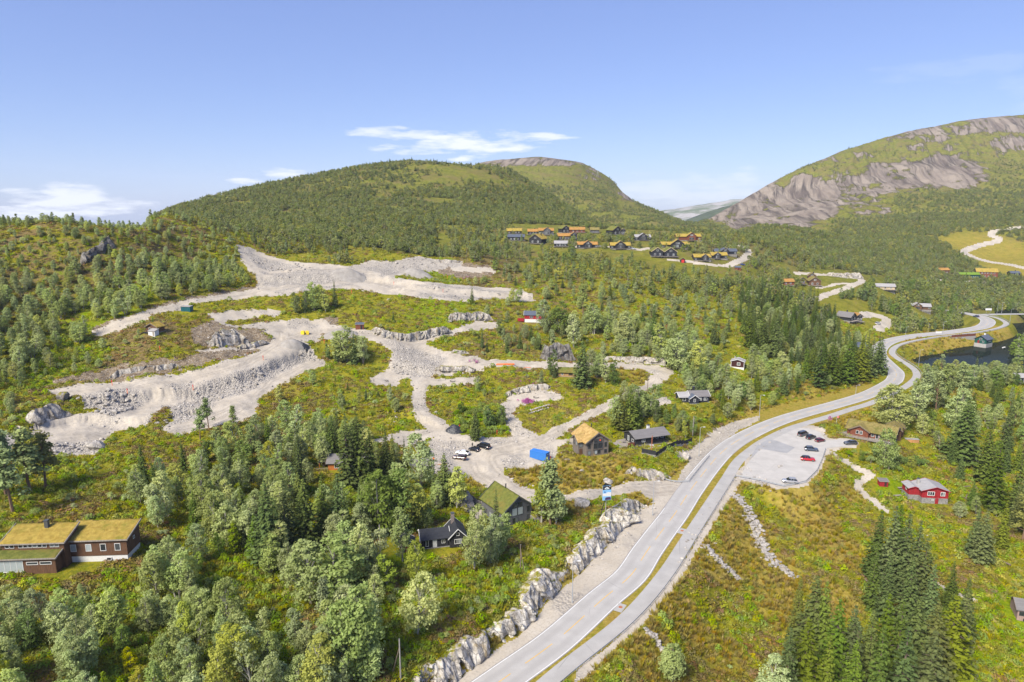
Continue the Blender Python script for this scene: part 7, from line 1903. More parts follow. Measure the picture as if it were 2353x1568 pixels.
KIND = {
 'birch': [birch(1, 1.35, 1, .04, 54), birch(2, .95, 1, .07, 46), birch(3, 1.5, 2, .06, 60), birch(4, 1.2, 1, .12, 48), birch(5, 1.45, 3, .05, 64), birch(6, .85, 1, .06, 42, low=.1), birch(7, 1.75, 2, .04, 66, low=.10), birch(8, 1.6, 1, .08, 60, low=.2), birch(9, 1.3, 2, .10, 52, low=.22), birch(10, 1.9, 3, .05, 70, low=.08)],
 'rowan': [birch(21, 1.25, 1, .05, 40, 32, .03, mat='bright_leaf', name='rowan'), birch(22, 1.0, 2, .05, 44, 32, .03, mat='bright_leaf', name='rowan')],
 'alder': [birch(31, 1.5, 3, .05, 66, 30, .03, .08, 'dark_leaf', 'alder'), birch(32, 1.3, 2, .05, 56, 30, .03, .08, 'dark_leaf', 'alder'), birch(33, 1.7, 3, .04, 70, 30, .03, .06, 'dark_leaf', 'alder')],
 'spruce': [spruce(41), spruce(42, .82), spruce(43, 1.15, 36), spruce(44, .9, 28, sparse=.12), spruce(45, 1.3, 36, low=.02)],
 'pine': [pine(51, 38, 50, low=.22), pine(52, 42, 50, low=.16), pine(53, 30, 54, low=.34)],
 'shrub': [shrub(61), shrub(62, 12, wide=.7), shrub(63, 18, wide=.5)],
 'darkshrub': [shrub(71, mat='dark_leaf'), shrub(72, 14, mat='dark_leaf', wide=.7)],
 'greyshrub': [shrub(81, mat='birch_leaf'), shrub(82, 12, mat='birch_leaf', wide=.65)],
}
FARK = {
 'birch': [birch(101, 1.8, 1, .06, 28, 16, .066, mat='far_leaf', name='far', low=.1), birch(102, 2.2, 2, .06, 34, 15, .07, mat='far_leaf', name='far', low=.08), birch(103, 1.4, 1, .08, 24, 16, .062, mat='far_leaf', name='far')],
 'spruce': [spruce(111, 1.1, 15, leaf=.075, per=3, name='farspruce'), spruce(112, .9, 15, leaf=.07, per=3, name='farspruce')],
 'bush': [shrub(121, 8, 12, .2, 'far_leaf', 'farbush', .6), shrub(122, 7, 12, .22, 'far_leaf', 'farbush', .75)],
}
SPEC = {'birch': ('birch_tree', 'birch', 'grey-green birch'), 'rowan': ('rowan_tree', 'tree', 'yellow-green tree'), 'alder': ('alder_tree', 'tree', 'dark leafy tree'), 'spruce': ('spruce_tree', 'spruce', 'dark spruce'), 'pine': ('pine_tree', 'pine', 'bare-trunked pine'),
        'shrub': ('shrub', 'shrub', 'bright green shrub'), 'darkshrub': ('shrub', 'shrub', 'dark green shrub'), 'greyshrub': ('shrub', 'shrub', 'grey-green shrub')}
PL = []          # every plant: x, y, height, kind, forced
def cls_at(x, y):
    i = np.clip(np.round((np.log(np.maximum(y, 63)) * VS - V0) / (V1 - V0) * (NV - 1)).astype(int), 0, NV - 1); j = np.clip(np.round((x / y - U0) / (U1 - U0) * (NU - 1)).astype(int), 0, NU - 1)
    return i, j
# rectangles of the photo that stay clear of chance trees: x0, y0, x1, y1, distance of what stands there
KEEP = []
def keep(x0, y0, x1, y1):
    Y = hit((x0 + x1) / 2, y1)[1]; KEEP.append((x0, y0, x1, y1, Y + 3))
for r in [(0,1200,305,1312),(975,1190,1045,1250),(1108,1120,1232,1212),(1320,985,1425,1055),(1410,975,1545,1055),(1470,1010,1595,1062),(1560,895,1640,930),(1676,812,1715,848),(1283,845,1325,868),(1195,705,1246,742),(332,738,375,765),(414,700,443,718),(814,738,840,760),(730,1045,860,1085),(1920,962,2070,1020),(2085,1100,2190,1165),(2318,845,2353,890),(2325,1385,2353,1450),(2186,760,2300,800),
          (2012,648,2062,672),(1935,718,1985,748),(2098,700,2150,722),(2150,618,2353,655),(960,1015,1135,1095),(1155,1000,1290,1080),(1380,1110,1405,1180),(1690,980,1970,1125),(2000,735,2045,760),(1880,625,1990,690),(1660,560,1730,625),(1960,1025,2040,1175)] + VK: keep(*r)
HC = [(o.location.x, o.location.y) for o in COL.objects if o.type == 'EMPTY' and o.get('category') in ('house', 'cabin', 'shed', 'boathouse', 'hotel', 'motel', 'container', 'car', 'caravan')]
HC = np.array(HC)
_vis = {}
def region(poly, spacing, mix, hr, seed, jitter=1.0, patch=None, clear=(), margin=1.2, seegravel=.9):
    """scatter plants over a part of the land; mix {kind: weight}, hr height range (or {kind: range})"""
    rg = np.random.default_rng(seed); Pq = P(poly); x0, y0 = Pq[:, :2].min(0); x1, y1 = Pq[:, :2].max(0)
    nx, ny = int((x1 - x0) / spacing) + 1, int((y1 - y0) / spacing) + 1
    X, Y = np.meshgrid(np.arange(nx), np.arange(ny)); X = x0 + (X.ravel() + (Y.ravel() % 2) * .5 + rg.uniform(-.48, .48, X.size) * jitter) * spacing; Y = y0 + (Y.ravel() + rg.uniform(-.48, .48, Y.size) * jitter) * spacing
    ok = in_poly(X, Y, Pq)
    for c in clear: ok &= ~in_poly(X, Y, P(c))
    if patch is not None: ok &= fbm(X / patch[0], Y / patch[0], 3, seed) > patch[1] + rg.normal(0, .03, len(X))
    X, Y = X[ok], Y[ok]
    i, j = cls_at(X, Y)
    ok = (FC['cls'][i, j] == 0) & (FC['gdist'][i, j] > margin)
    X, Y = X[ok], Y[ok]
    nm = Y < 640
    bad = np.zeros(len(X), bool)
    if nm.any():
        xx, yy = X[nm], Y[nm]
        b = (sd_poly(xx, yy, flat_poly, 10) < 2.0) | (sd_poly(xx, yy, lake_poly, 10) < 1.5) | (dist_line(xx, yy, main_line[::3]) < 7.5) | (dist_line(xx, yy, path_line[::3]) < 4.0)
        bad[nm] = b
    if len(HC): bad |= (np.hypot(X[:, None] - HC[None, :, 0], Y[:, None] - HC[None, :, 1]).min(1) < 5.5) if len(X) else bad
    X, Y = X[~bad], Y[~bad]
    Z = h_at(X, Y); kinds = list(mix); w = np.array([mix[k] for k in kinds], float); w /= w.sum()
    ch = rg.choice(len(kinds), len(X), p=w)
    for x, y, z, c in zip(X, Y, Z, ch):
        k = kinds[c]; r = hr[k] if isinstance(hr, dict) else hr; h = r[0] + (r[1] - r[0]) * rg.random()
        zc = CP * y - SP * (z - CAM_Z); px, py = to_px(x, y, z); top = py - h * FPX / zc; hw = h * .16 * FPX / zc
        if any(a - hw < px < b + hw and top < d and py > c_ and y < Yh and (Yh < 500 or rg.random() < .72) for a, c_, b, d, Yh in KEEP): continue
        if seegravel and -50 < px < 2400 and y < 480:
            g = hit(px, py - .62 * (py - top)); ii, jj = cls_at(g[0], g[1])
            if FC['cls'][ii, jj] == 1 and rg.random() < seegravel: continue
            if sd_poly(np.array([g[0]]), np.array([g[1]]), flat_poly, 5)[0] < 0 and rg.random() < .95: continue
        PL.append((x, y, float(z), h, k, 0))
def plant(px, py, top, kind, fat=1.0):
    g = hit(px, py); zc = CP * g[1] - SP * (g[2] - CAM_Z); h = (py - top) * zc / FPX / math.cos(math.atan2(CAM_Z - g[2], g[1]) * .8); h = min(h, 23 if kind == 'spruce' else 17); PL.append((g[0], g[1], g[2], h, kind, fat))
# trees picked out one by one from the photo: foot, top
for a in [(460,1012,943,'pine'),(480,986,918,'pine'),(15,1140,1000,'pine',1.2),(70,1130,992,'pine',1.3),(105,1120,1000,'pine',1.2),(30,1180,1040,'pine',1.2),(538,985,935,'pine'),(1337,888,779,'spruce',1.15),(1271,866,806,'alder',.8),(1372,868,812,'birch'),(1392,880,818,'birch'),(1412,885,828,'alder',.7),(1352,862,800,'birch'),
          (1424,985,898,'spruce',1.5),(1447,980,890,'spruce',1.4),(1462,978,905,'spruce',1.3),(1412,975,908,'birch'),(1487,960,880,'birch',1.2),(1265,1208,1063,'pine',1.1),(1245,1200,1095,'rowan',1.2),(1278,1205,1110,'birch'),(1022,1158,1040,'spruce',1.15),(998,1150,1062,'spruce',.8),(800,1128,946,'spruce',1.1),(826,1120,950,'spruce',1.1),(852,1105,985,'spruce'),(888,1098,985,'spruce',.9),(930,1075,1002,'spruce',.6),
          (968,1125,1005,'birch',1.1),(1050,1170,1075,'birch'),(620,1300,1105,'spruce',1.0),(660,1280,1105,'spruce',1.1),(705,1265,1100,'spruce',1.2),(745,1245,1095,'spruce',1.1),(590,1290,1180,'spruce'),(780,1240,1090,'spruce'),(870,1230,1070,'alder'),(905,1225,1085,'alder'),(940,1215,1110,'birch',1.2),(1128,1292,1185,'birch',.8),(1148,1280,1175,'birch'),(1090,1312,1200,'birch',.8),(1140,1250,1120,'spruce',.7),(1098,1270,1165,'birch',.8),
          (962,1345,1245,'birch',.8),(925,1290,1170,'birch',.9),(890,1360,1275,'rowan'),(960,1460,1330,'birch'),(815,1320,1205,'birch'),(760,1390,1240,'birch',1.4),(715,1390,1250,'birch',1.3),(750,1470,1340,'pine',.7),(845,1540,1340,'birch',.9),(800,1570,1400,'birch'),(830,1330,1205,'birch'),
          (800,830,748,'birch',1.2),(775,835,775,'spruce',.8),(835,838,770,'birch'),(815,838,760,'spruce'),(755,825,790,'alder',.8),(725,715,650,'birch'),(748,718,655,'birch'),(700,720,670,'alder',.8),(770,706,643,'spruce',.7),(680,720,672,'alder',.7),(1108,800,755,'spruce',.9),(1165,812,765,'spruce',.9),(1150,772,730,'alder',.7),(1085,700,655,'spruce'),(1190,695,660,'birch'),(1175,692,662,'birch'),(1250,760,690,'birch'),
          (1290,770,678,'alder'),(1318,800,720,'birch'),(1365,770,690,'birch'),(1340,725,650,'pine'),(1430,790,690,'birch'),(1500,790,700,'spruce',.7),(1475,765,680,'spruce',.6),(1560,850,760,'birch',1.2),(1600,860,780,'birch'),(1520,830,730,'birch',1.2),(1640,790,735,'spruce'),(1750,810,690,'spruce',1.1),(1720,800,700,'spruce'),(1780,820,700,'spruce',1.1),(1880,890,780,'spruce',1.2),(1910,880,770,'spruce',1.2),(1945,880,760,'spruce',1.1),(1975,875,765,'spruce',1.1),(2000,868,755,'spruce',1.0),(2020,860,770,'spruce'),(1850,870,790,'spruce'),(1830,905,850,'spruce',.7),(2015,845,762,'spruce',.9),(1990,850,760,'spruce'),
          (2045,985,880,'birch',1.4),(2085,975,872,'birch',1.2),(2025,960,905,'alder',.8),(2120,950,850,'pine',1.2),(2150,945,850,'pine'),(2165,940,840,'pine'),(2210,1060,905,'spruce',1.6),(2195,985,880,'birch'),(2210,925,820,'pine'),(2030,1075,985,'birch',.9),(2280,1170,975,'spruce',1.2),(2330,1190,930,'spruce',.9),(2350,1240,950,'pine'),(2260,1110,960,'spruce'),(2310,1040,880,'spruce',.7),(2255,1290,1170,'spruce',1.1),(2300,1260,1150,'spruce'),
          (2010,1330,1175,'spruce'),(2040,1350,1165,'spruce',1.1),(2070,1370,1170,'spruce'),(2095,1390,1180,'spruce',1.1),(2055,1310,1160,'spruce'),(2110,1420,1240,'spruce',1.2),(2000,1400,1255,'spruce',.9),(2030,1430,1270,'spruce'),(2080,1450,1290,'spruce'),(2130,1455,1300,'spruce',1.1),(1826,1500,1328,'spruce',.8),(1860,1540,1330,'spruce',1.1),(1880,1560,1345,'spruce'),(1910,1600,1385,'spruce'),(1945,1610,1400,'spruce',.9),(1985,1620,1410,'spruce'),(2020,1590,1370,'spruce',1.1),(2050,1610,1390,'spruce'),(2090,1590,1380,'spruce',1.1),(2130,1600,1390,'spruce',1.2),(2170,1590,1350,'spruce',1.3),(2195,1580,1370,'spruce',1.1),(1840,1640,1430,'spruce',1.1),(1800,1650,1450,'spruce',.9),(1890,1660,1470,'spruce'),(1950,1660,1480,'spruce',.9),(2005,1680,1450,'spruce'),(2060,1680,1440,'spruce',1.2),(2120,1680,1460,'spruce',1.2),(1770,1660,1530,'birch'),(1925,1560,1430,'birch',.8),(2180,1400,1290,'spruce',.9),(2210,1470,1330,'spruce'),
          (1550,1568,1480,'birch',1.1),(2135,895,838,'birch'),(2180,892,836,'birch',1.2),(2212,895,842,'alder'),(2238,892,838,'birch'),(2262,890,842,'birch',1.2),(2288,895,844,'alder'),(2306,888,842,'birch'),(2340,830,770,'alder'),(2352,815,765,'birch'),(2335,850,800,'birch'),(1092,1010,935,'spruce',.9),(1125,985,935,'alder'),(1150,975,930,'alder',.9)]: plant(*a)
for _k in range(46):
    _i = RNG.uniform(1, len(rockbase) - 1.01); _a, _b = rockbase[int(_i)], rockbase[int(_i) + 1]; _q = _a + (_b - _a) * (_i % 1); _t = (_b - _a)[:2] / np.linalg.norm((_b - _a)[:2]); _o = RNG.uniform(4.6, 7.5)
    _x, _y = _q[0] - _t[1] * _o, _q[1] + _t[0] * _o; PL.append((_x, _y, float(h_at(_x, _y)), RNG.uniform(.7, 1.7), ('shrub', 'shrub', 'greyshrub')[_k % 3], 0))
BH = {'birch': (6.5, 11), 'rowan': (4, 7), 'spruce': (9, 15), 'alder': (5, 9), 'pine': (7, 11), 'shrub': (1.0, 2.4), 'darkshrub': (1.2, 2.8), 'greyshrub': (1, 2.2)}
BL = {'birch': (4, 8), 'rowan': (3, 5), 'spruce': (5, 10), 'alder': (4, 7), 'pine': (5, 9), 'shrub': (.8, 2.0), 'darkshrub': (1, 2.2), 'greyshrub': (.8, 2)}
BS = {'birch': (2.6, 5.5), 'rowan': (2, 4), 'pine': (4, 7), 'alder': (3, 5), 'spruce': (3, 6), 'shrub': (.7, 1.8), 'darkshrub': (.8, 2), 'greyshrub': (.8, 2.4)}
CLEAR = [[(470,1310),(540,1290),(640,1330),(730,1420),(700,1470),(600,1470),(520,1420),(470,1370)], [(870,1300),(960,1350),(1040,1400),(1000,1500),(900,1560),(860,1450)], [(0,1310),(240,1310),(240,1345),(0,1350)]]
region([(-120,1400),(100,1370),(320,1330),(440,1260),(520,1210),(640,1290),(700,1330),(860,1290),(900,1400),(900,1568),(880,1720),(-120,1720)], 4.7, {'birch': .84, 'rowan': .10, 'alder': .06}, BH, 201, clear=CLEAR, patch=(15, .33))
region([(330,1200),(300,1120),(420,1070),(560,1020),(700,985),(830,1000),(900,1040),(980,1090),(1060,1140),(1080,1190),(1000,1210),(900,1250),(700,1290),(560,1260),(440,1250)], 5.4, {'birch': .66, 'spruce': .22, 'rowan': .06, 'alder': .06}, BH, 202, patch=(15, .34))
region([(850,1300),(960,1330),(1060,1290),(1180,1260),(1240,1240),(1280,1260),(1200,1330),(1130,1420),(1040,1490),(950,1560),(860,1560)], 4.2, {'shrub': .75, 'greyshrub': .2, 'rowan': .05}, BL, 203)
region([(330,1160),(700,1330),(900,1300),(900,1568),(0,1568),(0,1350)], 6.0, {'shrub': .6, 'greyshrub': .4}, BL, 204, clear=CLEAR[2:])
region([(0,1060),(120,1050),(330,1020),(400,1010),(300,1100),(330,1180),(300,1210),(0,1200)], 7.5, {'greyshrub': .6, 'shrub': .3, 'birch': .1}, BS, 205)
# left hillside
region([(-100,660),(150,630),(330,600),(540,610),(590,640),(420,690),(330,714),(240,742),(190,790),(110,860),(-100,930)], 5.2, {'birch': .93, 'rowan': .04, 'pine': .03}, {'birch': (4.5, 9), 'rowan': (3, 5), 'pine': (5, 9)}, 206, patch=(26, .36))
region([(-150,490),(0,494),(300,508),(560,528),(560,610),(330,605),(150,640),(-150,680)], 4.6, {'birch': .55, 'greyshrub': .36, 'pine': .04, 'rowan': .05}, {'birch': (2.6, 5.2), 'rowan': (2.4, 4.5), 'pine': (4, 7), 'greyshrub': (1.4, 3)}, 207, patch=(22, .28))
region([(0,880),(120,850),(200,800),(240,770),(330,740),(480,735),(480,800),(330,820),(200,850),(100,880),(60,960),(0,1000)], 5.5, {'birch': .35, 'greyshrub': .5, 'rowan': .15}, BS, 208, patch=(20, .42))
region([(0,920),(80,930),(180,945),(90,970),(60,990),(0,1000)], 5.0, {'greyshrub': .7, 'birch': .3}, BS, 209)
# belt behind the building site
region([(550,530),(900,505),(1180,522),(1190,566),(1120,600),(1060,598),(960,585),(850,598),(800,610),(690,600),(560,562)], 6.0, {'birch': .88, 'pine': .05, 'alder': .07}, BL, 210, patch=(30, .38))
region([(1060,590),(1180,560),(1260,580),(1400,600),(1500,620),(1680,630),(1760,660),(1700,710),(1690,800),(1640,830),(1560,838),(1400,822),(1260,822),(1160,800),(1150,765),(1250,740),(1250,690),(1140,640)], 6.6, {'birch': .52, 'spruce': .08, 'pine': .07, 'greyshrub': .22, 'shrub': .09}, {'birch': (3.5, 8.5), 'spruce': (5, 10), 'pine': (6, 10), 'greyshrub': (1, 2.5), 'shrub': (.8, 2)}, 211, patch=(30, .34))
region([(1270,740),(1420,740),(1560,770),(1640,840),(1720,880),(1690,950),(1620,960),(1560,930),(1560,860),(1480,840),(1400,810)], 7.0, {'birch': .8, 'spruce': .12, 'alder': .08}, {'birch': (6, 10), 'spruce': (7, 12), 'alder': (5, 8)}, 212, patch=(24, .40))
region([(1690,760),(1700,690),(1790,660),(1880,700),(1960,770),(2030,800),(2035,850),(1980,875),(1900,860),(1820,850),(1740,830)], 5.6, {'spruce': .66, 'birch': .28, 'alder': .06}, {'spruce': (9, 16), 'birch': (6, 10), 'alder': (5, 9)}, 213)
region([(1600,860),(1730,830),(1830,860),(1870,880),(1800,915),(1730,950),(1650,965),(1590,985)], 5.4, {'birch': .62, 'alder': .22, 'spruce': .12, 'shrub': .04}, {'birch': (6, 10), 'spruce': (8, 12), 'alder': (5, 8), 'shrub': (1, 2)}, 214)
region([(1480,940),(1540,945),(1600,940),(1650,960),(1640,1000),(1590,1020),(1545,1000),(1500,985)], 4.6, {'alder': .6, 'birch': .35, 'shrub': .05}, {'alder': (4, 7.5), 'birch': (5, 8.5), 'shrub': (1, 2)}, 215)
region([(1390,930),(1480,915),(1520,960),(1480,985),(1400,985)], 4.5, {'birch': .6, 'alder': .4}, {'alder': (4, 8), 'birch': (6, 10)}, 216)
region([(1820,900),(1990,860),(1960,890),(1800,930)], 7.0, {'darkshrub': .5, 'birch': .25, 'shrub': .25}, BS, 217)
# valley on the right
region([(1180,545),(1400,548),(1700,550),(1900,565),(2100,570),(2200,610),(2150,655),(2100,640),(1990,628),(1860,622),(1760,640),(1700,600),(1500,580),(1300,575)], 6.2, {'birch': .74, 'pine': .10, 'alder': .10, 'greyshrub': .06}, BL, 218, patch=(30, .30))
region([(1500,625),(1680,625),(1800,640),(1880,665),(1780,690),(1700,690),(1600,680)], 6.5, {'birch': .7, 'spruce': .16, 'alder': .14}, BL, 219, patch=(30, .36))
region([(1870,690),(1990,662),(2150,662),(2360,668),(2360,718),(2230,716),(2230,745),(2080,768),(2045,765),(2050,730),(1990,712)], 6.0, {'birch': .55, 'alder': .38, 'spruce': .07}, {'birch': (6, 10), 'alder': (6, 10), 'spruce': (8, 12)}, 220)
region([(2100,862),(2180,858),(2340,862),(2420,880),(2340,900),(2150,890)], 5.0, {'alder': .35, 'birch': .4, 'spruce': .1, 'pine': .15}, {'birch': (5, 9), 'alder': (4, 7), 'spruce': (6, 10), 'pine': (7, 11)}, 239)
region([(2330,700),(2450,700),(2450,760),(2345,760)], 7, {'birch': .7, 'alder': .3}, BL, 221)
region([(2090,800),(2320,785),(2320,803),(2190,812),(2090,826)], 7, {'darkshrub': .7, 'shrub': .3}, BS, 222)
# lower right
region([(2095,890),(2180,868),(2360,870),(2420,960),(2400,1100),(2220,1085),(2120,1040),(2090,970)], 6.6, {'birch': .26, 'spruce': .20, 'pine': .12, 'alder': .16, 'darkshrub': .2, 'shrub': .06}, {'birch': (5, 9), 'spruce': (7, 14), 'pine': (8, 12), 'alder': (4, 7), 'darkshrub': (1, 2.6), 'shrub': (1, 2)}, 223, patch=(18, .38))
region([(2190,1060),(2420,1080),(2420,1330),(2250,1300),(2200,1220)], 7.0, {'spruce': .30, 'pine': .08, 'birch': .12, 'shrub': .3, 'darkshrub': .2}, {'birch': (4, 8), 'spruce': (6, 15), 'pine': (9, 14), 'shrub': (.8, 1.8), 'darkshrub': (1, 2.4)}, 224, patch=(16, .40))
region([(1900,1045),(1980,1040),(2090,1050),(2130,1070),(2090,1090),(2010,1085),(1950,1062)], 3.0, {'darkshrub': .55, 'alder': .15, 'shrub': .3}, {'darkshrub': (1.5, 3), 'alder': (3, 5), 'shrub': (1, 2.4)}, 225, seegravel=0)
region([(1960,1110),(2060,1100),(2080,1180),(1980,1140)], 5.0, {'shrub': .6, 'darkshrub': .4}, BS, 226)
region([(2180,1380),(2300,1330),(2360,1340),(2360,1400),(2260,1420),(2230,1480)], 5.5, {'darkshrub': .4, 'shrub': .3, 'greyshrub': .2, 'birch': .1}, BS, 227)
region([(1500,1420),(1700,1290),(1900,1200),(1960,1300),(1900,1400),(1700,1568),(1450,1568)], 7.5, {'shrub': .55, 'darkshrub': .3, 'greyshrub': .15}, {'shrub': (.4, 1.0), 'darkshrub': (.5, 1.2), 'greyshrub': (.5, 1.2)}, 228, patch=(16, .56))
# bushes between the gravel lanes
region([(1035,948),(1085,935),(1170,945),(1172,985),(1165,1000),(1060,998)], 2.3, {'shrub': .93, 'alder': .07}, {'shrub': (1.4, 2.8), 'alder': (3, 4.5)}, 229, margin=.4, seegravel=0)
region([(1030,880),(1120,888),(1160,905),(1120,920),(1030,905)], 4.0, {'darkshrub': .7, 'birch': .3}, BS, 230)
region([(640,870),(760,830),(860,900),(940,890),(945,940),(850,950),(760,980),(640,960)], 6.0, {'birch': .35, 'greyshrub': .4, 'spruce': .15, 'shrub': .1}, {'birch': (3, 6.5), 'greyshrub': (1, 2.2), 'spruce': (3, 6), 'shrub': (.8, 1.6)}, 231, patch=(18, .44))
region([(470,700),(640,690),(760,690),(790,740),(700,725),(480,716)], 7.0, {'greyshrub': .5, 'alder': .3, 'birch': .2}, BS, 232, patch=(16, .45))
region([(840,700),(1080,690),(1250,700),(1250,760),(1150,765),(1080,735),(1000,755),(880,765)], 7.0, {'greyshrub': .45, 'darkshrub': .3, 'spruce': .12, 'birch': .13}, BS, 233, patch=(20, .44))
region([(900,650),(1130,640),(1130,655),(1000,650)], 5.0, {'greyshrub': .7, 'birch': .3}, BS, 234)
region([(980,780),(1150,760),(1260,780),(1240,820),(1110,825)], 7.0, {'greyshrub': .6, 'spruce': .2, 'shrub': .2}, BS, 235)
region([(1110,850),(1330,850),(1420,870),(1380,915),(1290,895),(1180,895)], 6.0, {'shrub': .4, 'greyshrub': .3, 'birch': .2, 'spruce': .1}, {'shrub': (.8, 1.6), 'greyshrub': (1, 2), 'birch': (3, 7), 'spruce': (4, 8)}, 236, patch=(15, .42))
region([(1430,1050),(1540,1060),(1550,1085),(1440,1085)], 3.5, {'darkshrub': .4, 'alder': .3, 'shrub': .3}, {'darkshrub': (1, 2.4), 'alder': (2.5, 4), 'shrub': (.8, 1.8)}, 237)
region([(1200,1230),(1260,1215),(1400,1180),(1380,1210),(1290,1290),(1230,1320)], 5.0, {'shrub': .5, 'darkshrub': .5}, BS, 238)

def build_plants():
    rows = []
    for x, y, z, h, k, f in PL:
        zc = CP * y - SP * (z - CAM_Z); px, py = to_px(x, y, z); top = py - h * FPX / zc
        shown = -40 < px < 2393 and py > 0 and top < 1568 + 5
        rows.append((h / zc * (1.6 if f else 1.0) * (1 if shown else .01), x, y, z, h, k, f, px, (py + top) / 2))
    rows.sort(key=lambda r: -r[0])
    lim = {'birch_tree': 300, 'spruce_tree': 290, 'pine_tree': 120, 'alder_tree': 200, 'rowan_tree': 90, 'shrub': 300}; cnt = {}
    solo, rest = [], []
    for r in rows:
        nm = SPEC[r[5]][0]
        if cnt.get(nm, 0) < lim[nm] and r[0] > .002: cnt[nm] = cnt.get(nm, 0) + 1; solo.append(r)
        else: rest.append(r)
    rg = np.random.default_rng(77)
    for r in order_near([(q[7], q[8], q) for q in solo]):
        _, x, y, z, h, k, f, px, pm = r[2]; nm, cat, what = SPEC[k]; var = KIND[k]; me, w, _j = var[rg.integers(len(var))]
        big = h > {'birch': 9, 'spruce': 13, 'pine': 10, 'alder': 7, 'rowan': 5.5}.get(k, 2.2); sm = h < {'birch': 5, 'spruce': 8, 'pine': 7, 'alder': 4.5, 'rowan': 3.5}.get(k, 1.2)
        e = empty(nm, (x, y, z - .05 * h * .2), rg.uniform(0, 6.28)); fat = (f if f else rg.uniform(.78, 1.1)); e.scale = (h * fat, h * fat, h)
        tag(e, where(px, pm, ('tall ' if big else 'small ' if sm else '') + what), cat, {'shrub': 'shrubs on the slopes'}.get(nm, cat + ' trees round the site'))
        c = bpy.data.objects.new('crown' if nm != 'shrub' else 'foliage', me); link(c, e); t = bpy.data.objects.new('trunk' if nm != 'shrub' else 'stems', w); link(t, e)
    return rest
REST = build_plants()

def instancer(name, groups, label_kind='stuff'):
    """one object that scatters plant shapes over given points; groups: [(mesh, [(x,y,z,sx,sz,rot)])]"""
    ng = bpy.data.node_groups.new(name + '_scatter', 'GeometryNodeTree')
    ng.interface.new_socket('Geometry', in_out='INPUT', socket_type='NodeSocketGeometry'); ng.interface.new_socket('Geometry', in_out='OUTPUT', socket_type='NodeSocketGeometry')
    gi_ = ng.nodes.new('NodeGroupInput'); go = ng.nodes.new('NodeGroupOutput'); join = ng.nodes.new('GeometryNodeJoinGeometry'); ng.links.new(join.outputs[0], go.inputs[0])
    sc = ng.nodes.new('GeometryNodeInputNamedAttribute'); sc.data_type = 'FLOAT_VECTOR'; sc.inputs[0].default_value = 'size'
    ro = ng.nodes.new('GeometryNodeInputNamedAttribute'); ro.data_type = 'FLOAT_VECTOR'; ro.inputs[0].default_value = 'turn'
    ki = ng.nodes.new('GeometryNodeInputNamedAttribute'); ki.data_type = 'INT'; ki.inputs[0].default_value = 'shape'
    pts_, size, turn, shape = [], [], [], []
    for k, (me, L) in enumerate(groups):
        ob = bpy.data.objects.new(name + '_shape', me)
        oi = ng.nodes.new('GeometryNodeObjectInfo'); oi.inputs['Object'].default_value = ob; oi.inputs['As Instance'].default_value = True
        ip = ng.nodes.new('GeometryNodeInstanceOnPoints'); cmp_ = ng.nodes.new('FunctionNodeCompare'); cmp_.data_type = 'INT'; cmp_.operation = 'EQUAL'
        ng.links.new(ki.outputs['Attribute'], cmp_.inputs[2]); cmp_.inputs[3].default_value = k
        ng.links.new(gi_.outputs[0], ip.inputs['Points']); ng.links.new(cmp_.outputs[0], ip.inputs['Selection']); ng.links.new(oi.outputs['Geometry'], ip.inputs['Instance']); ng.links.new(ro.outputs['Attribute'], ip.inputs['Rotation']); ng.links.new(sc.outputs['Attribute'], ip.inputs['Scale'])
        ng.links.new(ip.outputs[0], join.inputs[0])
        for x, y, z, sx, sz, r, tl in L: pts_.append((x, y, z)); size.append((sx, sx, sz)); turn.append((tl, tl * .7, r)); shape.append(k)
    me = bpy.data.meshes.new(name); me.vertices.add(len(pts_)); me.vertices.foreach_set('co', np.array(pts_, np.float32).ravel())
    for nm, dat, ty, fld in (('size', size, 'FLOAT_VECTOR', 'vector'), ('turn', turn, 'FLOAT_VECTOR', 'vector'), ('shape', shape, 'INT', 'value')):
        a = me.attributes.new(nm, ty, 'POINT'); a.data.foreach_set(fld, np.array(dat, np.int32 if ty == 'INT' else np.float32).ravel())
    o = bpy.data.objects.new(name, me); link(o); m = o.modifiers.new('scatter', 'NODES'); m.node_group = ng; tag(o, kind='stuff'); return o
def mass():
    rg = np.random.default_rng(5); G = {}
    for _, x, y, z, h, k, f, px, pm in REST:
        far = y > 430 and k in ('birch', 'alder', 'rowan', 'spruce'); v = rg.integers(3)
        key = (k, far, int(v)); G.setdefault(key, []).append((x, y, z - .02 * h, h * rg.uniform(.85, 1.25), h, rg.uniform(0, 6.28), 0))
    wood, brush = [], []
    for (k, far, v), L in G.items():
        if far: src = FARK['spruce' if k == 'spruce' else 'birch']
        else: src = KIND[k]
        me = src[v % len(src)][2]; (brush if 'shrub' in k else wood).append((me, L))
    instancer('distant_wood', wood); instancer('undergrowth', brush)
mass()
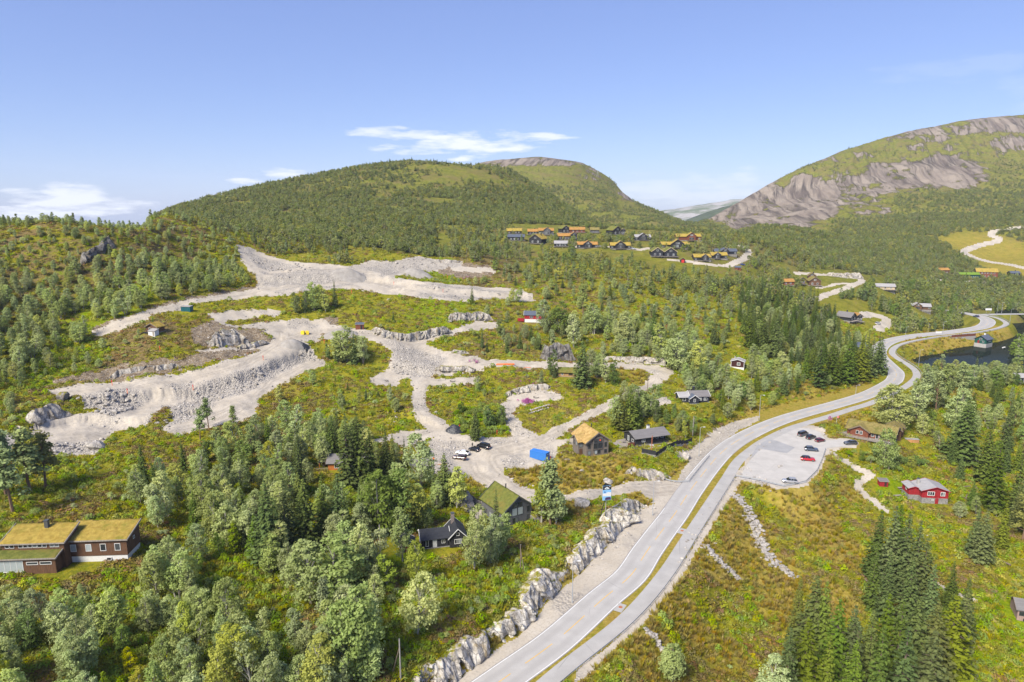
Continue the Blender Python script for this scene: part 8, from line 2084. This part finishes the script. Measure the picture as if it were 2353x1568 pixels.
def hill_cover():
    """scrub and low birch wood clothing the far hills"""
    rg = np.random.default_rng(9); n = 260000
    Y = np.exp(rg.uniform(math.log(480), math.log(2150), n)); X = Y * rg.uniform(-.86, .86, n); Z = h_at(X, Y)
    px, py = to_px(X, Y, Z)
    ok = (px > -60) & (px < 2420) & (py > 200) & (py < 700)
    i, j = cls_at(X, Y); rock = ATT['rock'][i, j]; dry = ATT['dry'][i, j]
    dens = .45 * fbm(X / 110, Y / 110, 3, 61) + .55 * fbm(X / 27, Y / 27, 3, 62)
    # thinner with height; denser on the lower flanks
    hill1 = (px < 1330); thr = np.where(hill1, .38 + np.clip((Z - 80) / 400, 0, .14), .37 + np.clip((Z - 120) / 900, 0, .18))
    thr = np.where((px > 1120) & (px < 1330) & (py > 430), .24, thr)
    ok &= (rg.random(n) < np.clip((dens - thr + .08) / .16, 0, 1) * .8) & (rock < .22 + .3 * rg.random(n) ** 3) & (dry < .35) & (FC['cls'][i, j] == 0) & ((Y > 640) | (px < 1000))
    ok &= ~((px > 1150) & (px < 1720) & (py > 515) & (py < 605) & (Y < 700))
    near = (Y < 900); ok &= near | (rg.random(n) < .85)
    X, Y, Z, px, py = X[ok], Y[ok], Z[ok], px[ok], py[ok]
    G = [[], [], [], [], []]
    for x, y, z, a, b in zip(X, Y, Z, px, py):
        r = rg.random()
        if r < .035: g, h = 3, rg.uniform(4, 8)
        elif r < (.60 if a < 1330 and z > 110 else .42): g, h = 4, rg.uniform(1.0, 2.6)
        else: g, h = int(rg.integers(3)), rg.uniform(2.4, 5.6) * (.7 if z > 150 else 1)
        G[g].append((x, y, z - .1, h * rg.uniform(1.0, 1.6), h, rg.uniform(0, 6.28), 0))
    S = [FARK['birch'][0][2], FARK['birch'][1][2], FARK['birch'][2][2], FARK['spruce'][0][2], FARK['bush'][0][2]]
    instancer('hillside_scrub', [(m, g) for m, g in zip(S, G) if g])
hill_cover()
def cushion(seed, mat, n=46, leaf=.16, hgt=.45):
    rg = np.random.default_rng(seed); L = Leaves(seed); a = rg.uniform(0, 6.28, n); r = rg.random(n) ** .5 * .6; z = hgt * (1 - (r / .68) ** 2) * rg.uniform(.6, 1.0, n)
    p = np.stack([np.cos(a) * r, np.sin(a) * r, z], 1); N = np.stack([np.cos(a) * r, np.sin(a) * r, np.full(n, .55)], 1) + rg.normal(0, .3, (n, 3)); L.add(p, N, leaf * rg.uniform(.6, 1.3, n)); V, Q = L.arrays(); return np_mesh('cushion', V, Q, mat)
def tuft(seed, mat, n=30, h=.5):
    rg = np.random.default_rng(seed); V = []; Q = []
    for k in range(n):
        a = rg.uniform(0, 6.28); r = rg.random() * .35; b = np.array([math.cos(a) * r, math.sin(a) * r, 0]); d = np.array([math.cos(a) * .3 + rg.normal(0, .2), math.sin(a) * .3 + rg.normal(0, .2), 1]) * h * rg.uniform(.6, 1.2); s = np.array([-math.sin(a), math.cos(a), 0]) * .05
        i = len(V); V += [b - s, b + s, b + d * .6 + s * .8, b + d - s * .4]; Q.append((i, i + 1, i + 2, i + 3))
    return np_mesh('tuft', np.array(V), np.array(Q), mat)
def ground_cover():
    rg = np.random.default_rng(15); n = 120000
    Y = np.exp(rg.uniform(math.log(85), math.log(470), n)); X = Y * rg.uniform(-.85, .85, n); Z = h_at(X, Y); px, py = to_px(X, Y, Z)
    i, j = cls_at(X, Y)
    ok = (px > -60) & (px < 2420) & (py < 1640) & (FC['cls'][i, j] == 0) & (FC['gdist'][i, j] > .3)
    X, Y, Z, i, j, px = X[ok], Y[ok], Z[ok], i[ok], j[ok], px[ok]
    ok = (sd_poly(X, Y, flat_poly, 5) > .8) & (sd_poly(X, Y, lake_poly, 5) > .5) & (dist_line(X, Y, main_line[::4]) > 6.2) & (dist_line(X, Y, path_line[::4]) > 2.6) & (np.hypot(X[:, None] - HC[None, :, 0], Y[:, None] - HC[None, :, 1]).min(1) > 6.5)
    for q, w in CHAN: ok &= dist_line(X, Y, q[::4]) > w
    X, Y, Z, i, j = X[ok], Y[ok], Z[ok], i[ok], j[ok]
    dry, lush, heath = ATT['dry'][i, j], ATT['lush'][i, j], ATT['heath'][i, j]
    pat = fbm(X / 9, Y / 9, 3, 71)
    HE, GR, BU, TU, DR = [], [], [], [], []
    for x, y, z, d, l, h, p, r in zip(X, Y, Z, dry, lush, heath, pat, rg.random(len(X))):
        s = rg.uniform(.6, 1.5) * (1 + y / 500); t = (x, y, z - .06, s, s * rg.uniform(.7, 1.2), rg.uniform(0, 6.28), 0)
        if d > .40:
            if r < .62: DR.append(t)
            elif r < .72: TU.append(t)
            elif r < .73: BU.append(t)
        elif l > .5:
            (BU if r < .22 else GR if r < .75 else TU).append(t)
        elif p > .57 - h * .25:
            if r < .6: HE.append(t)
            elif r < .8: GR.append(t)
        elif r < .45: GR.append(t)
        elif r < .60: BU.append(t)
        elif r < .72: TU.append(t)
    h2 = len(HE) // 2; g2 = len(GR) // 2; t2 = len(TU) // 2
    instancer('heather', [(cushion(1, 'heather_leaf'), HE[:h2]), (cushion(2, 'heather_leaf', 40, .2, .35), HE[h2:])])
    instancer('grass', [(cushion(3, 'grass_leaf', 44, .16, .3), GR[:g2]), (cushion(4, 'grass_leaf', 40, .2, .25), GR[g2:]), (tuft(5, 'grass_leaf'), TU[:t2]), (tuft(6, 'grass_leaf', 24, .7), TU[t2:])])
    instancer('dry_grass', [(tuft(9, 'dry_leaf'), DR[:len(DR) // 2]), (tuft(10, 'dry_leaf', 24, .65), DR[len(DR) // 2:])])
    instancer('low_bushes', [(cushion(7, 'bright_leaf', 60, .17, .8), BU)])
    F = []
    for bx, by, rx, ry, k in ((1215, 926, 22, 5, 45), (1700, 1215, 60, 10, 0), (1090, 834, 20, 4, 6), (1075, 640, 16, 4, 6), (1240, 880, 50, 10, 10), (1905, 966, 12, 4, 5)):
        for _ in range(k):
            g = hit(bx + rg.normal(0, rx * .4), by + rg.normal(0, ry * .4)); s = rg.uniform(.7, 1.3); F.append((g[0], g[1], g[2] - .05, s, s * 1.6, rg.uniform(0, 6), 0))
    instancer('fireweed', [(cushion(8, 'fireweed_leaf', 40, .15, .8), F)])
ground_cover()
def rubble():
    rg = np.random.default_rng(25); n = 150000
    Y = np.exp(rg.uniform(math.log(150), math.log(520), n)); X = Y * rg.uniform(-.75, .42, n); i, j = cls_at(X, Y)
    r = ATT['rubble'][i, j]; g = FC['gdist'][i, j]
    edge = (FC['cls'][i, j] == 1) & (g > -2.2)
    ok = ((FC['cls'][i, j] == 1) & ((rg.random(n) < r ** 1.5 * .75) | (edge & (rg.random(n) < .16)))) | ((FC['cls'][i, j] == 2) & (rg.random(n) < .10)) | ((FC['cls'][i, j] == 0) & (g < 3) & (rg.random(n) < .04))
    X, Y = X[ok], Y[ok]
    ok = (dist_line(X, Y, main_line[::4]) > 5.5) & (np.hypot(X[:, None] - HC[None, :, 0], Y[:, None] - HC[None, :, 1]).min(1) > 4); X, Y = X[ok], Y[ok]; Z = h_at(X, Y)
    G = [[] for _ in RUB]
    for k, (x, y, z) in enumerate(zip(X, Y, Z)):
        s = .22 + .75 * rg.random() ** 3; G[k % len(RUB)].append((x, y, z + s * .1, s * rg.uniform(.9, 1.4), s, rg.uniform(0, 6.28), rg.uniform(-.4, .4)))
    instancer('rubble', [(m, g) for m, g in zip(RUB, G) if g])
rubble()
# ------------------------------------------------------------------ the air
def haze():
    o = MB().box(-4200, 5200, -150, 8200, -130, 460).build('haze', 'white_paint')
    o.data.materials.clear()
    m = bpy.data.materials.new('haze_air'); m.use_nodes = True; nt = m.node_tree; nt.nodes.clear()
    out = nt.nodes.new('ShaderNodeOutputMaterial'); v = nt.nodes.new('ShaderNodeVolumePrincipled')
    v.inputs['Color'].default_value = (.80, .88, 1.0, 1); v.inputs['Density'].default_value = 5.5e-5; v.inputs['Anisotropy'].default_value = 0.0
    nt.links.new(v.outputs[0], out.inputs['Volume']); o.data.materials.append(m); tag(o, kind='stuff')
haze()
